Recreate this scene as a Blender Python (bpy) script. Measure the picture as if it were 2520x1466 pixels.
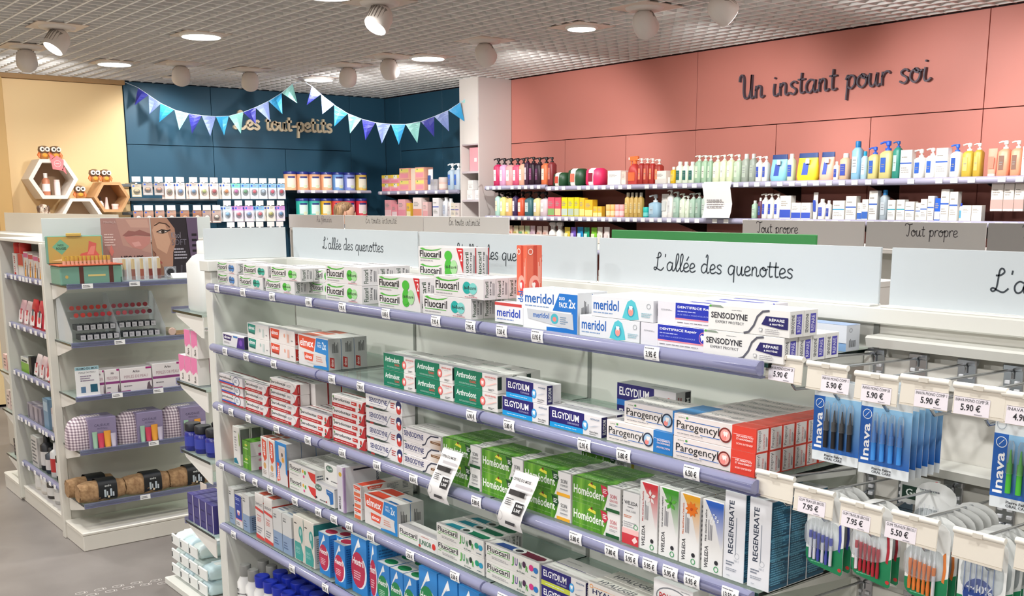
import bpy, math, random
from mathutils import Vector, Matrix
rnd = random.Random(11)
S = bpy.context.scene
COL = S.collection
for o in list(bpy.data.objects): bpy.data.objects.remove(o)

# ------------------------------------------------------------------ camera
cam = bpy.data.objects.new('camera', bpy.data.cameras.new('camera'))
COL.objects.link(cam)
cam.data.sensor_width = 36; cam.data.lens = 37.14
cam.data.shift_y = 0.1033
cam.data.clip_start = 0.05
CR, CU, CB = ((0.6178905, 0.7862577, -0.0031963), (-0.1444766, 0.1175329, 0.9825032), (0.7728764, -0.6066176, 0.1862183))
cam.matrix_world = Matrix(((CR[0], CU[0], CB[0], 0), (CR[1], CU[1], CB[1], 0), (CR[2], CU[2], CB[2], 1.65), (0, 0, 0, 1)))
S.camera = cam
# ------------------------------------------------------------------ light and exposure
S.view_settings.view_transform = 'Standard'; S.view_settings.look = 'None'
S.view_settings.gamma = 1; S.view_settings.use_curve_mapping = False
S.view_settings.exposure = 0.0
S.cycles.max_bounces = 7; S.cycles.diffuse_bounces = 4; S.cycles.glossy_bounces = 3
S.cycles.transparent_max_bounces = 24; S.cycles.transmission_bounces = 4
S.cycles.caustics_reflective = False; S.cycles.caustics_refractive = False
S.cycles.sample_clamp_indirect = 4
w = bpy.data.worlds.new('world'); S.world = w; w.use_nodes = True
w.node_tree.nodes['Background'].inputs[0].default_value = (0.95, 0.96, 1, 1)
w.node_tree.nodes['Background'].inputs[1].default_value = 0.25
CEIL = 2.69
DOWN = [(-8.3 + 1.66*i, -2.35 + 1.7*j) for i in range(7) for j in range(5)]
DOWN = [(x, y) for x, y in DOWN if not (x < -5.3 and y < 2.0) or True]
def lamp(name, kind, loc, e, size=.15, col=(1, .93, .85), aim=None, ang=None, parent=None):
    L = bpy.data.lights.new(name, kind); L.energy = e; L.color = col
    if kind == 'AREA': L.shape = 'DISK'; L.size = size; L.spread = math.radians(150)
    if kind == 'SPOT': L.spot_size = math.radians(ang or 60); L.spot_blend = .7; L.shadow_soft_size = .035
    o = bpy.data.objects.new(name, L); COL.objects.link(o); o.location = loc
    if aim: o.rotation_euler = (Vector(aim)-Vector(loc)).to_track_quat('-Z', 'Y').to_euler()
    return o
E_DOWN = 14
LC = (1, .985, .965)
for x, y in DOWN:
    lamp('downlight_lamp', 'AREA', (x, y, CEIL-.022), E_DOWN, col=LC)
SPOTS = [  # x, y, point aimed at, energy
 (-6.836, 1.943, (-6.7, 1.1, 1.4), 45), (-5.021, 3.066, (-4.9, 2.3, 1.4), 45), (-7.821, 2.009, (-9.45, 2.5, 1.75), 55),
 (-8.045, 3.158, (-9.3, 3.5, 1.6), 27), (-8.086, 3.732, (-9.3, 4.1, 1.65), 27), (-7.39, 4.216, (-9.2, 5.0, 1.7), 36),
 (-6.78, 4.207, (-8.3, 5.7, 1.6), 52), (-5.761, 4.306, (-6.6, 5.75, 1.7), 62), (-4.29, 4.29, (-4.8, 5.75, 1.65), 62),
 (-3.75, 4.295, (-3.2, 5.75, 1.65), 62), (-2.7, 4.3, (-2.3, 5.75, 1.7), 62), (-1.4, 4.3, (-1.0, 5.75, 1.7), 62)]
for x, y, a, e in SPOTS:
    d = (Vector(a)-Vector((x, y, CEIL-.08))).normalized()
    lamp('spot_lamp', 'SPOT', Vector((x, y, CEIL-.08))+d*.085, e, aim=a, ang=92, col=LC)
lamp('spot_lamp', 'SPOT', (-8.92, 3.45, CEIL-.03), 26, aim=(-9.45, 3.45, 1.9), ang=120, col=LC)
for x, y, a, e in [(-1.7, -2.3, (-1.8, 1.9, 1.05), 75), (-.2, -2.1, (-.9, 1.9, 1.05), 60), (-3.3, -2.2, (-3.0, 1.9, 1.0), 75), (-.9, -.3, (-2.6, 1.9, 1.1), 22), (-4.2, .1, (-5.3, 1.8, .8), 22)]:
    lamp('spot_lamp', 'SPOT', (x, y, CEIL-.12), e, aim=a, ang=70, col=LC)  # unseen fill spots without fixtures, added to brighten the two gondolas


# ------------------------------------------------------------------ materials
def lin(h):
    h = h.lstrip('#'); h = h if len(h) == 6 else ''.join(a*2 for a in h); c = [int(h[i:i+2], 16)/255 for i in (0, 2, 4)]
    return tuple((x/12.92 if x <= .04045 else ((x+.055)/1.055)**2.4) for x in c) + (1,)
_M = {}
def mat(k):
    if k in _M: return _M[k]
    m = bpy.data.materials.new(k.strip('#')); _M[k] = m; m.use_nodes = True
    nt = m.node_tree; N = nt.nodes; L = nt.links; b = N['Principled BSDF']
    def P(c, r=.5, me=0, **kw):
        b.inputs['Base Color'].default_value = lin(c); b.inputs['Roughness'].default_value = r; b.inputs['Metallic'].default_value = me
        for a, v in kw.items(): b.inputs[a.replace('_', ' ')].default_value = v
    def coords(scale=(1, 1, 1)):
        t = N.new('ShaderNodeTexCoord'); mp = N.new('ShaderNodeMapping'); mp.inputs['Scale'].default_value = scale
        L.new(t.outputs['Object'], mp.inputs[0]); return mp.outputs[0]
    def noise(scale, co, det=3):
        n = N.new('ShaderNodeTexNoise'); n.inputs['Scale'].default_value = scale; n.inputs['Detail'].default_value = det
        L.new(co, n.inputs['Vector']); return n.outputs['Fac']
    def ramp(fac, stops):
        r = N.new('ShaderNodeValToRGB'); e = r.color_ramp.elements
        while len(e) < len(stops): e.new(.5)
        for i, (p, c) in enumerate(stops): e[i].position = p; e[i].color = lin(c)
        L.new(fac, r.inputs[0]); L.new(r.outputs[0], b.inputs['Base Color']); return r
    def bump(fac, s=.1, d=.002):
        u = N.new('ShaderNodeBump'); u.inputs['Strength'].default_value = s; u.inputs['Distance'].default_value = d
        L.new(fac, u.inputs['Height']); L.new(u.outputs[0], b.inputs['Normal'])
    def see_through(tint, gloss, fac):
        tr = N.new('ShaderNodeBsdfTransparent'); tr.inputs[0].default_value = lin(tint)
        mx = N.new('ShaderNodeMixShader'); lw = N.new('ShaderNodeLayerWeight'); lw.inputs[0].default_value = .35
        ad = N.new('ShaderNodeMath'); ad.operation = 'MULTIPLY_ADD'; ad.inputs[1].default_value = gloss; ad.inputs[2].default_value = fac; ad.use_clamp = True
        L.new(lw.outputs['Fresnel'], ad.inputs[0]); L.new(ad.outputs[0], mx.inputs[0])
        L.new(tr.outputs[0], mx.inputs[1]); L.new(b.outputs[0], mx.inputs[2])
        L.new(mx.outputs[0], N['Material Output'].inputs[0])
    if k == 'glass': P('#c9d8d2', .06); see_through('#f6faf7', .5, .06)
    elif k == 'rail': P('#a3a5c2', .14, 0, Coat_Weight=.3); see_through('#cfd0e4', .5, .16)
    elif k == 'clear': P('#e8ecef', .08); see_through('#f8fafb', .5, .07)
    elif k == 'bluefilm': P('#2f7fd8', .1); see_through('#8fc0f0', .5, .25)
    elif k == 'chrome': P('#b9bcc0', .22, 1)
    elif k == 'lampglow':
        e = N.new('ShaderNodeEmission'); e.inputs[1].default_value = 9; e.inputs[0].default_value = (1, .96, .9, 1)
        L.new(e.outputs[0], N['Material Output'].inputs[0])
    elif k == 'floor':
        co = coords(); f = noise(1.3, co, 8); P('#8a8079', .42)
        ramp(f, [(.3, '#6c6663'), (.5, '#7f7975'), (.62, '#8b8581'), (.75, '#76706d')]); bump(noise(180, co, 2), .08)
    elif k == 'marble':
        co = coords((1, 1, .55)); P('#d9cfca', .35)
        n = N.new('ShaderNodeTexNoise'); n.inputs['Scale'].default_value = .9; n.inputs['Detail'].default_value = 3; n.inputs['Distortion'].default_value = 1.4
        L.new(co, n.inputs['Vector'])
        ramp(n.outputs['Fac'], [(0, '#ded7d3'), (.492, '#ddd6d2'), (.5, '#b5a9a4'), (.507, '#ddd5d1'), (1, '#d9d1cd')])
    elif k == 'kraft':
        co = coords(); P('#a5825d', .85); ramp(noise(60, co), [(.3, '#8f6d4b'), (.7, '#b5926a')]); bump(noise(25, co), .5, .01)
    elif k == 'wood': 
        co = coords((1, 6, 1)); P('#c69a68', .5); ramp(noise(14, co), [(.3, '#b5895a'), (.7, '#cfa674')])
    elif k == 'hair':
        co = coords((40, 40, 3)); P('#8a6a48', .55); ramp(noise(3, co), [(.3, '#57402c'), (.5, '#8a6b49'), (.7, '#c29d70')])
    elif k == 'plush': 
        co = coords(); P('#b59a82', .95); ramp(noise(30, co), [(.4, '#8a6c58'), (.6, '#e6d8c6')]); bump(noise(300, co), .6)
    elif k == 'gingham':
        co = coords((1, 1, 1)); P('#d8ccd0', .6)
        ck = []
        for ax in (1, 2):
            sp = N.new('ShaderNodeSeparateXYZ'); L.new(co, sp.inputs[0])
            m1 = N.new('ShaderNodeMath'); m1.operation = 'MULTIPLY'; m1.inputs[1].default_value = 75; L.new(sp.outputs[ax], m1.inputs[0])
            m2 = N.new('ShaderNodeMath'); m2.operation = 'FRACT'; L.new(m1.outputs[0], m2.inputs[0])
            m3 = N.new('ShaderNodeMath'); m3.operation = 'GREATER_THAN'; m3.inputs[1].default_value = .5; L.new(m2.outputs[0], m3.inputs[0]); ck.append(m3)
        s = N.new('ShaderNodeMath'); s.operation = 'ADD'; L.new(ck[0].outputs[0], s.inputs[0]); L.new(ck[1].outputs[0], s.inputs[1])
        h = N.new('ShaderNodeMath'); h.operation = 'MULTIPLY'; h.inputs[1].default_value = .5; L.new(s.outputs[0], h.inputs[0])
        ramp(h.outputs[0], [(0, '#e9dde0'), (.5, '#b9a7b0'), (1, '#7d6a78')])
    elif k == 'grass_print':
        co = coords((9, 9, 1)); P('#4f8f2a', .4); ramp(noise(6, co), [(.3, '#3b7a1c'), (.5, '#55952a'), (.7, '#7db63e')])
    elif k == 'teal_text':
        co = coords((1, 1, 110)); P('#1c5a78', .4); ramp(noise(1.2, co, 4), [(.4, '#133f58'), (.52, '#1b5b7b'), (.6, '#4f93ad')])
    elif k.startswith('fade:'):   # printed colour fade on a pack, white to colour along local z or x
        _, c0, c1, ax, a0, a1 = k.split(':'); co = coords(); P(c0, .4)
        sp = N.new('ShaderNodeSeparateXYZ'); L.new(co, sp.inputs[0])
        mr = N.new('ShaderNodeMapRange'); mr.inputs[1].default_value = float(a0); mr.inputs[2].default_value = float(a1)
        L.new(sp.outputs['xyz'.index(ax)], mr.inputs[0]); ramp(mr.outputs[0], [(0, c0), (1, c1)])
    elif ':' in k:
        c, r = k.split(':'); P(c, float(r))
    else: P(k, .42)
    return m
WHITE = '#e6e6e0:.4'
# ------------------------------------------------------------------ mesh helpers
_T = {}
def glyphs(text, bold=0):
    k = (text, bold)
    if k in _T: return _T[k]
    cu = bpy.data.curves.new('t', 'FONT'); cu.body = text; cu.size = 1; cu.resolution_u = 2; cu.fill_mode = 'FRONT'
    cu.offset = .018 if bold else 0
    o = bpy.data.objects.new('t', cu); COL.objects.link(o)
    bpy.context.view_layer.update()
    me = o.evaluated_get(bpy.context.evaluated_depsgraph_get()).to_mesh()
    v = [(p.co.x, p.co.y) for p in me.vertices]; f = [tuple(p.vertices) for p in me.polygons]
    bpy.data.objects.remove(o); bpy.data.curves.remove(cu)
    if v:
        x0 = min(a for a, _ in v); x1 = max(a for a, _ in v); y0 = min(b for _, b in v); y1 = max(b for _, b in v)
        v = [((a-x0)/(x1-x0+1e-9), (b-y0)/(y1-y0+1e-9)) for a, b in v]
    _T[k] = (v, f); return _T[k]

class MB:
    def __init__(s): s.v = []; s.f = []; s.m = []; s.s = []; s.k = []
    def add(s, vs, fs, c, smooth=False):
        if c not in s.k: s.k.append(c)
        i = s.k.index(c); n = len(s.v); s.v += [tuple(v) for v in vs]
        s.f += [tuple(j+n for j in f) for f in fs]; s.m += [i]*len(fs); s.s += [smooth]*len(fs); return s
    def box(s, a, b, c, ch=0):
        a, b = [min(p, q) for p, q in zip(a, b)], [max(p, q) for p, q in zip(a, b)]
        if not ch:
            v = [(x, y, z) for x in (a[0], b[0]) for y in (a[1], b[1]) for z in (a[2], b[2])]
            return s.add(v, [(0, 1, 3, 2), (4, 6, 7, 5), (0, 4, 5, 1), (2, 3, 7, 6), (0, 2, 6, 4), (1, 5, 7, 3)], c)
        v = []; full = (a, b)
        for q in range(8):
            sg = ((q >> 2) & 1, (q >> 1) & 1, q & 1)
            for k in range(3):
                v.append(tuple(full[sg[i]][i] + (0 if i == k else (ch if sg[i] == 0 else -ch)) for i in range(3)))
        f = []
        for k in range(3):
            i, j = [t for t in range(3) if t != k]; bit = {0: 4, 1: 2, 2: 1}
            for sg in (0, 1):
                base = bit[k]*sg; ring = [base, base+bit[i], base+bit[i]+bit[j], base+bit[j]]
                r = [q*3+k for q in ring]
                flip = (sg == 0) ^ (k == 1)
                f.append(tuple(reversed(r)) if flip else tuple(r))
            for bi in (0, 1):
                for bj in (0, 1):
                    A = bit[i]*bi+bit[j]*bj; B = A+bit[k]
                    f.append((A*3+i, B*3+i, B*3+j, A*3+j))
        for q in range(8): f.append((q*3, q*3+1, q*3+2))
        return s.add(v, f, c)
    def prism(s, pts, d0, d1, c, ax=1):   # polygon in the plane across axis ax, swept d0..d1
        def P(p, d):
            return {0: (d, p[0], p[1]), 1: (p[0], d, p[1]), 2: (p[0], p[1], d)}[ax]
        n = len(pts); v = [P(p, d0) for p in pts]+[P(p, d1) for p in pts]
        return s.add(v, [tuple(range(n)), tuple(range(2*n-1, n-1, -1))]+[(i, (i+1) % n, (i+1) % n+n, i+n) for i in range(n)], c)
    def loft(s, secs, c, n=16, cx=0, cy=0, cap=True, smooth=True):
        rings = []
        for q in secs:
            z, rx, ry = q[:3]; e = q[3] if len(q) > 3 else 2; ox, oy = (q[4], q[5]) if len(q) > 5 else (0, 0)
            r = []
            for i in range(n):
                t = 2*math.pi*(i+.5)/n; ct, st = math.cos(t), math.sin(t)
                r.append((cx+ox+rx*math.copysign(abs(ct)**(2/e), ct), cy+oy+ry*math.copysign(abs(st)**(2/e), st), z))
            rings.append(r)
        v = [p for r in rings for p in r]
        s.add(v, [(k*n+i, k*n+(i+1) % n, (k+1)*n+(i+1) % n, (k+1)*n+i) for k in range(len(secs)-1) for i in range(n)], c, smooth)
        if cap:
            s.add(rings[0], [tuple(range(n-1, -1, -1))], c); s.add(rings[-1], [tuple(range(n))], c)
        return s
    def tube(s, path, r, c, n=8, cap=True, sx=1, sz=1):
        P = [Vector(p) for p in path]; rings = []; up = None
        for i, p in enumerate(P):
            t = (P[min(i+1, len(P)-1)]-P[max(i-1, 0)]).normalized()
            if up is None:
                up = Vector((0, 0, 1)) if abs(t.z) < .9 else Vector((0, 1, 0))
            a = t.cross(up).normalized(); up = a.cross(t).normalized()
            rr = r[i] if isinstance(r, (list, tuple)) else r
            rings.append([p+a*math.cos(2*math.pi*k/n)*rr*sx+up*math.sin(2*math.pi*k/n)*rr*sz for k in range(n)])
        v = [q for r_ in rings for q in r_]
        s.add(v, [(k*n+i, k*n+(i+1) % n, (k+1)*n+(i+1) % n, (k+1)*n+i) for k in range(len(P)-1) for i in range(n)], c, n > 5)
        if cap: s.add(rings[0], [tuple(range(n))], c); s.add(rings[-1], [tuple(range(n-1, -1, -1))], c)
        return s
    def art(s, o, U, V, els):
        o, U, V = Vector(o), Vector(U), Vector(V); nn = U.cross(V).normalized(); lu, lv = U.length, V.length
        for i, e in enumerate(els):
            off = nn*(.0002+.00011*i)
            P = lambda a, b: o+U*a+V*b+off
            k, c = e[0], e[1]
            if k == 'r': a, b, x, y = e[2:6]; s.add([P(a, b), P(x, b), P(x, y), P(a, y)], [(0, 1, 2, 3)], c)
            elif k == 'p': s.add([P(*q) for q in e[2]], [tuple(range(len(e[2])))], c)
            elif k == 'e':
                n = 18; s.add([P(e[2]+e[4]*math.cos(6.2832*j/n), e[3]+e[5]*math.sin(6.2832*j/n)) for j in range(n)], [tuple(range(n))], c)
            elif k == 'o':
                n = 20; w_ = e[6]
                s.add([P(e[2]+(e[4]+q*w_/lu)*math.cos(6.2832*j/n), e[3]+(e[5]+q*w_/lv)*math.sin(6.2832*j/n)) for q in (0, 1) for j in range(n)], [(j, (j+1) % n, n+(j+1) % n, n+j) for j in range(n)], c)
            elif k in 'tvw':
                gv, gf = glyphs(e[2], e[7] if len(e) > 7 else 0); a, b, x, y = e[3:7]
                if k == 't': vs = [P(a+(x-a)*g, b+(y-b)*h) for g, h in gv]
                elif k == 'v': vs = [P(x-(x-a)*h, b+(y-b)*g) for g, h in gv]
                else: vs = [P(a+(x-a)*h, y-(y-b)*g) for g, h in gv]
                s.add(vs, gf, c)
            elif k == 'm':
                a, b, x, y, n = e[2:7]; r2 = random.Random(int((a+b*7+x*13+y*29)*997)+n)
                for j in range(n):
                    h = (y-b)/n; y0 = y-h*(j+.75); xe = a+(x-a)*r2.uniform(.6, 1); xx = a
                    while xx < xe-1e-4:
                        w_ = min((x-a)*r2.uniform(.08, .2), xe-xx); s.add([P(xx, y0), P(xx+w_*.85, y0), P(xx+w_*.85, y0+h*.5), P(xx, y0+h*.5)], [(0, 1, 2, 3)], c); xx += w_
            elif k == 'mv':
                a, b, x, y, n = e[2:7]; r2 = random.Random(int((a+b*7+x*13+y*29)*997)+n)
                for j in range(n):
                    h = (x-a)/n; x0 = a+h*(j+.25); ye = b+(y-b)*r2.uniform(.6, 1)
                    s.add([P(x0, b), P(x0+h*.5, b), P(x0+h*.5, ye), P(x0, ye)], [(0, 1, 2, 3)], c)
            elif k == 'l': s.stroke([(q[0]*lu, q[1]*lv) for q in e[2]], e[3], c, o+off, U/lu, V/lv)
        return s
    def stroke(s, pts, w_, c, o, U, V, t=0):
        n = len(pts); L_ = []; R_ = []; nn = U.cross(V)
        for i, p in enumerate(pts):
            a = pts[max(i-1, 0)]; b = pts[min(i+1, n-1)]; dx, dy = b[0]-a[0], b[1]-a[1]; l = math.hypot(dx, dy) or 1
            px, py = -dy/l*w_/2, dx/l*w_/2
            L_.append((p[0]+px, p[1]+py)); R_.append((p[0]-px, p[1]-py))
        P = lambda q, d: o+U*q[0]+V*q[1]+nn*d
        v = [P(q, t) for q in L_]+[P(q, t) for q in R_]; f = [(i, i+n, i+n+1, i+1) for i in range(n-1)]
        if t:
            v += [P(q, 0) for q in L_]+[P(q, 0) for q in R_]
            f += [(i, i+1, i+1+2*n, i+2*n) for i in range(n-1)]+[(i+n, i+3*n, i+1+3*n, i+1+n) for i in range(n-1)]+[(0, 2*n, 3*n, n), (n-1, 2*n-1, 4*n-1, 3*n-1)]
        s.add(v, f, c); return s
    def mesh(s, name):
        me = bpy.data.meshes.new(name); me.from_pydata([tuple(map(float, v)) for v in s.v], [], s.f)
        for k in s.k: me.materials.append(mat(k))
        me.polygons.foreach_set('material_index', s.m); me.polygons.foreach_set('use_smooth', s.s)
        me.update(); return me
    def obj(s, name, parent=None, loc=(0, 0, 0), rz=0):
        return put(s.mesh(name), name, parent, loc, rz)
def put(me, name, parent=None, loc=(0, 0, 0), rz=0):
    o = bpy.data.objects.new(name, me); COL.objects.link(o); o.location = loc; o.rotation_euler = (0, 0, rz)
    if parent: o.parent = parent
    return o
def tag(o, label, cat, group=None):
    o['label'] = label; o['category'] = cat
    if group: o['group'] = group
    return o
def thing(name, loc, label, cat, group=None, rz=0):
    return tag(put(None, name, None, loc, rz), label, cat, group)
def struct(o): o['kind'] = 'structure'; return o
def clone(o, loc, label=None, rz=None):
    c = o.copy(); COL.objects.link(c); c.location = loc
    if rz is not None: c.rotation_euler = (0, 0, rz)
    if label: c['label'] = label
    for ch in list(o.children):
        d = ch.copy(); COL.objects.link(d); d.parent = c
        for g in list(ch.children):
            e = g.copy(); COL.objects.link(e); e.parent = d
    return c
ORD = 'zeroth first second third fourth fifth sixth seventh eighth ninth tenth eleventh twelfth thirteenth fourteenth fifteenth sixteenth seventeenth eighteenth nineteenth twentieth'.split()
X, Y, Z = Vector((1, 0, 0)), Vector((0, 1, 0)), Vector((0, 0, 1))

# ------------------------------------------------------------------ handwriting
SF = {
'a': ([[(.6,.9),(.35,1.02),(.12,.78),(.05,.4),(.16,.06),(.36,.02),(.54,.25),(.6,.6)],[(.66,1),(.62,.5),(.62,.2),(.72,0),(.9,.18)]],.88),
'd': ([[(.6,.9),(.35,1.02),(.12,.78),(.05,.4),(.16,.06),(.36,.02),(.54,.25),(.6,.6)],[(.5,1.75),(.6,2.05),(.7,1.9),(.66,1.2),(.62,.3),(.72,0),(.9,.18)]],.9),
'e': ([[(.05,.4),(.35,.48),(.55,.72),(.4,1),(.18,.92),(.05,.5),(.14,.08),(.38,0),(.66,.2)]],.66),
'é': ([[(.05,.4),(.35,.48),(.55,.72),(.4,1),(.18,.92),(.05,.5),(.14,.08),(.38,0),(.66,.2)],[(.35,1.28),(.42,1.45),(.58,1.78)]],.66),
'f': ([[(.62,1.75),(.45,2.02),(.3,1.8),(.25,1),(.22,0),(.14,-.75)],[(.02,.95),(.25,.98),(.5,1.02)]],.6),
'i': ([[(.2,1),(.15,.4),(.22,.05),(.4,.03),(.55,.2)],[(.2,1.38),(.22,1.45),(.24,1.5)]],.52),
'l': ([[(.0,.2),(.22,.7),(.42,1.6),(.36,2.02),(.2,1.8),(.13,.8),(.2,.08),(.34,.02),(.5,.2)]],.47),
'm': ([[(.12,1),(.1,.5),(.1,0)],[(.1,.6),(.28,.98),(.42,.8),(.43,0)],[(.43,.6),(.62,.98),(.78,.8),(.78,.2),(.88,0),(1.05,.15)]],1.04),
'n': ([[(.12,1),(.1,.5),(.1,0)],[(.1,.6),(.32,.98),(.5,.8),(.5,.22),(.6,0),(.78,.15)]],.78),
'o': ([[(.35,1),(.1,.75),(.07,.3),(.32,0),(.58,.25),(.6,.7),(.38,1),(.3,.82),(.48,.68),(.76,.85)]],.72),
'p': ([[(.02,.7),(.16,1.02),(.15,.4),(.1,-.85)],[(.14,.65),(.35,1),(.6,.8),(.6,.28),(.36,0),(.16,.2)]],.74),
'q': ([[(.6,.9),(.35,1.02),(.12,.78),(.05,.4),(.16,.06),(.36,.02),(.54,.25),(.6,.6)],[(.66,1),(.62,.3),(.6,-.85)]],.8),
'r': ([[(.12,1),(.1,.5),(.1,0)],[(.1,.6),(.25,.92),(.45,1.02),(.58,.85)]],.6),
's': ([[(.55,.84),(.36,1.02),(.12,.84),(.2,.6),(.44,.42),(.5,.18),(.3,0),(.04,.16)]],.62),
't': ([[(.25,1.62),(.21,.8),(.21,.25),(.3,.02),(.52,.12)],[(.0,1.1),(.25,1.1),(.5,1.12)]],.54),
'u': ([[(.12,1),(.1,.35),(.24,0),(.46,.2),(.55,.9)],[(.57,1),(.55,.25),(.64,0),(.8,.15)]],.8),
"'": ([[(.12,1.95),(.11,1.8),(.08,1.58)]],.26),
'-': ([[(0,.5),(.22,.52),(.45,.55)]],.5),
'L': ([[(.15,1.45),(.45,1.5),(.66,1.75),(.62,2.02),(.46,2.08),(.36,1.8),(.3,.9),(.22,.25),(.04,.02),(-.1,.18),(.04,.34),(.35,.12),(.7,0),(1,.36)]],1.06),
'U': ([[(0,1.45),(.04,1.85),(.22,2),(.34,1.6),(.36,.5),(.52,.03),(.8,.2),(.92,.9),(.95,1.95)],[(.95,1.95),(.93,.4),(1.02,0),(1.2,.15)]],1.2),
'T': ([[(-.2,1.7),(-.1,2.02),(.15,2.05),(.45,1.88),(.9,2.02)],[(.45,1.9),(.43,1),(.36,.2),(.2,0),(.06,.22)]],.72),
'E': ([[(.7,1.8),(.5,2.03),(.2,1.88),(.2,1.3),(.45,1.12),(.15,.95),(.02,.4),(.2,0),(.55,.12),(.72,.4)]],.82),
'A': ([[(0,.1),(.14,.3),(.45,2)],[(.45,2),(.62,.7),(.74,0),(.95,.15)],[(.15,.75),(.4,.76),(.66,.78)]],.95),
' ': ([],.55)}
def smooth(p, k=5):
    q = [p[0]]+p+[p[-1]]; out = []
    for i in range(1, len(q)-2):
        a, b, c, d = q[i-1:i+3]
        for j in range(k):
            t = j/k
            out.append(tuple(.5*((2*b[m])+(-a[m]+c[m])*t+(2*a[m]-5*b[m]+4*c[m]-d[m])*t*t+(-a[m]+3*b[m]-3*c[m]+d[m])*t**3) for m in (0, 1)))
    return out+[p[-1]]
def script_letters(text, o, U, V, width, h, w_, c, t=0):
    """one MB per letter; base line starts at o, total width, x-height h"""
    adv = sum(SF[ch][1] for ch in text); sx = width/adv; x = 0; out = []
    for ch in text:
        st, a = SF[ch]
        if st:
            mb = MB()
            for s_ in st: mb.stroke([((px+x)*sx, py*h) for px, py in smooth(s_)], w_, c, Vector(o), U, V, t)
            out.append(mb)
        x += a
    return out
def script_text(mb, text, o, U, V, width, h, w_, c, t=0):
    for g in script_letters(text, o, U, V, width, h, w_, c, t): mb.add(g.v, g.f, c)

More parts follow.
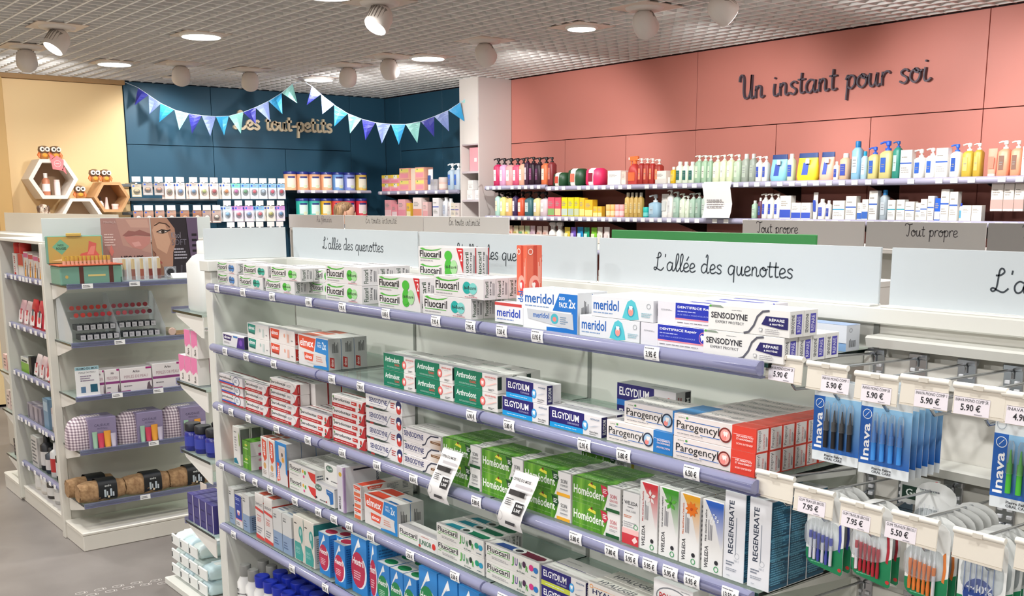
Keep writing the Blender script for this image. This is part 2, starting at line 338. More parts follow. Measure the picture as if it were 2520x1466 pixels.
# ------------------------------------------------------------------ measured tables (metres)
A1=[
('p', -7.213, 0.082, 0.238, '#c22a5c', '#1b1518', '#f3e3e0', 'magenta', 0),
('p', -7.131, 0.083, 0.235, '#d9a0c4', '#1b1518', '#f6ecf2', 'lilac', 0),
('p', -7.047, 0.094, 0.232, '#efa2a2', '#1b1518', '#f4f1ea', 'salmon', 0),
('p', -6.954, 0.084, 0.229, '#d8577a', '#1b1518', '#f6e6e6', 'rose', 0),
('p', -6.87, 0.074, 0.226, '#f3b79c', '#1b1518', '#f4f1ea', 'apricot', 0),
('p', -6.796, 0.051, 0.229, '#43203c', '#1b1518', '#e9dfe6', 'plum', 0),
('p', -6.742, 0.072, 0.232, '#2a1424', '#1b1518', '#8b4a78', 'dark plum', 0),
('p', -6.667, 0.074, 0.225, '#2a1424', '#1b1518', '#6b3a60', 'near-black', 0),
('p', -6.588, 0.078, 0.226, '#e8794a', '#1b1518', '#fbe8d8', 'orange', 0),
('p', -6.506, 0.064, 0.222, '#8a3438', '#1b1518', '#c77868', 'wine red', 0),
('g', -6.437, 0.164, 0.107, '#1d4a2b', '#f0e8dc', '#c74a3a', 'dark green rolled', 0),
('g', -6.269, 0.198, 0.132, '#1d4a2b', '#f3ece2', '#e0705a', 'dark green upright', 0),
('g', -6.067, 0.253, 0.13, '#e62e64', '#efe4e4', '#8a1838', 'hot pink', 0),
('x', -5.811, 0.141, 0.106, '#f4f1ea', '', '#e8e4dc', 'white double', 0),
('x', -5.665, 0.046, 0.096, '#e9c9bb', '', '#f3ded4', 'pale pink', 0),
('s', -5.614, 0.104, 0.202, '#bf3b36', '#f07a3c', '#e86a3c', 'red sun-care', 0),
('p', -5.506, 0.05, 0.191, '#a8302c', '#e9e4dc', '#e88a6a', 'red', 0),
('p', -5.451, 0.052, 0.189, '#b03a30', '#e9e4dc', '#e88a6a', 'brick red', 0),
('p', -5.395, 0.047, 0.187, '#b5342e', '#efe9e2', '#f09a70', 'clear-topped red', 0),
('p', -5.343, 0.059, 0.181, '#a93a30', '#f1ece4', '#f09a70', 'wide red', 0),
('x', -5.326, 0.105, 0.093, '#f4f1ea', '', '#e4e0d8', 'plain white', 0),
('j', -5.217, 0.019, 0.047, '#f4f1ea', '#f4f1ea', '#eee', 'small white', 0),
('b', -5.189, 0.043, 0.117, '#e2b81a', '#f3f0e6', '#f0d060', 'yellow oil', 0),
('b', -5.142, 0.057, 0.15, '#e2ecd8', '#eef2e6', '#2a6a60', 'teal-banded pale', 0),
('b', -5.083, 0.054, 0.148, '#e2ecd8', '#eef2e6', '#2a6a60', 'teal-banded second pale', 0),
('b', -5.027, 0.056, 0.146, '#dde9d4', '#eef2e6', '#2a6a60', 'teal-banded third pale', 0),
('p', -4.968, 0.057, 0.193, '#9fc0a2', '#dfe9dd', '#d4e6c8', 'pale green', 0),
('p', -4.907, 0.049, 0.191, '#a6c6a6', '#dfe9dd', '#e2efd6', 'soft green', 0),
('p', -4.855, 0.04, 0.189, '#9fbea4', '#dfe9dd', '#cfe2c8', 'sage green', 0),
('p', -4.811, 0.061, 0.187, '#dfe8c4', '#e8efdf', '#eef3dc', 'cream green', 0),
('p', -4.748, 0.054, 0.188, '#e2eac8', '#e8efdf', '#eef3dc', 'pale cream', 0),
('p', -4.692, 0.057, 0.19, '#dde8c0', '#e8efdf', '#eef3dc', 'lime cream', 0),
('p', -4.632, 0.06, 0.186, '#b9ceb4', '#dfe9dd', '#cfe0c8', 'mist green', 0),
('b', -4.568, 0.059, 0.18, '#a3ada0', '#e2e6e0', '#b9c4b6', 'grey-green', 0),
('b', -4.505, 0.052, 0.179, '#9ba69c', '#e2e6e0', '#b4bfb2', 'smoke grey', 0),
('b', -4.502, 0.047, 0.179, '#9aa59b', '#e2e6e0', '#b4bfb2', 'dull grey-green', 0),
('p', -4.451, 0.049, 0.168, '#f4f1ea', '#f4f1ea', '#3c56b8', 'white blue-label', 0),
('p', -4.4, 0.047, 0.166, '#f4f1ea', '#f4f1ea', '#3c56b8', 'second white blue-label', 0),
('o', -4.35, 0.137, 0.167, '#8fcbdc', '#27427e', '#3550b0', 'light blue', 0),
('b', -4.209, 0.053, 0.168, '#cfdac0', '#f4f1ea', '#3c56b8', 'small blue-labelled', 0),
('o', -4.15, 0.164, 0.169, '#e8d530', '#24407a', '#3550b0', 'yellow', 0),
('o', -3.98, 0.106, 0.169, '#f0b59d', '#24407a', '#3550b0', 'peach', 0),
('b', -3.872, 0.035, 0.111, '#f4f1ea', '#f4f1ea', '#2f47a8', 'short blue-striped', 0),
('b', -3.834, 0.067, 0.157, '#dcb898', '#f4f1ea', '#3c50b0', 'tan', 0),
('b', -3.754, 0.065, 0.222, '#90c2de', '#0e78b8', '#cfe4ee', 'tall sky-blue', 0),
('b', -3.686, 0.042, 0.163, '#b4d4e6', '#13a2cc', '#d8e8ee', 'slim sky-blue', 0),
('p', -3.641, 0.067, 0.192, '#d9cf88', '#2f62d8', '#3a66c0', 'straw yellow', 0),
('p', -3.571, 0.086, 0.223, '#dbd08a', '#2c60d6', '#3a66c0', 'big straw yellow', 0),
('p', -3.483, 0.052, 0.216, '#2f8f7e', '#1c5fb0', '#bfe0d6', 'teal', 0),
('x', -3.428, 0.073, 0.159, '#f6f5f1', '', '#2f5cb8', 'blue-lined white', 0),
('p', -3.352, 0.07, 0.168, '#f6f5f1', '#f6f5f1', '#2f62c0', 'round-shouldered white', 0),
('p', -3.279, 0.063, 0.171, '#f6f5f1', '#f6f5f1', '#2f62c0', 'second round-shouldered white', 0),
('x', -3.214, 0.072, 0.161, '#f7f6f2', '', '#2f5cb8', 'tall white', 0),
('p', -3.137, 0.063, 0.185, '#f4f4f2', '#2a66dc', '#2752a8', 'blue-pump white', 0),
('p', -3.069, 0.064, 0.187, '#c9ab3e', '#f2f0ea', '#d8c070', 'amber', 0),
('p', -3.004, 0.05, 0.184, '#bf9f38', '#f2f0ea', '#d0b868', 'dark amber', 0),
('t', -2.934, 0.057, 0.147, '#f2a48c', '', '#e88a74', 'peach tube-shaped', 0),
('p', -2.874, 0.068, 0.192, '#f0a080', '#f4f1ea', '#8a6a5c', 'peach', 0),
('p', -2.804, 0.062, 0.189, '#ef9d7c', '#f4f1ea', '#8a6a5c', 'second peach', 0),
('x', -2.739, 0.064, 0.15, '#f4f1ea', '', '#ddd', 'edge-on white', 0),
]
B1=[
('p', -7.189, 0.062, 0.211, '#b6ddcf', '#1b1518', '#f4ecc8', 'mint', 0),
('p', -7.124, 0.072, 0.21, '#efe38c', '#1b1518', '#fbf6e0', 'lemon', 0),
('p', -7.049, 0.091, 0.209, '#f0bf7a', '#1b1518', '#fbeedd', 'peach-gold', 0),
('p', -6.955, 0.061, 0.208, '#3f2a55', '#1b1518', '#efe8f2', 'violet', 0),
('p', -6.889, 0.083, 0.208, '#dc5a38', '#1b1518', '#fbe8da', 'tomato', 0),
('p', -6.799, 0.099, 0.208, '#3f6f78', '#1b1518', '#d8e6e2', 'slate teal', 0),
('p', -6.686, 0.083, 0.205, '#efdda0', '#1b1518', '#f8f0f2', 'cream', 0),
('p', -6.601, 0.095, 0.204, '#e4cfd4', '#1b1518', '#fbf4f2', 'blush', 0),
('x', -6.492, 0.083, 0.15, '#e45a70', '', '#8fb870', 'pink fruit-print', 0),
('x', -6.405, 0.07, 0.149, '#e0566c', '', '#f0d8a0', 'second pink fruit-print', 0),
('x', -6.328, 0.07, 0.149, '#e6da22', '', '#c8d8c8', 'yellow fruit-print', 0),
('x', -6.25, 0.067, 0.148, '#e6da22', '', '#b8c8b8', 'second yellow fruit-print', 0),
('x', -6.177, 0.054, 0.148, '#e2d41e', '', '#c8d0a8', 'third yellow fruit-print', 0),
('x', -6.118, 0.057, 0.143, '#f2c030', '', '#f8e08a', 'golden', 0),
('x', -6.057, 0.088, 0.129, '#f0bb2c', '', '#f8e08a', 'wider golden', 0),
('x', -5.964, 0.049, 0.08, '#f2c23a', '', '#fbe69a', 'short golden', 0),
('x', -5.912, 0.042, 0.08, '#f0b838', '', '#fbe69a', 'second short golden', 0),
('j', -5.837, 0.047, 0.094, '#f3b060', '#f5bc78', '#fad8a8', 'apricot', 0),
('j', -5.787, 0.044, 0.094, '#f3b060', '#f5bc78', '#fad8a8', 'second apricot', 0),
('j', -5.738, 0.044, 0.094, '#f19d9c', '#f5b0b0', '#fad0d0', 'pink', 0),
('j', -5.692, 0.044, 0.094, '#f19d9c', '#f5b0b0', '#fad0d0', 'second pink', 0),
('b', -5.637, 0.05, 0.178, '#c9a95c', '#e6e0cc', '#d8c080', 'oil', 0),
('b', -5.585, 0.039, 0.178, '#c4a258', '#e6e0cc', '#d8c080', 'second oil', 0),
('b', -5.542, 0.038, 0.177, '#c9a95c', '#e6e0cc', '#d8c080', 'third oil', 0),
('b', -5.501, 0.045, 0.177, '#bf9e54', '#e6e0cc', '#d8c080', 'fourth oil', 0),
('j', -5.451, 0.046, 0.074, '#1fb7ae', '#2cc4ba', '#7fdcd4', 'turquoise', 0),
('p', -5.399, 0.099, 0.171, '#9fc3d8', '#dfe8ec', '#bcd6e4', 'powder blue', 0),
('t', -5.293, 0.076, 0.165, '#f4f1ea', '', '#d8dcd8', 'white', 0),
('p', -5.213, 0.052, 0.198, '#f4f1ea', '#f4f1ea', '#ddd', 'slim white', 0),
('p', -5.157, 0.056, 0.186, '#a3bfae', '#dde8e0', '#c4d8c8', 'grey-green', 0),
('p', -5.097, 0.051, 0.174, '#dbe6cf', '#e8efe4', '#eaf0e0', 'whitish green', 0),
('p', -5.045, 0.036, 0.159, '#dbe6cf', '#e8efe4', '#eaf0e0', 'second whitish green', 0),
('p', -5.004, 0.048, 0.175, '#a9c4b0', '#dfe8e0', '#c4d6c8', 'fern', 0),
('p', -4.953, 0.049, 0.177, '#94b0a0', '#dfe8e0', '#b4c8b8', 'dusty green', 0),
('b', -4.899, 0.047, 0.164, '#b7cbbd', '#e2ebe2', '#cfdccf', 'pale sage', 0),
('b', -4.845, 0.05, 0.183, '#f4f1ea', '#e8ede6', '#dfe4dc', 'white round', 0),
('t', -4.791, 0.061, 0.163, '#a9d0a8', '', '#cfe4c8', 'leaf green', 0),
('b', -4.727, 0.036, 0.143, '#a3c0a6', '#dfe8e0', '#b9d0b9', 'moss', 0),
('b', -4.472, 0.042, 0.117, '#a9cbb0', '#dfeae0', '#c4dcc8', 'faded green', 0),
('b', -4.424, 0.031, 0.134, '#6a3550', '#f4f1ea', '#3348a0', 'purple', 0),
('p', -4.389, 0.043, 0.166, '#f4f1ea', '#f4f1ea', '#3c50b8', 'blue-panel white', 0),
('p', -4.344, 0.046, 0.166, '#f4f1ea', '#f4f1ea', '#3c50b8', 'second blue-panel white', 0),
('p', -4.295, 0.048, 0.165, '#f4f1ea', '#f4f1ea', '#3c50b8', 'third blue-panel white', 0),
('x', -4.244, 0.085, 0.145, '#f4f1ea', '', '#3c56b8', 'wide blue-panel white', 0),
('x', -4.155, 0.071, 0.102, '#f4f1ea', '', '#3c56b8', 'low blue-panel white', 0),
('x', -4.081, 0.068, 0.102, '#f4f1ea', '', '#3c56b8', 'second low blue-panel white', 0),
('t', -4.009, 0.036, 0.163, '#f4f1ea', '', '#3550b0', 'tall blue-panel white', 0),
('b', -3.968, 0.05, 0.124, '#f4f1ea', '#f4f1ea', '#3c50b0', 'leaning blue-panel white', 0),
('b', -3.913, 0.037, 0.115, '#f4f1ea', '#f4f1ea', '#3448a0', 'narrow blue-panel', 0),
('x', -3.857, 0.084, 0.114, '#f4f1ea', '', '#3a9ac0', 'aqua-cornered', 0),
('x', -3.767, 0.073, 0.139, '#f4f1ea', '', '#2f5cb8', 'blue-line white', 0),
('x', -3.691, 0.031, 0.101, '#f4f1ea', '', '#3f6cc0', 'slender white', 0),
('x', -3.657, 0.041, 0.12, '#f4f1ea', '', '#3f6cc0', 'second slender white', 0),
('x', -3.612, 0.056, 0.169, '#f4f1ea', '', '#2f5cb8', 'tall blue-line white', 0),
('b', -3.547, 0.052, 0.172, '#a7b4bc', '#2b8ad0', '#c4ced4', 'clear blue-capped', 0),
('x', -3.489, 0.049, 0.116, '#f4f1ea', '', '#3aa8b8', 'teal-tab white', 0),
('x', -3.432, 0.051, 0.117, '#f4f1ea', '', '#3aa8b8', 'second teal-tab white', 0),
('x', -3.379, 0.058, 0.106, '#f4f1ea', '', '#2f5cb8', 'squat blue-line', 0),
('x', -3.318, 0.03, 0.1, '#f4f1ea', '', '#4a70c0', 'mini white', 0),
('x', -3.286, 0.04, 0.12, '#f4f1ea', '', '#4a70c0', 'small blue-line', 0),
('x', -3.244, 0.039, 0.136, '#f4f1ea', '', '#4a70c0', 'medium blue-line', 0),
('x', -3.202, 0.033, 0.124, '#2560cc', '', '#f4f4f4', 'bright blue', 0),
('x', -3.167, 0.049, 0.172, '#f4f1ea', '', '#2f5cb8', 'very tall white', 0),
('x', -3.115, 0.048, 0.158, '#f4f1ea', '', '#2f5cb8', 'deep white', 0),
('b', -3.065, 0.019, 0.097, '#f4f1ea', '#2544c0', '#50a8d0', 'tiny blue-capped', 0),
('x', -3.042, 0.054, 0.085, '#f0ebe4', '', '#e6ded6', 'low cream', 0),
('x', -2.986, 0.057, 0.085, '#f0ebe4', '', '#e6ded6', 'second low cream', 0),
]
B2=[
('x', -2.887, 0.067, 0.143, '#f4eee6', '', '#e2a8a0', 'cream pink-script', 0),
('x', -2.818, 0.055, 0.142, '#f4eee6', '', '#e2a8a0', 'second cream pink-script', 0),
('x', -2.761, 0.051, 0.144, '#f4eee6', '', '#e2a8a0', 'third cream pink-script', 0),
]
C1=[
('t', -7.2, 0.076, 0.168, '#efe0e0', '', '#4a3040', 'black-patterned', 0),
('t', -7.117, 0.067, 0.169, '#e8d8dc', '', '#a03050', 'wine-patterned', 0),
('t', -7.045, 0.068, 0.17, '#f0c8b0', '', '#d86040', 'orange-patterned', 0),
('t', -6.971, 0.071, 0.169, '#efe4b8', '', '#c0b060', 'straw', 0),
('t', -6.896, 0.071, 0.17, '#efe2b0', '', '#70a878', 'straw-green', 0),
('t', -6.817, 0.067, 0.17, '#d8e8b8', '', '#e8d860', 'lime', 0),
('t', -6.746, 0.065, 0.171, '#e8cfd8', '', '#c8a8b8', 'mauve', 0),
('t', -6.665, 0.068, 0.168, '#f2dcd0', '', '#d8a898', 'shell pink', 0),
('t', -6.592, 0.071, 0.169, '#f2dcd0', '', '#d8a898', 'second shell pink', 0),
('s', -6.5, 0.085, 0.203, '#f4f1ea', '#e8e4e0', '#d86a6a', 'white jug-shaped', 0),
('s', -6.41, 0.077, 0.204, '#f4f1ea', '#e8e4e0', '#d86a6a', 'second white jug-shaped', 0),
('t', -6.326, 0.071, 0.167, '#f0da50', '', '#f8f0c0', 'yellow', 0),
('t', -6.248, 0.064, 0.168, '#7a5cc0', '', '#d8c8f0', 'violet', 0),
('t', -6.178, 0.074, 0.17, '#1f9cd8', '', '#d0ecf8', 'azure', 0),
('t', -6.096, 0.066, 0.168, '#18a880', '', '#c8f0e0', 'emerald', 0),
('t', -6.017, 0.069, 0.168, '#8cd838', '', '#e4f8c0', 'bright green', 0),
('t', -5.944, 0.061, 0.173, '#f3efe4', '', '#e6e0d4', 'white first', 0),
('t', -5.874, 0.066, 0.174, '#f3ebe6', '', '#e6d8d4', 'white last', 0),
]
GA=[[[-9.336, 3.279, 2.632], [-9.282, 3.347, 2.571], [-9.361, 3.249, 2.487]], [[-9.282, 3.347, 2.571], [-9.216, 3.429, 2.503], [-9.284, 3.344, 2.413]], [[-9.221, 3.423, 2.503], [-9.151, 3.51, 2.448], [-9.235, 3.405, 2.344]], [[-9.148, 3.514, 2.448], [-9.073, 3.607, 2.411], [-9.128, 3.538, 2.279]], [[-9.073, 3.607, 2.414], [-9.003, 3.694, 2.399], [-9.061, 3.622, 2.248]], [[-9.003, 3.694, 2.399], [-8.928, 3.788, 2.391], [-8.963, 3.744, 2.229]], [[-8.927, 3.789, 2.391], [-8.858, 3.875, 2.394], [-8.888, 3.837, 2.233]], [[-8.858, 3.875, 2.394], [-8.779, 3.973, 2.426], [-8.797, 3.951, 2.247]], [[-8.779, 3.973, 2.426], [-8.71, 4.059, 2.468], [-8.714, 4.053, 2.327]], [[-8.713, 4.055, 2.464], [-8.64, 4.146, 2.516], [-8.637, 4.15, 2.353]], [[-8.64, 4.146, 2.516], [-8.568, 4.236, 2.583], [-8.569, 4.234, 2.41]], [[-8.568, 4.236, 2.583], [-8.507, 4.312, 2.659], [-8.486, 4.338, 2.498]]]
GB=[[[-8.404, 4.439, 2.635], [-8.356, 4.499, 2.572], [-8.436, 4.4, 2.481]], [[-8.356, 4.499, 2.567], [-8.286, 4.585, 2.487], [-8.353, 4.502, 2.407]], [[-8.287, 4.584, 2.48], [-8.214, 4.673, 2.412], [-8.29, 4.58, 2.304]], [[-8.214, 4.673, 2.41], [-8.143, 4.761, 2.364], [-8.207, 4.682, 2.245]], [[-8.14, 4.765, 2.364], [-8.068, 4.854, 2.334], [-8.124, 4.785, 2.189]], [[-8.065, 4.858, 2.334], [-7.986, 4.955, 2.321], [-8.036, 4.893, 2.159]], [[-7.983, 4.958, 2.321], [-7.905, 5.054, 2.319], [-7.943, 5.007, 2.149]], [[-7.904, 5.055, 2.319], [-7.825, 5.153, 2.337], [-7.843, 5.131, 2.163]], [[-7.822, 5.157, 2.342], [-7.749, 5.246, 2.383], [-7.751, 5.244, 2.213]], [[-7.749, 5.246, 2.383], [-7.673, 5.34, 2.435], [-7.671, 5.343, 2.259]], [[-7.673, 5.34, 2.433], [-7.607, 5.421, 2.499], [-7.586, 5.447, 2.341]], [[-7.601, 5.429, 2.504], [-7.544, 5.499, 2.575], [-7.526, 5.521, 2.451]]]
GE=[[-9.425, 3.169, 2.692], [-8.461, 4.369, 2.675], [-8.438, 4.398, 2.668], [-7.534, 5.511, 2.591]]
LABS=[[(-3.67, ''), (-3.447, '5.95 €'), (-3.219, '6.95 €'), (-2.963, '11.90 €'), (-2.752, '7.95 €'), (-2.509, '13.85 €'), (-2.263, '7.95 €'), (-2.11, '7.95 €'), (-1.984, '7.50 €'), (-1.851, '13.95 €'), (-1.488, '3.95 €')], [(-3.628, ''), (-3.447, '7.50 €'), (-3.23, '5.80 €'), (-2.832, '12.90 €'), (-2.659, '7.90 €'), (-2.11, '6.90 €'), (-1.957, '5.80 €'), (-1.688, '12.95 €'), (-1.564, '5.80 €'), (-1.372, '6.50 €')], [(-3.697, '7.50 €'), (-3.603, '12.50 €'), (-3.456, '7.50 €'), (-3.231, '12.50 €'), (-3.006, '7.50 €'), (-2.782, '12.50 €'), (-2.579, '11.50 €'), (-2.385, '6.50 €'), (-2.093, '5.80 €'), (-1.714, '5.80 €'), (-1.596, '7.80 €'), (-1.535, '5.95 €'), (-1.48, '5.95 €'), (-1.422, '5.95 €'), (-1.363, '5.95 €'), (-1.264, '13.50 €')], [(-3.717, '6.50 €'), (-3.528, '6.90 €'), (-3.425, '6.90 €'), (-3.304, '7.50 €'), (-3.117, '7.50 €'), (-2.953, '6.90 €'), (-2.851, '7.50 €'), (-2.754, '6.50 €'), (-2.626, '10.50 €'), (-2.411, '5.50 €'), (-2.193, '5.50 €'), (-1.985, '5.50 €')], [(-3.641, '6.65 €'), (-3.16, '5.95 €'), (-2.925, '8.95 €'), (-2.675, '8.95 €')]]

# ================================================================== ROOM
fl = MB().box((-9.6, -3.4, -.05), (3.2, 6, 0), 'floor').obj('floor'); struct(fl)
cl = MB().box((-9.6, -3.4, 3.25), (3.2, 6, 3.3), '#3f3b38:.9').obj('ceiling'); struct(cl)
bx = MB().box((-9.45, -.006, 0), (3.1, .006, .04), '#f4f2ef:.5').mesh('grid_blade')
by = MB().box((-.005, -3.3, .002), (.005, 5.78, .04), '#f4f2ef:.5').mesh('grid_blade')
nx = ny = 0
for i in range(91): put(bx, 'grid_blade', cl, (0, -3.25+.1*i, CEIL))
for i in range(125): put(by, 'grid_blade', cl, (-9.4+.1*i, 0, CEIL))
# walls
wb = struct(MB().box((-9.6, 5.82, 0), (3.2, 5.95, 3.25), '#3a1a18:.7').obj('wall_back'))
wl = struct(MB().box((-9.6, -3.4, 0), (-9.47, 5.82, 3.25), '#14222e:.7').obj('wall_left'))
struct(MB().box((-9.6, -3.5, 0), (3.2, -3.4, 3.25), '#cfc8c0').obj('wall_front')); struct(MB().box((3.2, -3.5, 0), (3.3, 5.95, 3.25), '#cfc8c0').obj('wall_right'))
RED = '#cf8478:.55'; BLU = '#2a566e:.5'; YEL = '#edcf9b:.6'
def panels(wall, rects, axis, pos, col):
    for a0, a1, z0, z1 in rects:
        g = .0025; m = MB()
        if axis == 'y': m.box((a0+g, pos, z0+g), (a1-g, pos+.018, z1-g), col, .001)
        else: m.box((pos-.018, a0+g, z0+g), (pos, a1-g, z1-g), col, .001)
        m.obj('panel', wall)
jx = [-7.387+.7064*k for k in range(15)]
panels(wb, [(jx[k], jx[min(k+3, 14)], 2.157, 2.69) for k in range(0, 14, 3)], 'y', 5.8, RED)
panels(wb, [(jx[k], jx[k+1], 0.02, 2.157) for k in range(14)], 'y', 5.8, RED)
panels(wb, [(-9.45, -9.166, 0.02, 2.69), (-9.166, -8.43, 2.165, 2.69), (-8.43, -7.66, 2.165, 2.69), (-9.166, -8.43, .02, 2.165), (-8.43, -7.66, .02, 2.165)], 'y', 5.8, BLU)
panels(wl, [(3.19, 3.97, 2.165, 2.69), (3.97, 5.395, 2.165, 2.69), (5.395, 5.8, .02, 2.69), (3.19, 3.97, .02, 2.165), (3.97, 4.685, .02, 2.165), (4.685, 5.395, .02, 2.165)], 'x', -9.45, BLU)
panels(wl, [(2.215, 3.185, .02, 2.655)], 'x', -9.45, YEL)
panels(wl, [(-3.3, 2.1, .02, 2.655)], 'x', -9.40, '#e2c998:.6')
struct(MB().box((-9.45, 2.1, 0), (-9.38, 2.21, 2.655), '#caa468:.6', .003).obj('trim_1'))
struct(MB().box((-9.45, -3.3, 2.655), (-9.40, 3.19, 2.69), '#a8855a:.6').obj('trim_2'))
# pillar with niches
pm = MB(); PX0, PX1, PY = -7.662, -7.387, 5.451
pm.box((PX1-.012, PY, 0), (PX1, 5.8, 2.69), 'marble'); pm.box((PX0, PY, 0), (PX0+.02, 5.8, 2.69), '#e9e2dc')
pm.box((PX0+.02, PY, 2.15), (PX1-.012, PY+.02, 2.69), '#ece5df'); pm.box((PX0+.02, 5.76, 0), (PX1-.012, 5.79, 2.69), '#c9beb8')
pillar = struct(pm.obj('pillar'))
for z in (2.14, 1.905, 1.665, 1.425, 1.19): MB().box((PX0+.02, PY+.004, z), (PX1-.012, 5.76, z+.018), '#cfc4c8', .001).obj('niche_shelf', pillar)
MB().box((PX0+.02, PY-.004, 0), (PX1-.012, PY+.02, 1.0), '#ece5df').obj('lower_door', pillar)
# lamps in the ceiling
plate_me = MB().box((-.145, -.145, 0), (.145, .145, .006), '#dccdbf:.5', .001).mesh('plate')
m = MB(); m.loft([(-.012, .088, .088), (-.004, .1, .1), (.0, .1, .1)], '#f2efe9', 28); ring_me = m.mesh('ring')
m = MB(); m.loft([(-.012, .122, .122), (-.004, .135, .135), (.0, .135, .135)], '#f2efe9', 32); ring2_me = m.mesh('ring'); dif2_me = MB().loft([(-.0145, .116, .116), (-.0125, .116, .116)], 'lampglow', 32).mesh('diffuser')
dif_me = MB().loft([(-.0145, .083, .083), (-.0125, .083, .083)], 'lampglow', 28).mesh('diffuser')
VIS = {(-8.29, 2.69): 'first', (-6.74, 2.74): '', }
n = 0
for x, y in DOWN:
    n += 1
    t = thing('downlight', (x, y, CEIL-.001), 'round recessed ceiling light, %s row from the blue wall, %s from the yellow wall side' % (ORD[7-int(round((y+2.35)/1.7))] if 0 else ORD[5-int(round((y+2.35)/1.7))], ORD[1+int(round((x+8.3)/1.66))]), 'ceiling light', 'round recessed ceiling lights')
    small = abs(x+4.98) < .05 and y > 4
    put(plate_me, 'plate', t); put(ring_me if small else ring2_me, 'ring', t); put(dif_me if small else dif2_me, 'diffuser', t)
m = MB(); m.loft([(0, .105, .105), (-.012, .098, .098), (-.016, .075, .075)], '#ddd6cf', 24); mount_me = m.mesh('mount')
m = MB(); m.loft([(-.068, .012, .012), (-.064, .03, .03), (-.052, .048, .048), (-.032, .060, .060), (-.01, .066, .066), (.05, .068, .068), (.062, .060, .060)], '#e2dbd5', 22); head_me = m.mesh('head')
m = MB()
for k in range(9):
    a = -1.2+k*.3; m.box((.060*math.cos(a)-.006, .060*math.sin(a)-.003, -.03), (.060*math.cos(a)+.009, .060*math.sin(a)+.003, .04), '#8c857e')
fin_me = m.mesh('cooling_fins')
lens_me = MB().loft([(.0625, .056, .056), (.064, .056, .056)], 'lampglow', 22).mesh('lens')
where = ['showing its lit face over the cosmetics gondola', 'showing its lit face over the middle aisle', 'seen from behind before the yellow wall', 'first over the hanging baby packs', 'second over the hanging baby packs', 'over the tins', 'over the blue corner shelf', 'nearest the marble pillar', 'left of the handwritten wall words', 'over the handwritten wall words', 'past the handwritten wall words', 'beyond the frame edge']
for (x, y, a, e), wh in zip(SPOTS, where):
    t = thing('spotlight', (x, y, CEIL), 'grey adjustable ceiling spotlight '+wh, 'spotlight')
    put(plate_me, 'plate', t, (0, 0, -.002)); put(mount_me, 'mount', t, (0, 0, -.002))
    h = put(head_me, 'head', t, (0, 0, -.08)); d = Vector(a)-Vector((x, y, CEIL-.08))
    h.rotation_euler = d.to_track_quat('Z', 'X').to_euler()
    put(lens_me, 'lens', h); put(fin_me, 'cooling_fins', h)
t = thing('pinhole_spot', (-8.92, 3.45, CEIL), 'small recessed spotlight close to the blue wall corner', 'spotlight'); put(mount_me, 'mount', t, (0, 0, -.002))
# wall words
def wall_words(name, text, o, U, width, h, w_, col, t, label):
    root = thing(name, o, label, 'wall lettering')
    for g in script_letters(text, (0, 0, 0), U, Z, width, h, w_, col, t): g.obj('letter', root)
wall_words('wall_lettering', 'Un instant pour soi', (-4.87, 5.798, 2.335), X, 1.40, .078, .0095, '#55505c', .022, 'dark grey handwritten words Un instant pour soi on the coral wall')
wall_words('wall_lettering', 'Les tout-petits', (-9.448, 4.185, 2.335), Y, 1.0, .075, .022, '#fbe8c6', .025, 'pale gold handwritten words Les tout-petits on the blue wall')
# ------------------------------------------------------------------ wall shelves
tag_me = MB().box((-.02, -.0035, -.013), (.02, -.001, .013), '#f6f5f3').mesh('price_tag')
def wall_shelf(loc, L, axis, tags, label, D=.34, back=True, under='#241a18'):
    t = thing('wall_shelf', loc, label, 'shelf', None, 0 if axis == 'y' else math.pi/2)
    MB().box((0, .012, -.022), (L, D, 0), under, .001).obj('board', t)
    rm = MB(); rm.tube([(0, 0, -.012), (L, 0, -.012)], .016, '#a9a6bd:.25', 8, sz=1.2); rail = rm.obj('price_rail', t)
    r2 = random.Random(int(L*100)+len(label))
    for q in tags: put(tag_me, 'price_tag', t, (q, -.016, -.012))
    k = 0
    while .7064*k < L+.01:
        xx = min(max(.7064*k, .006), L-.006)
        MB().prism([(.03, -.022), (D, -.022), (D, -.12)], xx-.003, xx+.003, '#1d1715', 0).obj('bracket', t); k += 1
    return t
def rtags(L, step, skip=.1, seed=3):
    r = random.Random(seed); x = .05; o = []
    while x < L-.04:
        if r.random() > skip: o.append(x+r.uniform(-.008, .008))
        x += step
    return o
wall_shelf((-7.25, 5.42, 1.789), .79, 'y', rtags(.79, .083), 'upper coral-wall shelf nearest the marble pillar', .37)
wall_shelf((-6.455, 5.42, 1.775), 9.0, 'y', rtags(9, .088, .15), 'long upper coral-wall shelf of pump bottles and pouches', .37)
wall_shelf((-7.25, 5.42, 1.545), 5.22, 'y', rtags(5.22, .083, .06, 5), 'long middle coral-wall shelf of small boxes and bottles', .37)
wall_shelf((-2.02, 5.42, 1.60), 3.0, 'y', rtags(3, .1, .1, 8), 'middle coral-wall shelf stepping higher past the low cream boxes', .37)
wall_shelf((-7.25, 5.42, 1.30), 5.2, 'y', rtags(5.2, .083, .1, 9), 'lowest seen coral-wall shelf of small coloured tubes', .37)

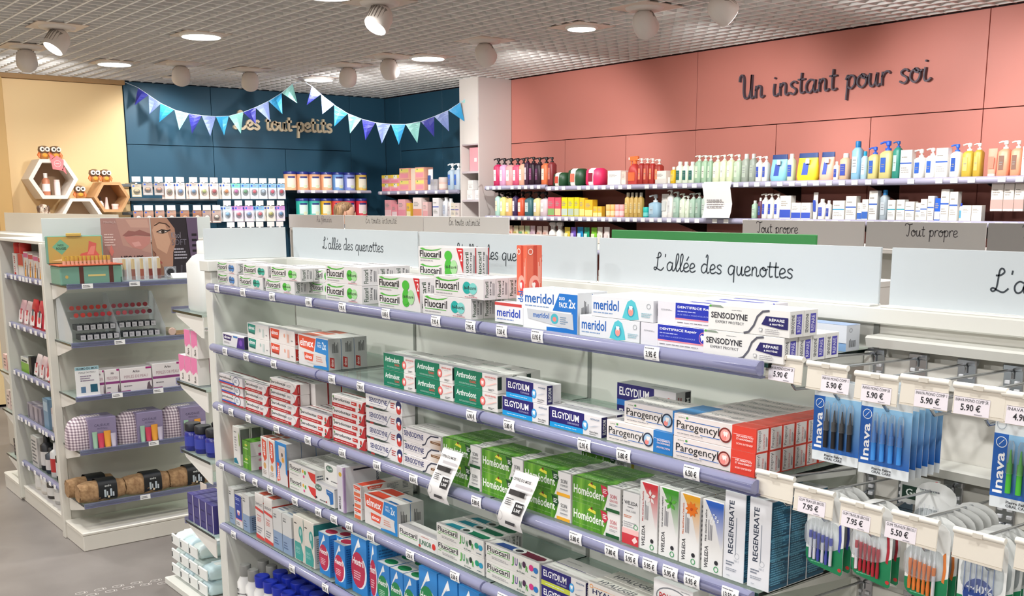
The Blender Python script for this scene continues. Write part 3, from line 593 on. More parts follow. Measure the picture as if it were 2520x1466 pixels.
# ------------------------------------------------------------------ bottles, tubes, pouches for the walls
def pump_cap(m, z, c, s=1.0):
    m.loft([(z, .016*s, .016*s), (z+.012*s, .016*s, .016*s), (z+.013*s, .007*s, .007*s), (z+.028*s, .007*s, .007*s)], c, 10)
    m.loft([(z+.026*s, .013*s, .013*s), (z+.046*s, .014*s, .014*s), (z+.05*s, .008*s, .008*s)], c, 10)
    m.tube([(0, 0, z+.043*s), (-.02*s, -.012*s, z+.043*s), (-.036*s, -.02*s, z+.036*s)], .006*s, c, 6)
def wall_item(kind, x, w_, h, c1, c2, c3, desc, y, zs, root_name, label, cat, group, rz=0):
    w_ = min(w_, .2); r = w_*.46; d = min(r, .036); cx = x+w_/2; m = MB()
    if rz: loc = (y, cx, zs)
    else: loc = (cx, y+max(d, .02), zs)
    def lab(u0, v0, u1, v1, c, dd=None):
        dd = dd or d; m.add([(r*2*(u0-.5), -dd*1.01-.0006, v0), (r*2*(u1-.5), -dd*1.01-.0006, v0), (r*2*(u1-.5), -dd*1.01-.0006, v1), (r*2*(u0-.5), -dd*1.01-.0006, v1)], [(0, 1, 2, 3)], c)
    sub = []
    if kind == 'p':
        s_ = min(1.1, max(.7, r/.036)); hb = h-.055*s_
        m.loft([(0, r*.94, d*.94, 4), (.004, r, d, 4), (hb*.88, r, d, 4), (hb*.95, r*.75, d*.75, 3), (hb, r*.36, d*.4, 2)], c1, 14)
        lab(.2, hb*.25, .62, hb*.75, c3); lab(.28, hb*.5, .54, hb*.53, '#8f8a88', d+.0005); lab(.28, hb*.43, .5, hb*.45, '#a9a4a2', d+.0005)
        q = MB(); pump_cap(q, hb-.002, c2, s_); sub.append(('pump', q))
    elif kind == 'b':
        hb = h*.84
        m.loft([(0, r*.94, d*.94, 3), (.004, r, d, 3), (hb*.9, r, d, 3), (hb, r*.5, d*.6, 2)], c1, 14); lab(.22, hb*.22, .78, hb*.72, c3)
        for q_ in (.6, .5, .42): lab(.3, hb*q_, .66, hb*(q_+.025), '#8d8f96', d+.0005)
        q = MB(); q.loft([(hb-.002, r*.5, min(d, r)*.62), (h-.004, r*.5, min(d, r)*.62), (h, r*.44, min(d, r)*.55)], c2, 12); sub.append(('cap', q))
    elif kind == 'x':
        D = min(max(w_*.6, .04), .09); m.box((-w_*.48, -d, 0), (w_*.48, D-d, h), c1, .0012)
        m.art((-w_*.48, -d, 0), X*w_*.96, Z*h, [('r', c3, 0, .52, 1, .57), ('m', '#9a9690', .12, .7, .75, .8, 1), ('m', '#a9a59f', .12, .2, .85, .42, 3)] if c3.startswith('#2') or c3.startswith('#3a') or c3.startswith('#4') else [('r', c3, .0, .08, 1, .42), ('m', '#a39c94', .12, .55, .8, .8, 3)])
    elif kind == 't':
        m.loft([(0, r*.8, r*.55), (.018, r*.8, r*.55)], '#f2efe8', 14)
        m.loft([(.018, r*.84, r*.5, 2), (h*.5, r*.95, r*.3, 2), (h-.008, r, .004, 2), (h, r, .003, 2)], c1, 16)
        dd = r*.42; m.add([(-r*.55, -dd-.003, h*.3), (r*.55, -dd-.003, h*.3), (r*.6, -.016, h*.72), (-r*.6, -.016, h*.72)], [(0, 1, 2, 3)], c3)
    elif kind == 'j':
        m.loft([(0, r*.95, r*.95), (.004, r, r), (h*.62, r, r)], c1, 18); q = MB(); q.loft([(h*.62, r*1.02, r*1.02), (h*.96, r*1.02, r*1.02), (h, r*.96, r*.96)], c2, 18); sub.append(('lid', q))
        for a in (-.5, .5): pass
        m.loft([(h*.15, r*1.004, r*1.004), (h*.5, r*1.004, r*1.004)], c3, 18, cap=False)
    elif kind == 'o':
        m.loft([(0, r*.9, .035, 2.5), (.03, r, .04, 2.5), (h*.55, r*.98, .026, 2.5), (h*.82, r*.92, .008, 3), (h, r*.9, .003, 3)], c1, 20)
        m.add([(-r*.3, -.0385, h*.22), (r*.3, -.0385, h*.22), (r*.26, -.024, h*.66), (-r*.26, -.024, h*.66)], [(0, 1, 2, 3)], c3)
        q = MB(); q.loft([(h*.83, r*.925, .0095, 3), (h*1.0, r*.905, .0045, 3)], c2, 20); sub.append(('seal_strip', q))
        q = MB(); q.loft([(0, .015, .012), (.03, .013, .011)], '#f3f1ec', 10, cx=r*.05, cy=-.045); 
        for i, v in enumerate(q.v): q.v[i] = (v[0]+.01, v[1]*.6-.004, v[2]+h*.62)
        sub.append(('spout', q))
    elif kind == 'g':
        for i, (z0, z1) in enumerate([(0, 1)]):
            m.loft([(0, r*.8, .05, 3), (h*.12, r, .06, 2.6), (h*.5, r*1.0, .062, 2.4), (h*.88, r*.96, .055, 2.6), (h, r*.7, .03, 3)], c1, 22)
        q = MB(); q.loft([(-.001, r*.34, .055, 5), (h*.12, r*.36, .064, 5), (h*.5, r*.36, .066, 5), (h*.9, r*.36, .06, 5), (h*1.01, r*.33, .035, 5)], c2, 16); 
        q.add([(-r*.26, -.0675, h*.25), (r*.26, -.0675, h*.25), (r*.26, -.064, h*.72), (-r*.26, -.064, h*.72)], [(0, 1, 2, 3)], c3); sub.append(('paper_band', q))
    elif kind == 's':
        hb = h*.74; m.loft([(0, r*.92, d, 4), (hb*.6, r, d, 4), (hb*.85, r*.75, d, 3), (hb, r*.3, d*.5)], c1, 14); lab(.15, hb*.2, .85, hb*.6, c3)
        q = MB(); q.loft([(hb, r*.32, .014), (h*.86, r*.3, .014)], c2, 10); q.box((-r*1.0, -.012, h*.84), (r*.7, .012, h), c2, .004); q.tube([(-r*.7, 0, h*.86), (-r*.8, 0, h*.72), (-r*.62, 0, h*.62)], .006, c2, 6)
        q.box((-r*1.25, -.009, h*.88), (-r*.98, .009, h*.97), '#f4f2ee', .002); sub.append(('trigger', q))
    o = tag(put(m.mesh(root_name), root_name, None, loc, rz), label, cat, group)
    for nm, q in sub: q.obj(nm, o)
    return o
KN = {'p': ('pump_bottle', 'pump bottle', 'bottle'), 'b': ('bottle', 'capped bottle', 'bottle'), 'x': ('carton', 'carton', 'box'), 't': ('tube', 'upright tube', 'tube'), 'j': ('jar', 'jar', 'jar'), 'o': ('refill_pouch', 'refill pouch', 'pouch'), 'g': ('rolled_towel', 'banded bundle', 'gift set'), 's': ('spray_bottle', 'trigger bottle', 'bottle')}
def fill(tab, zs, where):
    for i, (k, x, w_, h, c1, c2, c3, desc, _) in enumerate(tab):
        nm, kd, cat = KN[k]; prev = tab[i-1][7] if i else 'shelf start'
        tz = 1.787 if zs == 1.787 and x < -6.47 else zs
        if zs == 1.787: tz = 1.791 if x < -6.47 else 1.777
        wall_item(k, x, w_, h, c1, c2, c3, desc, 5.46, tz, nm, '%s %s %s, by the %s' % (desc, kd, where, prev), cat, {1.787: 'bottles and packs on the upper coral-wall shelf', 1.547: 'bottles and packs on the middle coral-wall shelf'}.get(zs, 'packs on the lower coral-wall shelves'))
fill(A1, 1.787, 'on upper coral-wall shelf'); fill(B1, 1.547, 'on middle coral-wall shelf'); fill(B2, 1.602, 'on raised coral-wall shelf'); fill(C1, 1.302, 'on low coral-wall shelf')
# curled notice hanging from the upper shelf
m = MB(); pts = [(.0, .01), (-.012, -.03), (.0, -.08), (.012, -.13), (.004, -.18), (-.012, -.222)]
for i in range(5):
    (a, z0), (b, z1) = pts[i], pts[i+1]; m.add([(0, a-.01, z0), (.235, a-.012, z0), (.235, b-.012, z1), (0, b-.01, z1)], [(0, 1, 2, 3)], '#f5f4f1')
m.art((.03, -.012, -.16), X*.18, Z*.06, [('m', '#8b8788', 0, 0, 1, 1, 4)])
o = m.obj('notice', None, (-4.805, 5.395, 1.775)); tag(o, 'curled white paper notice hanging from the upper coral-wall shelf', 'notice')
# blue corner shelves with tins
wall_shelf((-9.12, 5.43, 1.765), .82, 'x', [], 'shelf', .3) if 0 else None
def side_shelf(z, y0, y1, label, tags):
    t = thing('wall_shelf', (-9.10, y0, z), label, 'shelf'); L = y1-y0
    MB().box((-.33, 0, -.02), (-.01, L, 0), '#151a20', .001).obj('board', t)
    MB().tube([(0, 0, -.01), (0, L, -.01)], .015, '#b9b3c6:.3', 8).obj('price_rail', t)
    tm = MB().box((.001, -.02, -.012), (.004, .02, .012), '#f6f3f1').mesh('price_tag')
    for q in tags: put(tm, 'price_tag', t, (.014, q, -.01))
side_shelf(1.775, 4.62, 5.40, 'black-topped wall shelf holding the upper row of tins', [.04, .15, .27, .39, .52, .64])
side_shelf(1.53, 4.62, 5.40, 'black-topped wall shelf holding the lower row of tins', [.05, .2, .33, .47, .6, .7])
def tin(y, z, col, lab, desc, where):
    m = MB(); r = .058
    m.loft([(0, r, r), (.003, r*1.02, r*1.02), (.008, r, r), (.15, r, r)], col, 26)
    o = tag(put(m.mesh('formula_tin'), 'formula_tin', None, (-9.16, y, z)), desc+' formula tin with navy lid, '+where, 'tin', 'baby formula tins on the blue wall')
    q = MB(); q.loft([(.148, r*1.04, r*1.04), (.168, r*1.04, r*1.04), (.171, r*.98, r*.98)], '#26307e:.3', 26); q.obj('lid', o)
    q = MB(); 
    for s_, (z0, z1, c, a0, a1) in enumerate([(.03, .115, lab, -.75, .75), (.112, .128, '#27337a', -.6, .6), (.02, .05, '#dfe8c8', -.1, .55)]):
        n = 8; R = r+.0006+.0004*s_
        vs = []
        for j in range(n+1):
            a = a0+(a1-a0)*j/n-.15; vs += [(R*math.cos(a), R*math.sin(a), z0), (R*math.cos(a), R*math.sin(a), z1)]
        q.add(vs, [(2*j, 2*j+2, 2*j+3, 2*j+1) for j in range(n)], c, True)
    q.obj('printed_label', o)
for y, c, l, d in [(4.575, '#f0b98e', '#f6e3d2', 'overlapped peach'), (4.70, '#efb084', '#f8ecdf', 'first full peach'), (4.825, '#efb084', '#f8ecdf', 'middle peach'), (4.95, '#efb389', '#f8ecdf', 'last peach'), (5.075, '#6f9fdc', '#e2edf7', 'sky-blue'), (5.20, '#8a98dc', '#e8eaf7', 'lavender-blue'), (5.33, '#e9c25a', '#f5eed8', 'yellow')]: tin(y, 1.777, c, l, d, 'upper row')
for y, c, l, d in [(4.69, '#35b5a5', '#d8f0e8', 'turquoise'), (4.815, '#45b8a8', '#dcf0ea', 'second turquoise'), (4.935, '#eab030', '#f8eed0', 'amber-yellow'), (5.06, '#e0504e', '#f4dcd8', 'red'), (5.19, '#d8325c', '#f2dce2', 'crimson'), (5.325, '#e03a4a', '#f6e4e4', 'scarlet')]: tin(y, 1.532, c, l, d, 'lower row')
# right-hand blue wall shelves
wall_shelf((-9.02, 5.45, 1.765), 1.33, 'y', rtags(1.33, .16, 0, 2), 'blue-wall shelf between the corner and the marble pillar, upper', .33)
wall_shelf((-9.02, 5.45, 1.525), 1.33, 'y', rtags(1.33, .13, 0, 4), 'blue-wall shelf between the corner and the marble pillar, lower', .33)
def item(kind, x, w_, h, c1, c2, c3, label, cat, grp, y, z):
    wall_item(kind, x, w_, h, c1, c2, c3, '', y, z, KN[kind][0], label, cat, grp)
GN = 'mother and baby care on the blue wall shelves'
for i, (x, k) in enumerate([(-8.985, 0), (-8.985, 1), (-8.825, 0), (-8.825, 1)]):
    o = MB().box((0, 0, 0), (.155, .09, .076), '#f6a9b6', .001).art((0, 0, 0), X*.155, Z*.076, [('r', '#f8d84a', 0, .62, 1, 1), ('r', '#f6f0e0', .35, .5, .75, .95), ('r', '#3c8a60', .42, .78, .5, .92), ('r', '#f48ca0', .1, .1, .9, .35)]).obj('carton', None, (x, 5.46, 1.767+k*.077))
    tag(o, 'pink and yellow care carton, %s %s beside the blue corner' % (('lower', 'upper')[k], ('outer', 'inner')[i//2]), 'box', GN)
for x, kk, w_ in [(-8.665, (0, 1), .165), (-8.395, (0, 1), .15)]:
    for k in kk:
        o = MB().box((0, 0, 0), (w_, .1, .105), '#f2b09a', .001).art((0, 0, 0), X*w_, Z*.105, [('r', '#f2e27a', .05, .62, .95, .9), ('r', '#f49aa8', .1, .15, .9, .5), ('r', '#5c9a50', .2, .78, .3, .9)]).obj('carton', None, (x, 5.46, 1.767+k*.106))
        tag(o, 'peach carton with yellow and pink bands, %s of the %s tall pair' % (('lower', 'upper')[k], 'wider' if w_ > .16 else 'narrower'), 'box', GN)
o = MB().box((0, 0, 0), (.1, .1, .205), '#ead9c6', .001).obj('carton', None, (-8.497, 5.48, 1.767)); tag(o, 'plain beige carton between two peach stacks', 'box', GN)
for e in [('t', -8.235, .085, .19, '#f4f2ef', '', '#3a5a9a', 'white tube with blue dot on the upper blue-wall shelf'), ('x', -8.145, .06, .10, '#a9a6ae', '', '#b8b5bb', 'small grey carton beside the white tube'), ('x', -8.085, .05, .10, '#b5b1b4', '', '#c4c0c2', 'second small grey carton beside the round pink tub'), ('j', -8.03, .10, .115, '#e8c4b8', '#dccac4', '#f0dcd2', 'round blush tub on the upper blue-wall shelf'), ('p', -7.885, .085, .24, '#b9cede', '#f2f2f2', '#4a78d0', 'pale blue pump bottle, first of two by the pillar'), ('p', -7.79, .085, .24, '#c4d4e2', '#f2f2f2', '#4a78d0', 'pale blue pump bottle touching the pillar')]:
    item(e[0], *e[1:7], e[7], {'t': 'tube', 'x': 'box', 'j': 'tub', 'p': 'bottle'}[e[0]], GN, 5.46, 1.767)
lo = [('x', -8.96, .12, .16, '#f2a8ae', '', '#f6d0d0', 'pink carton'), ('x', -8.83, .09, .12, '#ef98a2', '', '#f8e0e0', 'low rose carton'), ('x', -8.72, .13, .165, '#f4b8bc', '', '#f09aa8', 'wide pink carton'), ('x', -8.57, .07, .13, '#f0c040', '', '#f8eab0', 'yellow carton'), ('x', -8.46, .15, .18, '#f4e4de', '', '#e8987a', 'white carton with orange drop'), ('x', -8.29, .08, .14, '#efc8c4', '', '#e8a8a8', 'blush carton'), ('x', -8.13, .10, .175, '#f3efee', '', '#3a58b8', 'white carton with blue dot'), ('b', -7.985, .07, .18, '#e4e6ea', '#f2f2f2', '#c8d0e0', 'pale bottle'), ('b', -7.905, .06, .17, '#e9e6e4', '#e8e8ea', '#e0d8d8', 'cream bottle'), ('x', -7.84, .06, .13, '#f6ecd8', '', '#3a50a0', 'cream slim carton'), ('x', -7.775, .055, .13, '#f4e6e0', '', '#4a50a8', 'white slim carton with violet mark')]
for i, e in enumerate(lo): item(e[0], *e[1:7], e[7]+' on the lower blue-wall shelf, %s from the corner' % ORD[i+1], 'box' if e[0] == 'x' else 'bottle', GN, 5.47, 1.527)
# pillar niche contents
o = MB().box((0, 0, 0), (.17, .06, .20), '#f3a9b2', .001).art((0, 0, 0), X*.17, Z*.2, [('r', '#f8e8e8', .4, .4, .62, .56)]).obj('gift_box', None, (-7.59, 5.50, 1.923)); tag(o, 'pink gift box with white label in the top pillar niche', 'box')
for i, (x, z) in enumerate([(-7.62, 1.684), (-7.62, 1.768), (-7.53, 1.684), (-7.495, 1.768)]):
    o = MB().box((0, 0, 0), (.075, .06, .082), '#f3f0ee', .001).art((0, 0, 0), X*.075, Z*.082, [('r', '#d8d0ce', 0, .55, 1, .58), ('m', '#b8b0ae', .2, .2, .8, .45, 2)]).obj('carton', None, (x, 5.49+.01*i, z)); tag(o, 'small white carton in the second pillar niche, '+('lower outer', 'upper outer', 'lower inner', 'upper inner')[i], 'box')
for i, x in enumerate((-7.62, -7.53)):
    o = MB().box((0, 0, 0), (.08, .06, .11), '#e9e6ea', .001).art((0, 0, 0), X*.08, Z*.11, [('m', '#9a94a0', .2, .2, .8, .8, 4)]).obj('carton', None, (x, 5.49, 1.209)); tag(o, 'white carton low in the pillar beside the header, '+('outer', 'inner')[i], 'box')
# ------------------------------------------------------------------ hanging baby packs
def hang_pack(y, ztop, h, w_, card, blob, accent, desc, deep, zplate):
    hk = thing('peg_hook', (-9.44, y, zplate), 'white-plated peg hook over the '+desc, 'hook', 'peg hooks on the blue wall')
    MB().tube([(0, 0, -.03), (.25, 0, -.03), (.275, 0, -.02)], .003, 'chrome', 6).obj('wire', hk)
    pp = MB().box((.285, -.036, -.022), (.289, .036, .022), '#f4ecea', .001).obj('price_plate', hk)
    for k in range(deep):
        m = MB(); m.box((-.001, -w_/2, -h), (.001, w_/2, 0), card, .0004)
        m.art((.001, -w_/2, -h), Y*w_, Z*h, [('r', accent, 0, .72, 1, 1), ('r', '#3a66c8', .1, .8, .3, .92), ('m', '#a09890', .4, .8, .9, .92, 2), ('r', '#f6efe6', .08, .06, .92, .14)])
        o = tag(put(m.mesh('hanging_pack'), 'hanging_pack', None, (-9.158-.022*k, y-.018*k, ztop)), '%s%s' % (desc, ('', ', second on its hook', ', third on its hook')[k]), 'baby pack', 'baby packs hanging on the blue wall')
        q = MB(); q.loft([(0, w_*.34, h*.22, 2.4), (.012, w_*.3, h*.19, 2.4), (.016, w_*.2, h*.12, 2)], 'clear', 14); q.v = [(v[2]+.001, v[0], v[1]-h*.56) for v in q.v]; q.obj('blister', o)
        q = MB(); q.loft([(0, w_*.2, h*.1), (.007, w_*.22, h*.12), (.011, w_*.1, h*.06)], blob, 12); q.v = [(v[2]+.001, v[0], v[1]-h*.52) for v in q.v]; q.loft([(0, .01, .01), (.012, .008, .008)], '#f4f0ea', 8); q.obj('soother', o)
row1 = [3.146, 3.242, 3.339, 3.429, 3.526, 3.644, 3.741, 3.833, 3.947, 4.039, 4.128, 4.215, 4.301, 4.393, 4.483]
c1 = [('#cfc2a4', '#d0b890', '#c8bda4', 'tan pack'), ('#b9b0ac', '#e0a880', '#a8a09c', 'grey pack with orange blob'), ('#b4a8a4', '#d89070', '#a29a96', 'grey pack with coral blob'), ('#f3d9cf', '#8a8060', '#f6e6de', 'cream pack with olive soother'), ('#f4e0d6', '#5f84b4', '#f6e8e0', 'cream pack with blue soother'), ('#f4ded4', '#7090b0', '#efcfc4', 'cream pack with steel soother'), ('#f6e2d6', '#a8b060', '#f8ece4', 'cream pack with green soother'), ('#f3d6ce', '#b03038', '#f8eae4', 'cream pack with red soother'), ('#f8f0e4', '#d08040', '#f8f4ea', 'white pack with amber soother'), ('#f4f0ec', '#c060a0', '#7fd8c8', 'mint-topped pack with purple soother'), ('#e6ecf0', '#60a070', '#8cc4e8', 'blue-topped pack with green soother'), ('#e4eaf0', '#e06070', '#94c8ec', 'blue-topped pack with coral soother'), ('#e4eaf0', '#b8c8d8', '#94c8ec', 'blue-topped pack with pale soother'), ('#e4e6f0', '#e05070', '#94c8ec', 'blue-topped pack with rose soother'), ('#e4e6f0', '#c02040', '#94c8ec', 'blue-topped pack with crimson soother')]
for i, (y, c) in enumerate(zip(row1, c1)): hang_pack(y, 1.835 if i else 1.82, .105 if i < 3 else .138, .082, c[0], c[1], c[2], c[3]+' in the upper row', 1 if i < 3 else 2, 1.862)
row2 = [3.146, 3.237, 3.332, 3.434, 3.552, 3.665, 3.754, 3.843, 3.946, 4.053, 4.153, 4.26, 4.368, 4.468]
c2 = [('#a87f6c', '#f0e0d0', '#b88c78', 'brown pack'), ('#b08672', '#f4e8da', '#bc9480', 'second brown pack'), ('#ac8470', '#f4e8da', '#b89080', 'third brown pack'), ('#b08874', '#f4e4d4', '#c09a86', 'fourth brown pack'), ('#a5745a', '#d89058', '#b08068', 'copper pack'), ('#9a6a52', '#eac8b0', '#a87860', 'dark copper pack'), ('#a89088', '#e4d4cc', '#b4988c', 'taupe pack'), ('#b8a098', '#f4e4d4', '#c4aca0', 'pale taupe pack'), ('#e8ecf2', '#88b8dc', '#c8dcf0', 'pale blue pack'), ('#eee4f0', '#e07080', '#d89ce0', 'lilac-topped pack with coral soother'), ('#eee4f0', '#80a0c8', '#d89ce0', 'lilac-topped pack with blue soother'), ('#e6ecf2', '#e86878', '#8cc4ec', 'sky-topped pack with pink soother'), ('#f4ece0', '#c8c060', '#f4e8dc', 'cream-topped pack with olive-yellow soother'), ('#eee4f0', '#5088b8', '#d89ce0', 'lilac-topped pack with navy soother')]
for i, (y, c) in enumerate(zip(row2, c2)): hang_pack(y, (1.60 if i < 8 else 1.635), .11 if i < 8 else .138, .082, c[0], c[1], c[2], c[3]+' in the middle row', 1 if i < 8 else 2, 1.622 if i < 8 else 1.662)
for i, y in enumerate([3.47, 3.56, 3.97, 4.07, 4.16, 4.25, 4.36, 4.45]): hang_pack(y, (1.44 if i > 1 else 1.385), .12, .08, ('#f2dcd4', '#f2dcd4', '#e8c0e0', '#f2ece4', '#f2e8e0', '#f4ece4', '#f0a088', '#ef9880')[i], '#c8a898', ('#f6e8e4', '#f6e8e4', '#d890d8', '#f4f0ea', '#f4f0ea', '#f4f0ea', '#f08868', '#f08868')[i], ORD[i+1]+' pack in the lowest row', 1, (1.47 if i > 1 else 1.415))
for z, a, b in ((1.815, 3.10, 3.97), (1.575, 3.10, 3.97), (1.695, 3.10, 3.97)):
    o = MB().box((-9.43, a, z-.012), (-9.415, b, z+.012), '#6f7478:.3', .002).obj('hook_bar'); tag(o, 'horizontal metal bar behind the baby packs, %s' % ('behind the upper row' if z > 1.8 else 'in the gap between rows' if z > 1.6 else 'behind the middle row'), 'rail')
# ------------------------------------------------------------------ hexagon shelves
def hexagon(y, z, R, col, d, label):
    t = thing('hexagon_shelf', (-9.45, y, z), label, 'shelf'); o_ = [(R*math.cos(math.pi/3*k), R*math.sin(math.pi/3*k)*.95) for k in range(6)]; q = [(a*.82, b*.82) for a, b in o_]
    for k in range(6):
        a, b, c, e = o_[k], o_[(k+1) % 6], q[(k+1) % 6], q[k]
        MB().prism([a, b, c, e], 0, d, col, 0).obj('board', t)
    MB().prism([(a*.9, b*.9) for a, b in o_], 0, .006, '#a98c70' if col != WHITE else '#a9876c', 0).obj('back_board', t)
hexagon(2.497, 1.857, .192, '#f1e8dc', .24, 'white hexagon shelf holding two bottles on the yellow wall')
hexagon(2.955, 1.713, .150, '#cfa172', .24, 'wooden hexagon shelf beside the blue wall edge')
hexagon(2.70, 1.565, .168, '#f1e8dc', .24, 'white hexagon shelf lowest, between the other two')
hx = MB().box((-9.45, 2.28, 1.548), (-9.2, 2.52, 1.560), 'wood', .001).obj('ledge'); tag(hx, 'small wooden ledge under the plush dog', 'shelf')
def owl(y, z, label):
    t = thing('plush_owl', (-9.24, y, z), label, 'soft toy', 'plush owls on the hexagon shelves')
    m = MB(); m.loft([(0, .028, .03), (.03, .036, .038), (.055, .026, .028)], '#b87a42', 14); m.loft([(.045, .03, .036), (.07, .04, .046), (.095, .034, .04), (.104, .012, .014)], '#7c5f45', 14); m.obj('body', t)
    q = MB()
    for s_ in (-1, 1):
        q.loft([(0, .02, .02), (.006, .018, .018)], '#efe6dc', 14); n_ = len(q.v)
        q.v[n_-14*4:] = [(v[2]+.036, v[0]+s_*.02, v[1]+.075) for v in q.v[n_-14*4:]]
        q.loft([(0, .009, .009), (.004, .006, .006)], '#3b332c', 10); q.v[-40:] = [(v[2]+.042, v[0]+s_*.018, v[1]+.075) for v in q.v[-40:]]
    q.obj('eyes', t)
    q = MB(); q.loft([(0, .02, .018), (.006, .012, .01)], '#f2a23c', 12); q.v = [(v[2]+.032, v[0], v[1]+.028) for v in q.v]; q.obj('belly_patch', t)
    for s_ in (-1, 1): MB().tube([(0, s_*.03, .05), (.01, s_*.044, .028), (.02, s_*.04, .008)], [.012, .012, .005], '#e8793a', 8).obj('wing', t)
owl(2.445, 2.0165, 'brown and orange plush owl, first on the upper white hexagon'); owl(2.533, 2.0165, 'brown and orange plush owl, second on the upper white hexagon')
owl(2.83, 1.8375, 'brown and orange plush owl, first on the wooden hexagon'); owl(2.92, 1.8375, 'brown and orange plush owl, second on the wooden hexagon'); owl(2.70, 1.7045, 'brown and orange plush owl on the lowest white hexagon')
m = MB(); m.prism([(-.04, -.05), (.04, -.06), (.05, .02), (.0, .06), (-.05, .02)], 0, .004, '#f0868a', 0); m.prism([(-.055, .02), (-.02, .05), (-.05, .07)], 0, .004, '#ee7a80', 0); m.prism([(.03, -.05), (.065, -.09), (.055, -.03)], 0, .004, '#ee7a80', 0)
m.art((.004, -.04, -.04), Y*.08, Z*.07, [('o', '#fbd8d8', .5, .5, .3, .34, .003), ('m', '#fbe6e6', .3, .42, .7, .58, 1)]); o = m.obj('paper_star', None, (-9.198, 2.532, 1.985)); tag(o, 'coral paper cut-out taped on the upper white hexagon', 'decoration')
m = MB(); m.loft([(0, .045, .04), (.03, .05, .05), (.05, .03, .03)], 'plush', 16); m.loft([(0, .03, .04), (.03, .04, .036), (.055, .028, .026), (.062, .01, .01)], 'plush', 16, cx=.02); m.v[64+32:] = [(v[0]+.01, v[1]-.01, v[2]+.035) for v in m.v[64+32:]]
o = m.obj('plush_dog', None, (-9.29, 2.42, 1.5605)); tag(o, 'small brown and cream plush dog on the wooden ledge', 'soft toy')
for s_ in (-1, 1): MB().loft([(0, .010, .006), (.03, .016, .012), (.05, .008, .006)], '#5f4636', 10, cx=.03, cy=s_*.04-.01).obj('ear', o, (0, 0, .035))
MB().loft([(0, .006, .006), (.008, .004, .004)], '#2a211c', 8, cx=.07, cy=-.01).obj('nose', o, (0, 0, .06))
GH = 'skin care on the hexagon shelves'
wall_b = lambda m, nm, y, z, lab_, sub=None: tag(put(m.mesh(nm), nm, None, (-9.29, y, z+(.0095 if z > 1.7 else .021))), lab_, 'bottle', GH)
m = MB(); m.loft([(0, .034, .03), (.12, .034, .03), (.14, .014, .014)], '#c07a5a', 14); m.loft([(.03, .0345, .0305), (.09, .0345, .0305)], '#f8ecea', 14, cap=False); o = wall_b(m, 'bottle', 2.455, 1.72, 'copper bottle with white label inside the white hexagon'); MB().loft([(.138, .016, .016), (.175, .016, .016)], '#f2ece6', 12).obj('cap', o)
m = MB(); m.loft([(0, .026, .024), (.105, .026, .024)], '#f6e6e2', 14); o = wall_b(m, 'bottle', 2.54, 1.72, 'pale pink bottle beside the copper one'); MB().loft([(.105, .024, .022), (.125, .024, .022)], '#f2dcd6', 12).obj('cap', o)
m = MB(); m.loft([(0, .026, .024), (.05, .026, .024), (.07, .01, .01)], '#f4e4e0', 14); o = wall_b(m, 'bottle', 2.88, 1.592, 'small white bottle with dark dropper in the wooden hexagon'); MB().loft([(.07, .008, .008), (.10, .007, .007)], '#3a2c28', 10).obj('dropper', o)
m = MB(); m.loft([(0, .02, .02), (.015, .022, .018), (.10, .026, .004)], '#f6e0dc', 14); wall_b(m, 'tube', 2.93, 1.592, 'pale pink tube in the wooden hexagon')
m = MB(); m.loft([(0, .028, .028), (.03, .028, .028)], '#f4d4d0', 16); o = wall_b(m, 'jar', 3.0, 1.592, 'pink jar in the wooden hexagon'); MB().loft([(.03, .03, .03), (.045, .03, .03)], '#f6e6e2', 16).obj('lid', o)
# ------------------------------------------------------------------ bunting
BC = ['#34389a', '#8496cc', '#36a0d8', '#8cc8c2']
def bunting(F, e0, e1, label, shift=0):
    t = thing('bunting', (0, 0, 0), label, 'bunting')
    path = [e0]+[f[0] for f in F]+[F[-1][1]]+[e1]
    MB().tube(path, .0025, '#c8d8e8', 6).obj('ribbon', t)
    for i, (a, b, c) in enumerate(F):
        a, b, c = Vector(a), Vector(b), Vector(c); nn = (b-a).cross(c-a).normalized()*.0012; mid = (a+b)/2*.35+c*.0; m = MB(); rows = []
        for k in range(6):
            s_ = k/5; L_ = a.lerp(c, s_); R_ = b.lerp(c, s_); bow = nn*(12*math.sin(s_*3)*(1 if i % 2 else -1)); rows += [L_, (L_+R_)/2+bow, R_]
        f = []
        for k in range(5): f += [(3*k, 3*k+1, 3*k+4, 3*k+3), (3*k+1, 3*k+2, 3*k+5, 3*k+4)]
        m.add([p+nn for p in rows], f, BC[(i+shift) % 4]); m.add([p-nn for p in rows], [tuple(reversed(q)) for q in f], BC[(i+shift) % 4]); m.obj('pennant', t)
bunting(GA, GE[0], GE[1], 'blue fabric bunting hanging from the yellow wall corner over the baby packs'); bunting(GB, GE[2], GE[3], 'blue fabric bunting hanging over the tins towards the marble pillar')
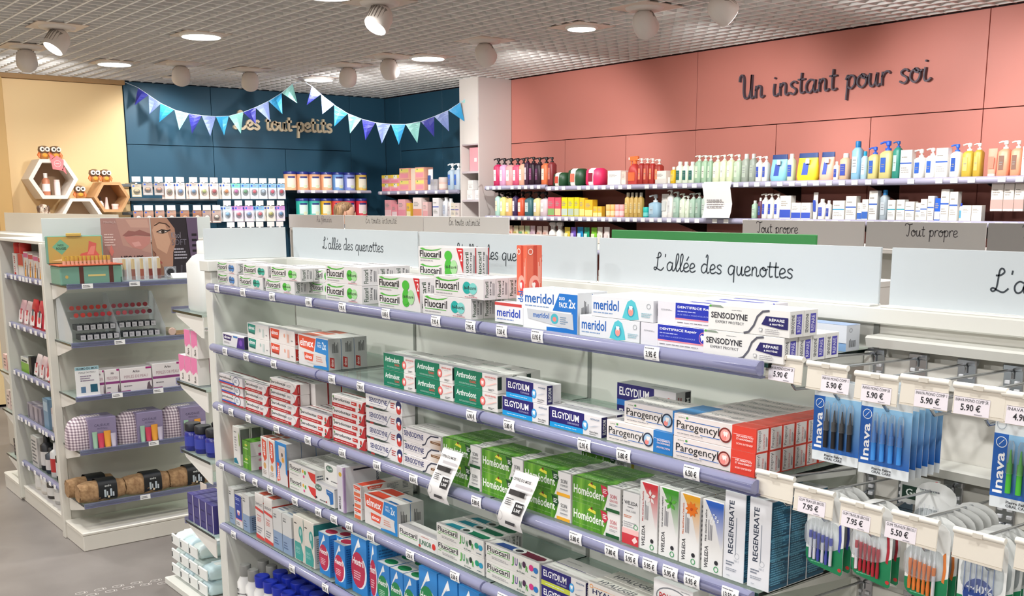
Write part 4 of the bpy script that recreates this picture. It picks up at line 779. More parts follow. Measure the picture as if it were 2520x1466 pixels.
# ------------------------------------------------------------------ gondolas seen behind: headers and bodies
def header(loc, L, H, col, text, tx, tw, label, name='header_panel', ink='#4a4648', xh=.022, sw=.0022, base=None, lean=0):
    o = MB().box((0, 0, 0), (L, .008, H), col, .0015).obj(name, None, loc); tag(o, label, 'sign')
    if base: MB().box((0, -.03, -.004), (L, .012, 0.001), base, .001).obj('foot', o)
    if text:
        m = MB(); script_text(m, text, (tx-loc[0], -.0006, xh and (tz_-loc[2])), X, Z, tw, xh, sw, ink); m.obj('lettering', o)
    return o
def body(x0, x1, y0, y1, z, label, name='display_unit', col='#d9d4ce'):
    t = thing(name, (x0, y0, 0), label, 'shelving')
    MB().box((0, 0, 0), (x1-x0, y1-y0, .16), col, .003).obj('base', t); MB().box((0, (y1-y0)/2-.02, .16), (x1-x0, (y1-y0)/2+.02, z-.02), col).obj('back_panel', t)
    MB().box((0, 0, z-.02), (x1-x0, y1-y0, z), col, .002).obj('top_slab', t)
    for k in range(4): MB().box((0, .02, .38+k*.27), (x1-x0, y1-y0-.02, .39+k*.27), 'glass').obj('shelf', t)
    for xx in (0, x1-x0-.02): MB().box((xx, .0, .16), (xx+.02, y1-y0, z-.02), col).obj('side_panel', t)
body(-8.55, -5.40, 4.25, 4.62, 1.445, 'far shelving unit under the pale headers before the blue corner')
body(-3.55, .6, 4.25, 4.75, 1.445, 'far shelving unit under the grey headers before the coral wall')
body(-2.75, -1.80, 2.545, 2.90, 1.42, 'shelving unit carrying the green header')
tz_ = 1.505
header((-8.54, 4.24, 1.448), .96, .115, '#dedad8', 'Au féminin', -8.03, .26, 'greyish header panel reading Au féminin, furthest of the far headers', xh=.026, sw=.0035)
header((-7.56, 4.24, 1.448), 1.13, .115, '#efedea', 'En toute intimité', -7.23, .45, 'pale header panel reading En toute intimité, next to the greyish one', xh=.026, sw=.0035)
header((-6.42, 4.24, 1.448), .99, .115, '#ecebe8', 'En toute intimité', -6.395, .34, 'white header panel reading En toute intimité, nearest the marble pillar', xh=.026, sw=.0035) if 0 else header((-6.42, 4.24, 1.448), .99, .115, '#f6f5f3', 'En toute intimité', -6.10, .36, 'white header panel reading En toute intimité, nearest the marble pillar', xh=.026, sw=.0035)
header((-3.52, 4.24, 1.448), .70, .118, '#c2bdb9', 'Tout propre', -3.425, .245, 'grey header panel reading Tout propre, partly behind the green header', xh=.026, sw=.0042)
header((-2.81, 4.24, 1.448), .56, .118, '#b2aeaa', 'Tout propre', -2.61, .24, 'grey header panel reading Tout propre, clear of the green header', xh=.026, sw=.0042)
header((-2.24, 4.235, 1.448), .84, .118, '#8f8b88', 'Tout propre', -2.09, .25, 'darker grey header panel at the right frame edge' if 0 else 'darker grey header panel beyond the clear Tout propre one', xh=.026, sw=.0042)
header((-2.25, 4.6, 1.50), 2.0, .135, '#918a84', '', 0, 0, 'brown-grey board under the raised coral-wall shelf')
o = MB().box((0, 0, 0), (.84, .008, .12), '#3f9350', .0015).obj('green_header', None, (-2.69, 2.55, 1.44)); tag(o, 'green header board rising behind the white headers', 'sign')
for x in (-2.68, -1.86): MB().box((0, .004, -.03), (.01, .012, .0), '#3a3f3c').obj('clip', o, (x+2.69, 0, 0))
# shopper behind the far headers
def person(loc):
    J = [(0, 0, .95), (0, 0, 1.12), (0, 0, 1.32), (0, 0, 1.43), (0, 0, 1.49), (-.17, 0, 1.36), (-.22, .02, 1.10), (-.2, -.1, .88), (.17, 0, 1.36), (.22, .02, 1.10), (.2, -.1, .88), (-.09, 0, .90), (-.1, 0, .5), (-.1, .02, .09), (-.1, -.14, .04), (.09, 0, .90), (.1, 0, .5), (.1, .02, .09), (.1, -.14, .04)]
    E_ = [(0, 1), (1, 2), (2, 3), (3, 4), (2, 5), (5, 6), (6, 7), (2, 8), (8, 9), (9, 10), (0, 11), (11, 12), (12, 13), (13, 14), (0, 15), (15, 16), (16, 17), (17, 18)]
    R_ = [.14, .12, .14, .055, .055, .06, .045, .032, .06, .045, .032, .09, .06, .045, .04, .09, .06, .045, .04]
    me = bpy.data.meshes.new('person'); me.from_pydata(J, E_, []); o = bpy.data.objects.new('person', me); COL.objects.link(o)
    o.modifiers.new('s', 'SKIN'); o.modifiers.new('u', 'SUBSURF').render_levels = 1
    for v, r in zip(me.skin_vertices[0].data, R_): v.radius = (r, r)
    me.skin_vertices[0].data[0].use_root = True
    bpy.context.view_layer.update(); m2 = bpy.data.meshes.new_from_object(o.evaluated_get(bpy.context.evaluated_depsgraph_get()))
    o.modifiers.clear(); o.data = m2; m2.materials.clear(); m2.materials.append(mat('#39424f:.8')); o.location = loc
    tag(o, 'person with short blonde-brown hair standing behind the far headers', 'person')
    h = MB(); h.loft([(1.47, .05, .055), (1.50, .062, .075), (1.54, .07, .088), (1.58, .073, .092), (1.62, .066, .084), (1.645, .045, .055), (1.655, .015, .02)], '#d8ab90', 18)
    h.loft([(1.548, .018, .012), (1.565, .012, .012), (1.58, .006, .008)], '#d8ab90', 8, cy=-.09)
    for s_ in (-1, 1):
        h.loft([(1.545, .008, .012), (1.565, .01, .016), (1.585, .008, .012)], '#d09c82', 8, cx=s_*.074); h.loft([(1.572, .013, .005), (1.584, .013, .005)], '#3a2c28', 8, cx=s_*.03, cy=-.086)
    h.loft([(1.522, .022, .006), (1.53, .022, .006)], '#b4605a', 8, cy=-.08); h.obj('head', o)
    q = MB(); q.loft([(1.55, .078, .05, 2, 0, .05), (1.60, .082, .085, 2, 0, .018), (1.635, .076, .085, 2, 0, .01), (1.66, .055, .06), (1.672, .02, .024)], 'hair', 20); q.obj('hair', o)
    return o
o = person((-8.66, 4.86, 0)); o.rotation_euler = (0, 0, 2.7)
# ------------------------------------------------------------------ footprints on the floor
for i, (x, y) in enumerate([(-4.567, 1.212), (-4.517, 1.244), (-4.561, 1.29), (-4.511, 1.321), (-4.552, 1.365), (-4.504, 1.393), (-4.543, 1.442), (-4.496, 1.467), (-4.519, 1.521), (-4.469, 1.534), (-4.49, 1.591)]):
    m = MB(); m.art((-.02, -.026, 0), X*.04, Y*.052, [('o', '#e9e4df', .5, .42, .33, .36, .002), ('o', '#e9e4df', .5, .84, .3, .1, .0015), ('l', '#e9e4df', [(.3, .3), (.5, .5), (.6, .3)], .0015)])
    o = m.obj('floor_footprint', None, (x, y, .0004), rnd.uniform(-.3, .1)); tag(o, 'small white footprint outline on the floor, %s of the trail from the near end' % ORD[i+1], 'sticker', 'footprint stickers on the floor')

# ================================================================== MAIN GONDOLA
YF, YB = 1.55, 1.90
ZR = [1.351, 1.126, .905, .678, .43]; XJ = [-3.80, -2.94, -2.08, -1.22]
g = thing('gondola', (0, 0, 0), 'white toothpaste gondola with glass shelves running through the picture', 'shelving')
PW = '#dfdfd8:.45'
MB().box((-3.86, YF+.01, .05), (-3.80, YB, 1.425), PW, .003).obj('side_panel', g)
MB().box((-3.872, YF-.004, 1.405), (-3.79, YB, 1.445), PW, .003).obj('top_cap', g)
for i in range(3): MB().box((XJ[i]+.002, YB, .12), (XJ[i+1]-.002, YB+.02, 1.42), '#eae9e3:.5').obj('back_panel', g)
MB().box((-1.218, YB, .12), (-.37, YB+.02, 1.42), '#eae8e1:.5').obj('back_panel', g); MB().box((-.366, YB, .12), (.48, YB+.02, 1.42), '#eae8e1:.5').obj('back_panel', g)
for x in XJ[1:]+[-.368]: MB().box((x-.006, YB-.004, .12), (x+.006, YB+.03, 1.42), '#8f918c:.4').obj('upright', g)
MB().box((-3.86, YF+.01, 0), (.5, YB+.35, .055), PW, .004).obj('plinth', g)
MB().box((-3.80, YF+.01, .055), (-1.22, YB, .075), '#e4e4de:.4', .002).obj('base_shelf', g)
MB().box((-3.80, 1.865, 1.412), (.5, 1.925, 1.445), PW, .003).obj('top_fascia', g)
MB().box((-3.80, YB+.03, .055), (.5, YB+.33, 1.40), '#cfcfc9').obj('rear_case', g)
lab_cache = {}
def price_label(txt, w_=.042, h=.028, ink='#2b2b30'):
    k = (txt, w_, h)
    if k not in lab_cache:
        m = MB(); n = 5; vs = []
        for j in range(n+1):
            a = -.5+j/n*1.0; vs += [(-w_/2, -.017*math.cos(a*1.1)+.0006, a*h), (w_/2, -.017*math.cos(a*1.1)+.0006, a*h)]
        m.add(vs, [(2*j, 2*j+1, 2*j+3, 2*j+2) for j in range(n)], '#f7f7f8', True)
        m.art((-w_/2, -.0168, -h/2), X*w_, Z*h, [('m', '#55555c', .08, .80, .9, .93, 1), ('t', ink, txt, .14, .22, .84, .68, 1), ('m', '#77777c', .6, .06, .92, .15, 1)] if txt else [('m', '#66666c', .1, .25, .9, .85, 3)])
        lab_cache[k] = m.mesh('price_label')
    return lab_cache[k]
def rail_mesh(L):
    m = MB(); prof = []
    for k in range(9):
        a = math.radians(-115+k*230/8); prof.append((-.016*math.cos(a), .0145*math.sin(a)))
    v = [(0, p[0], p[1]) for p in prof]+[(L, p[0], p[1]) for p in prof]; n = len(prof)
    m.add(v, [(i, i+1, n+i+1, n+i) for i in range(n-1)], 'rail', True)
    m.box((0, .006, -.012), (L, .0072, .012), '#9a9cb8:.3'); m.box((0, -.002, -.019), (L, .012, -.015), 'rail')
    for q in (0, L-.002): m.add([(q, p[0]*1.02, p[1]*1.02) for p in prof], [tuple(range(n))], 'rail')
    return m
shelves = []
for zi, z in enumerate(ZR):
    sh = put(None, 'shelf', g, (0, 0, z))
    for i in range(3):
        m = MB(); x0, x1 = XJ[i]+.003, XJ[i+1]-.003
        m.box((x0, YF+.01, 0), (x1, YB-.004, .008), 'glass'); m.add([(x1, YF+.01, 0), (x1, YB-.004, 0), (x1, YB-.004, .008), (x1, YF+.01, .008)], [(0, 1, 2, 3)], '#12211f:.2')
        m.add([(x0, YF+.0098, 0), (x1, YF+.0098, 0), (x1, YF+.0098, .008), (x0, YF+.0098, .008)], [(0, 1, 2, 3)], '#2c4a44:.2'); m.obj('glass_sheet', sh)
        x0r = x0+(.02 if i == 0 else .0); rail_mesh(x1-x0r-.002).obj('price_rail', sh, (x0r, YF-.006, 0))
    for x in XJ:
        MB().prism([(YF+.03, -.001), (YB, -.001), (YB, -.028), (YB-.1, -.02)], x-.0015, x+.0015, '#e2e4de', 0).obj('bracket', sh)
    for x, t in LABS[zi]: put(price_label(t), 'price_label', sh, (x, YF-.0085, .001))
# headers on the gondola
HZ = 1.446
def hdr(x0, x1, txt, tx, tw, label, lean=0):
    o = MB().box((0, 0, 0), (x1-x0, .006, .116), '#c6ced2:.35', .001).obj('header_panel', None, (x0, 1.90, HZ)); tag(o, label, 'sign')
    MB().box((0, -.03, -.001), (x1-x0, .01, .0025), '#f2f2ee', .001).obj('foot', o)
    if txt:
        m = MB(); script_text(m, txt, (tx-x0, -.0006, .042), X, Z, tw, .0205, .0031, '#2c353d'); m.obj('lettering', o)
hdr(-3.80, -2.915, "L'allée des quenottes", -3.556, .43, "white header panel reading L'allée des quenottes, farthest along the gondola")
hdr(-2.905, -2.062, "L'allée des quenottes", -2.70, .42, "white header panel with its words half hidden by the upright packs")
hdr(-2.05, -1.222, "L'allée des quenottes", -1.847, .415, "white header panel with its full words L'allée des quenottes in the middle")
hdr(-1.198, -.36, "L'allée des quenottes", -.987, .415, "white header panel cut by the frame edge, over the hook bay")
o = MB().box((0, 0, 0), (.006, .335, .116), '#d0d7da:.35', .001).obj('header_panel', None, (-3.862, 1.563, HZ)); tag(o, 'plain white header panel across the gondola end', 'sign')
# things glimpsed through the gap between two headers
m = MB(); m.loft([(0, .03, .02, 3), (.045, .028, .02, 3), (.06, .012, .01)], '#d9c4b8', 14); o = m.obj('soap_bottle', None, (-1.90, 2.62, 1.421)); tag(o, 'beige bottle glimpsed in the gap between two headers', 'bottle'); q = MB(); pump_cap(q, .058, '#2a2a2a', .6); q.obj('pump', o)
o = MB().box((0, 0, 0), (.1, .04, .05), '#23402f').art((0, 0, 0), X*.1, Z*.05, [('t', '#d8e0d4', 'Herbal', .15, .3, .85, .8, 1)]).obj('carton', None, (-2.05, 2.60, 1.421)); tag(o, 'dark green carton standing in the gap between two headers', 'box')

# ------------------------------------------------------------------ printed packs
G1_, TEAL, KK = '#4fae3d', '#2bb3a4', '#26262a'
def a_fluo(d1, d2, dark=True, micro='#a8a5a8'):
    return [('p', G1_, [(.04, .88), (.1, .93), (.18, .84), (.32, .82), (.45, .88), (.55, .95), (.44, .80), (.3, .75), (.18, .76), (.1, .80)]), ('t', KK, 'Fluocaril', .04, .36, .52, .76, 1), ('r', G1_, .05, .27, .5, .31), ('m', micro, .05, .1, .44, .2, 1), ('e', d1, .68, .52, .082, .3), ('e', d2, .80, .5, .078, .28), ('t', KK, 'bi-fluoré', .63, .44, .86, .62, 1), ('m', '#c77a86', .64, .05, .9, .12, 1), ('m', '#55555a', .72, .13, .9, .19, 1)]
S_FLUO = [('r', '#dcd9da', 0, 0, 1, 1), ('v', '#2f4a35', 'Fluocaril', .12, .12, .40, .88, 1), ('v', '#333337', '250 mg', .5, .2, .66, .88, 1), ('mv', '#77777c', .72, .2, .92, .8, 2)]
T_FLUO = [('t', '#9a9a9c', 'Fluocaril', .1, .25, .6, .75, 1)]
def stack2(a, b=None, extra=()):
    b = b or a; out = []
    for src, y0 in ((a, 0), (b, .5)):
        for e in src:
            k = e[0]
            if k in ('r', 'm', 'mv'): out.append((k, e[1], e[2], y0+e[3]*.5, e[4], y0+e[5]*.5)+tuple(e[6:]))
            elif k in ('t', 'v', 'w'): out.append((k, e[1], e[2], e[3], y0+e[4]*.5, e[5], y0+e[6]*.5)+tuple(e[7:]))
            elif k == 'p': out.append((k, e[1], [(p, y0+q*.5) for p, q in e[2]]))
            elif k == 'e': out.append((k, e[1], e[2], y0+e[3]*.5, e[4], e[5]*.5))
            elif k == 'o': out.append((k, e[1], e[2], y0+e[3]*.5, e[4], e[5]*.5, e[6]))
            elif k == 'l': out.append((k, e[1], [(p, y0+q*.5) for p, q in e[2]], e[3]))
    return out+list(extra)
LOT = [('p', '#c8242e', [(.86, 1), (1, 1), (1, .25)]), ('t', '#ffffff', '2', .945, .62, .985, .86, 1), ('m', '#ffffff', .9, .9, .98, .96, 1)]
tooth = lambda u, v, s, c, r=2.2: [('p', c, [(u-s, v+s*r*.6), (u-s*.5, v+s*r), (u, v+s*r*.8), (u+s*.5, v+s*r), (u+s, v+s*r*.6), (u+s*.7, v-s*r*.2), (u+s*.5, v-s*r), (u, v-s*r*.3), (u-s*.5, v-s*r), (u-s*.7, v-s*r*.2)])]
BLM = '#1f62b4'
def a_meri(x0=.04, tri=TEAL):
    return [('t', BLM, 'meridol', x0, .34, x0+.42, .84, 1), ('m', '#7f9cc4', x0, .16, x0+.42, .26, 1), ('p', '#58c4d0', [(.52, .08), (.56, .5), (.6, .84), (.66, .96), (.72, .84), (.76, .45), (.78, .08), (.65, .0)]), ('e', '#2f9fb8', .655, .42, .06, .28), ('e', '#ef9a90', .655, .40, .04, .2)]+tooth(.655, .56, .03, '#ffffff', 4)+[('o', '#8a8f94', .93, .72, .025, .1, .001), ('m', '#8fb8c4', .82, .2, .98, .42, 3)]
S_MERI = [('mv', '#3b3d42', .25, .3, .75, .85, 6)]
NAVY = '#231f63'
def a_sens():
    return [('m', '#6f7074', .3, .82, .5, .86, 1), ('p', '#8c9a8c', [(.0, .9), (.2, .9), (.16, .99), (.02, .99)]), ('e', '#4fae3d', .03, .94, .012, .045), ('t', '#33343c', 'SENSODYNE', .04, .48, .50, .72, 1), ('t', '#4a4b52', 'EXPERT PROTECT', .1, .30, .46, .40, 0), ('l', '#5a5b66', [(.46, .02), (.52, .08), (.58, .35), (.62, .7), (.68, .9), (.76, .95)], .004), ('p', NAVY, [(.67, .42), (.72, .74), (.98, .74), (.98, .3), (.9, .3)]), ('t', '#ffffff', 'RÉPARE', .76, .56, .94, .69, 1), ('t', '#ffffff', '& PROTÈGE', .77, .42, .93, .5, 1)]+tooth(.665, .2, .022, '#8f9096', 4)+tooth(.665, .2, .017, '#f2f1ee', 4)+[('m', '#b0aeb0', .72, .08, .9, .28, 3)]
S_SENS = [('v', '#3a3b44', 'SENSODYNE', .1, .15, .32, .85, 1), ('r', '#4a44b0', .45, .12, .85, .85), ('v', '#e8e6f4', 'REPARE', .52, .2, .76, .78, 0)]
def a_dent():
    return [('r', '#e3e1e8', 0, 0, .26, 1), ('m', '#8a8a92', .05, .6, .22, .68, 2), ('r', '#2334b0', .26, .34, 1, 1), ('r', '#ef8f9a', .26, .28, 1, .34), ('t', '#ffffff', 'DENTIFRICE Repair', .29, .74, .82, .88, 1), ('m', '#b8c0f0', .29, .6, .7, .68, 1), ('t', '#a8b4f4', 'ALOE VERA et ACIDE HYALURONIQUE', .29, .46, .8, .53, 0), ('m', '#6f6f78', .29, .12, .9, .18, 1), ('e', '#f08c98', .91, .6, .055, .26), ('e', '#2334b0', .91, .6, .048, .22)]+tooth(.91, .6, .036, '#ffffff', 4)
def a_elmex(c, c2, side=True):
    return [('p', c, [(.03, .96), (.40, .92), (.36, .38), (.05, .44)]), ('t', '#ffffff', 'elmex', .07, .56, .35, .84, 1), ('p', c2, [(.05, .44), (.36, .38), (.35, .26), (.06, .32)]), ('e', '#a9c4bc' if c == '#1f8f80' else '#e8a890', .6, .62, .03, .13), ('r', '#c8d4d0' if c == '#1f8f80' else '#e6b4a4', .70, .2, .78, .75), ('m', '#8f8f94', .86, .3, .97, .42, 1)]
S_ELM = [('p', '#c4302a', [(.05, .88), (.5, .78), (.5, .1), (.05, .12)]), ('v', '#f2e0dc', 'elmex', .12, .2, .42, .74, 1), ('mv', '#6a6a6e', .6, .2, .95, .8, 4)]
def a_elmduo(txt='#ffffff', base='#e2553a'):
    return [('p', base, [(.02, .97), (.60, .93), (.52, .50), (.05, .58)]), ('t', '#ffffff', 'elmex', .07, .63, .52, .88, 1), ('p', '#2a86cc', [(.62, .97), (1, .97), (1, 0), (.5, 0), (.5, .06), (.9, .12), (.92, .48), (.56, .52)]), ('t', '#e8f2fa', 'DUO-', .66, .80, .76, .86, 1), ('t', '#e8f2fa', 'PACK', .66, .68, .79, .77, 1), ('t', '#e8f2fa', '2x', .81, .64, .94, .88, 1), ('p', '#d8d4d2', [(.12, .42), (.9, .46), (.94, .1), (.3, .12)]), ('p', base, [(.2, .44), (.52, .42), (.48, .18), (.22, .2)]), ('t', '#ffffff', 'elmex', .24, .25, .47, .38, 1), ('m', '#d89a88', .6, .2, .85, .4, 3)]
S_DUO = [('r', '#b9bab9', 0, 0, 1, 1), ('mv', '#2c2d2e', .3, .55, .8, .9, 6), ('p', '#b02c28', [(.1, .42), (.45, .38), (.45, .05), (.1, .1)]), ('v', '#e8d8d4', 'elmex', .16, .12, .38, .36, 1)]
GRN = '#0f7a5c'
def a_arth():
    return [('r', GRN, .0, .0, .66, 1), ('t', '#eef6f2', 'Arthrodont', .05, .5, .52, .82, 1), ('t', '#e0504a', 'CLASSIC', .36, .32, .52, .45, 1), ('t', '#b8dccf', 'PATE DENTIFRICE GINGIVALE', .12, .16, .52, .25, 0), ('r', '#2f9a7c', .0, .06, .66, .09), ('o', '#e04848', .67, .48, .05, .2, .002), ('e', '#f08a84', .67, .48, .05, .2)]+tooth(.67, .46, .03, '#fbeeea', 4)+[('p', '#f2c4bd', [(.72, .3), (.9, .52), (.98, .6), (.98, .55), (.85, .4)]), ('t', '#d8605c', 'GENCIVES IRRITEES', .72, .78, .97, .87, 1), ('m', '#9a9090', .8, .68, .97, .72, 1), ('m', '#4a4a4e', .8, .1, .96, .22, 2)]
def a_elg(sub='TOOTHPASTE', tail='ANTIPLAQUE', band='#1ea0e6'):
    return [('r', '#241d6e', 0, .26, .68, 1), ('r', band, 0, 0, .66, .26), ('t', '#ffffff', 'ELGYDIUM', .05, .5, .58, .84, 1), ('t', '#c8c8ea', sub, .36, .34, .58, .43, 0), ('m', '#e0f4ff', .1, .1, .55, .16, 1), ('e', '#2a8fd6', .70, .46, .055, .24), ('e', '#5ab4ea', .70, .46, .045, .2)]+tooth(.70, .48, .03, '#ffffff', 4)+[('t', '#4a6a90', tail, .8, .78, .97, .87, 1), ('p', '#c8ccd6', [(.76, .42), (.88, .55), (.97, .58), (.86, .48)]), ('t', '#4a4a50', 'Pierre Fabre', .79, .18, .95, .26, 1), ('m', '#4a4a50', .79, .08, .95, .14, 1)]
S_ELG = [('r', '#221c60', .02, .02, .4, .98), ('v', '#ffffff', 'ELGYDIUM', .1, .15, .32, .85, 1), ('m', '#8a8a8e', .5, .06, .95, .12, 1)]
def a_paro(c, l1, l2, l3):
    return [('r', c, .72, 0, 1, 1), ('t', '#5a7a50', 'arôme', .06, .84, .14, .9, 0), ('e', '#4f9a4a', .17, .88, .015, .05), ('r', '#2c68b4', .14, .74, .58, .77), ('r', '#2c68b4', .04, .32, .26, .35), ('r', '#2c68b4', .34, .24, .58, .27), ('t', '#1d1d20', 'Parogencyl', .04, .28, .57, .72, 0), ('m', '#8a8a90', .05, .14, .45, .2, 1), ('o', '#23344f' if c[1] == '2' else '#7a2420', .645, .5, .06, .26, .003), ('e', '#a9cbe8' if c[1] == '2' else '#f0a89e', .645, .5, .058, .25), ('e', '#f08c84', .63, .38, .03, .12)]+tooth(.65, .54, .03, '#f4ece8', 4)+[('r', '#ffffff', .74, .66, .96, .672), ('t', '#ffe8e4', l1, .78, .56, .97, .64, 1), ('t', '#ffe8e4', l2, .78, .44, .97, .52, 1), ('t', '#ffd8d2', l3, .78, .24, .97, .32, 1)]
S_PARO = [('r', '#e4dedc', .06, .04, .94, .96), ('v', '#333338', 'Parogencyl', .12, .12, .4, .9, 0), ('v', '#d8504a', 'SOIN INTENSIF', .55, .12, .68, .75, 0), ('mv', '#7a7a80', .75, .2, .9, .7, 2)]
T_PARO = [('t', '#8f9094', 'Parogencyl', .08, .2, .6, .75, 0), ('r', '#e04a38', .72, 0, 1, 1)]
T_PAROB = [('t', '#8f9094', 'Parogencyl', .08, .2, .6, .75, 0), ('r', '#3a86c4', .72, 0, 1, 1)]
def a_pdx(kind):
    base = [('e', '#4f8a3a', .04, .8, .02, .1), ('t', '#2c2e36', 'parodontax', .04, .46, .58, .80, 1), ('p', '#b9262c', [(.0, 0), (.80, 0), (.9, .3), (.98, .95), (1, .95), (1, 0)]), ('r', '#b9262c', 0, .0, .74, .3), ('m', '#f2c8c4', .05, .1, .7, .2, 1)]
    if kind == 'c': return [('e', '#4f8a3a', .5, .9, .02, .08), ('t', '#2c2e36', 'parodontax', .02, .48, .55, .80, 1), ('m', '#e8805a', .12, .34, .5, .42, 1), ('r', '#2b4fae', 0, .14, .66, .3), ('p', '#c93038', [(0, 0), (1, 0), (1, .2), (.7, .12), (0, .14)]), ('o', '#3b4a6a', .74, .55, .13, .42, .002), ('e', '#eef0f4', .74, .55, .12, .4), ('m', '#5a6a8a', .66, .4, .82, .75, 3)]
    return base+([('r', '#c8332e', .62, .5, .78, .78), ('m', '#ffffff', .64, .6, .76, .7, 1), ('e', '#c44038', .88, .6, .03, .18), ('e', '#3a4a34', .87, .32, .02, .1)] if kind == 'f' else [('m', '#9a9aa0', .62, .5, .8, .75, 2), ('o', '#8a8a90', .7, .5, .2, .5, .001)])
S_PDX = [('r', '#b82a2e', .0, .02, .22, .98), ('mv', '#e8b8b4', .05, .2, .14, .8, 1)]
T_PDX = [('r', '#8f2a2c', .0, .86, 1, .98), ('m', '#6a6a70', .1, .3, .8, .6, 1)]
def a_sen2(lot=False):
    return [('m', '#9a9aa0', .35, .84, .6, .88, 1), ('t', '#3a3f78', 'SENSODYNE', .1, .42, .6, .74, 1), ('r', '#9a9ab0', .12, .3, .5, .33), ('l', '#8a8f9e', [(.5, .1), (.58, .2), (.64, .6), (.7, .85)], .0025), ('m', '#c04848', .7, .35, .82, .75, 3), ('p', '#3a4a44', [(0, 0), (.45, 0), (.68, .1), (.45, .14), (.0, .14)]), ('r', '#b83838', .12, 0, .22, .12), ('e', '#2b3566', .92, .62, .07, .3), ('e', '#d03a34', .92, .34, .06, .26)]+tooth(.92, .5, .035, '#ffffff', 4)+([('p', '#3a2f86', [(0, 1), (.2, 1), (0, .55)])] if lot else [])
def a_sen3():
    return [('m', '#9a9aa0', .2, .86, .6, .9, 1), ('r', '#3a6a54', 0, .9, .08, .97), ('t', '#2f3572', 'SENSODYNE', .03, .38, .55, .78, 1), ('r', '#b0b0bc', .05, .28, .5, .31), ('l', '#3a3f52', [(.52, .02), (.6, .15), (.66, .6), (.75, .88), (.95, .95)], .004), ('p', 'fade:#e8dfd6:#a5794f:x:.14:.21', [(.72, 0), (1, 0), (1, .75), (.74, .6)]), ('r', '#7a5434', .74, .36, 1, .54), ('m', '#e4cfb8', .78, .42, .97, .48, 1)]
def a_homeo(kind, w_=.7):
    red = kind == 'r'; yel = kind == 'y'; ac = '#c8324a' if red else '#1f4a26'
    return [('p', 'grass_print', [(0, 0), (.66, 0), (.71, .3), (.74, .6), (.74, 1), (0, 1)]), ('p', '#e8e04a', [(.33, .80), (.38, .92), (.50, .84), (.5, .72)]), ('p', '#7a1f24', [(.38, .9), (.42, .98), (.44, .84)]), ('t', '#f4f8ee', 'Homéodent', .03, .34, .68, .70, 1), ('t', '#a9cc8a', 'Fluor et extraits de plantes', .04, .12, .6, .19, 0), ('p', ac, [(.60, .98), (.72, .94), (.76, .7), (.70, .5), (.64, .62)]), ('m', '#ffffff', .65, .66, .73, .86, 3), ('t', '#c84a5a' if red else '#4a4c50', 'SOIN', .80, .56, .93, .72, 0), ('t', '#c84a5a' if red else '#5a5c60', 'GENCIVES' if red else 'COMPLET', .79, .42, .95, .51, 0), ('m', '#9a9a9e', .79, .26, .97, .36, 1 if not red else 2), ('r', '#f0b030' if yel else ('#1f5a30' if red or kind == 'd' else '#1f5a30'), .72, .02, .99, .15)]
T_HOM = [('p', 'grass_print', [(0, 0), (.72, 0), (.78, .5), (.72, 1), (0, 1)]), ('t', '#a8c890', 'Homéodent', .12, .2, .6, .65, 0), ('m', '#8a8a8e', .78, .3, .96, .8, 3)]
def a_wel(c, title, tc):
    return [('p', 'fade:#ecebe8:%s:z:.05:.14' % c, [(.12, .99), (.99, .99), (.99, .18), (.84, .42), (.6, .72)]), ('v', '#3a3a3e', 'WELEDA', .14, .05, .32, .36, 1), ('v', tc, title, .14, .42, .22, .86, 1), ('mv', '#8f8f94', .28, .45, .5, .75, 3), ('e', '#2a2a2e', .72, .16, .09, .032), ('o', '#3a9a5a', .72, .07, .08, .03, .0018)]
def flower(c, c2, n=5):
    out = []
    for k in range(n):
        a = 2*math.pi*k/n+.4; out.append(('p', c, [(.6, .80), (.6+.2*math.cos(a-.4), .80+.07*math.sin(a-.4)), (.6+.32*math.cos(a), .80+.11*math.sin(a)), (.6+.2*math.cos(a+.4), .80+.07*math.sin(a+.4))]))
    return out+[('e', c2, .6, .80, .06, .022)]
A_WEL0 = [('t', '#3a3a3e', 'WELEDA', .1, .76, .9, .83, 1), ('m', '#77777c', .3, .7, .7, .73, 1), ('t', '#88888c', 'ORAL CARE', .2, .62, .8, .66, 0), ('m', '#d07a5a', .08, .5, .6, .56, 2), ('m', '#a8a8ac', .08, .32, .9, .44, 3), ('o', '#3a9a5a', .82, .36, .1, .035, .0016), ('r', '#f2c0bc', 0, .2, 1, .3), ('r', '#cf3a44', 0, 0, 1, .2), ('p', '#f6dcd6', [(.6, .1), (.8, .18), (.95, .1), (.75, .04)])]
A_REG = [('v', '#2f3a4e', 'REGENERATE', .22, .30, .46, .90, 1), ('mv', '#8a92a0', .56, .3, .62, .9, 1)]+[('o', '#b4b8c0', .66, .29, .1, .028, .001), ('t', '#b4b8c0', 'NR-5', .54, .22, .76, .245, 0), ('m', '#7a8290', .15, .16, .62, .22, 2), ('m', '#9aa0aa', .15, .1, .8, .14, 2), ('m', '#b9bdc6', .2, .04, .4, .06, 1)]
S_REG = [('r', 'teal_text', .02, .01, .98, .99), ('m', '#5f9db8', .1, .06, .9, .94, 34)]
A_HEX = lambda c: [('p', '#f2f4f6', [(.1, .62), (.5, .86), (.42, .8), (.62, .84), (.52, .98), (.44, .92), (.12, .66)]), ('e', '#e8f0f6', .5, .40, .5, .30), ('e', c, .44, .42, .46, .31), ('t', '#ffffff', 'Hextril', .08, .50, .8, .62, 1), ('m', '#f0c0cc' if c[1] == 'c' else '#b8e0c4', .15, .24, .75, .40, 4)]
S_HEX = [('m', '#1f5a9a', .1, .1, .9, .92, 16)]
A_TL = [('t', '#3a3c42', 'DENTS', .1, .86, .42, .90, 1), ('t', '#3a3c42', 'BIEN', .1, .80, .42, .84, 1), ('r', '#8fa6c4', 0, 0, 1, .46), ('m', '#5a6f90', .1, .1, .6, .3, 3)]
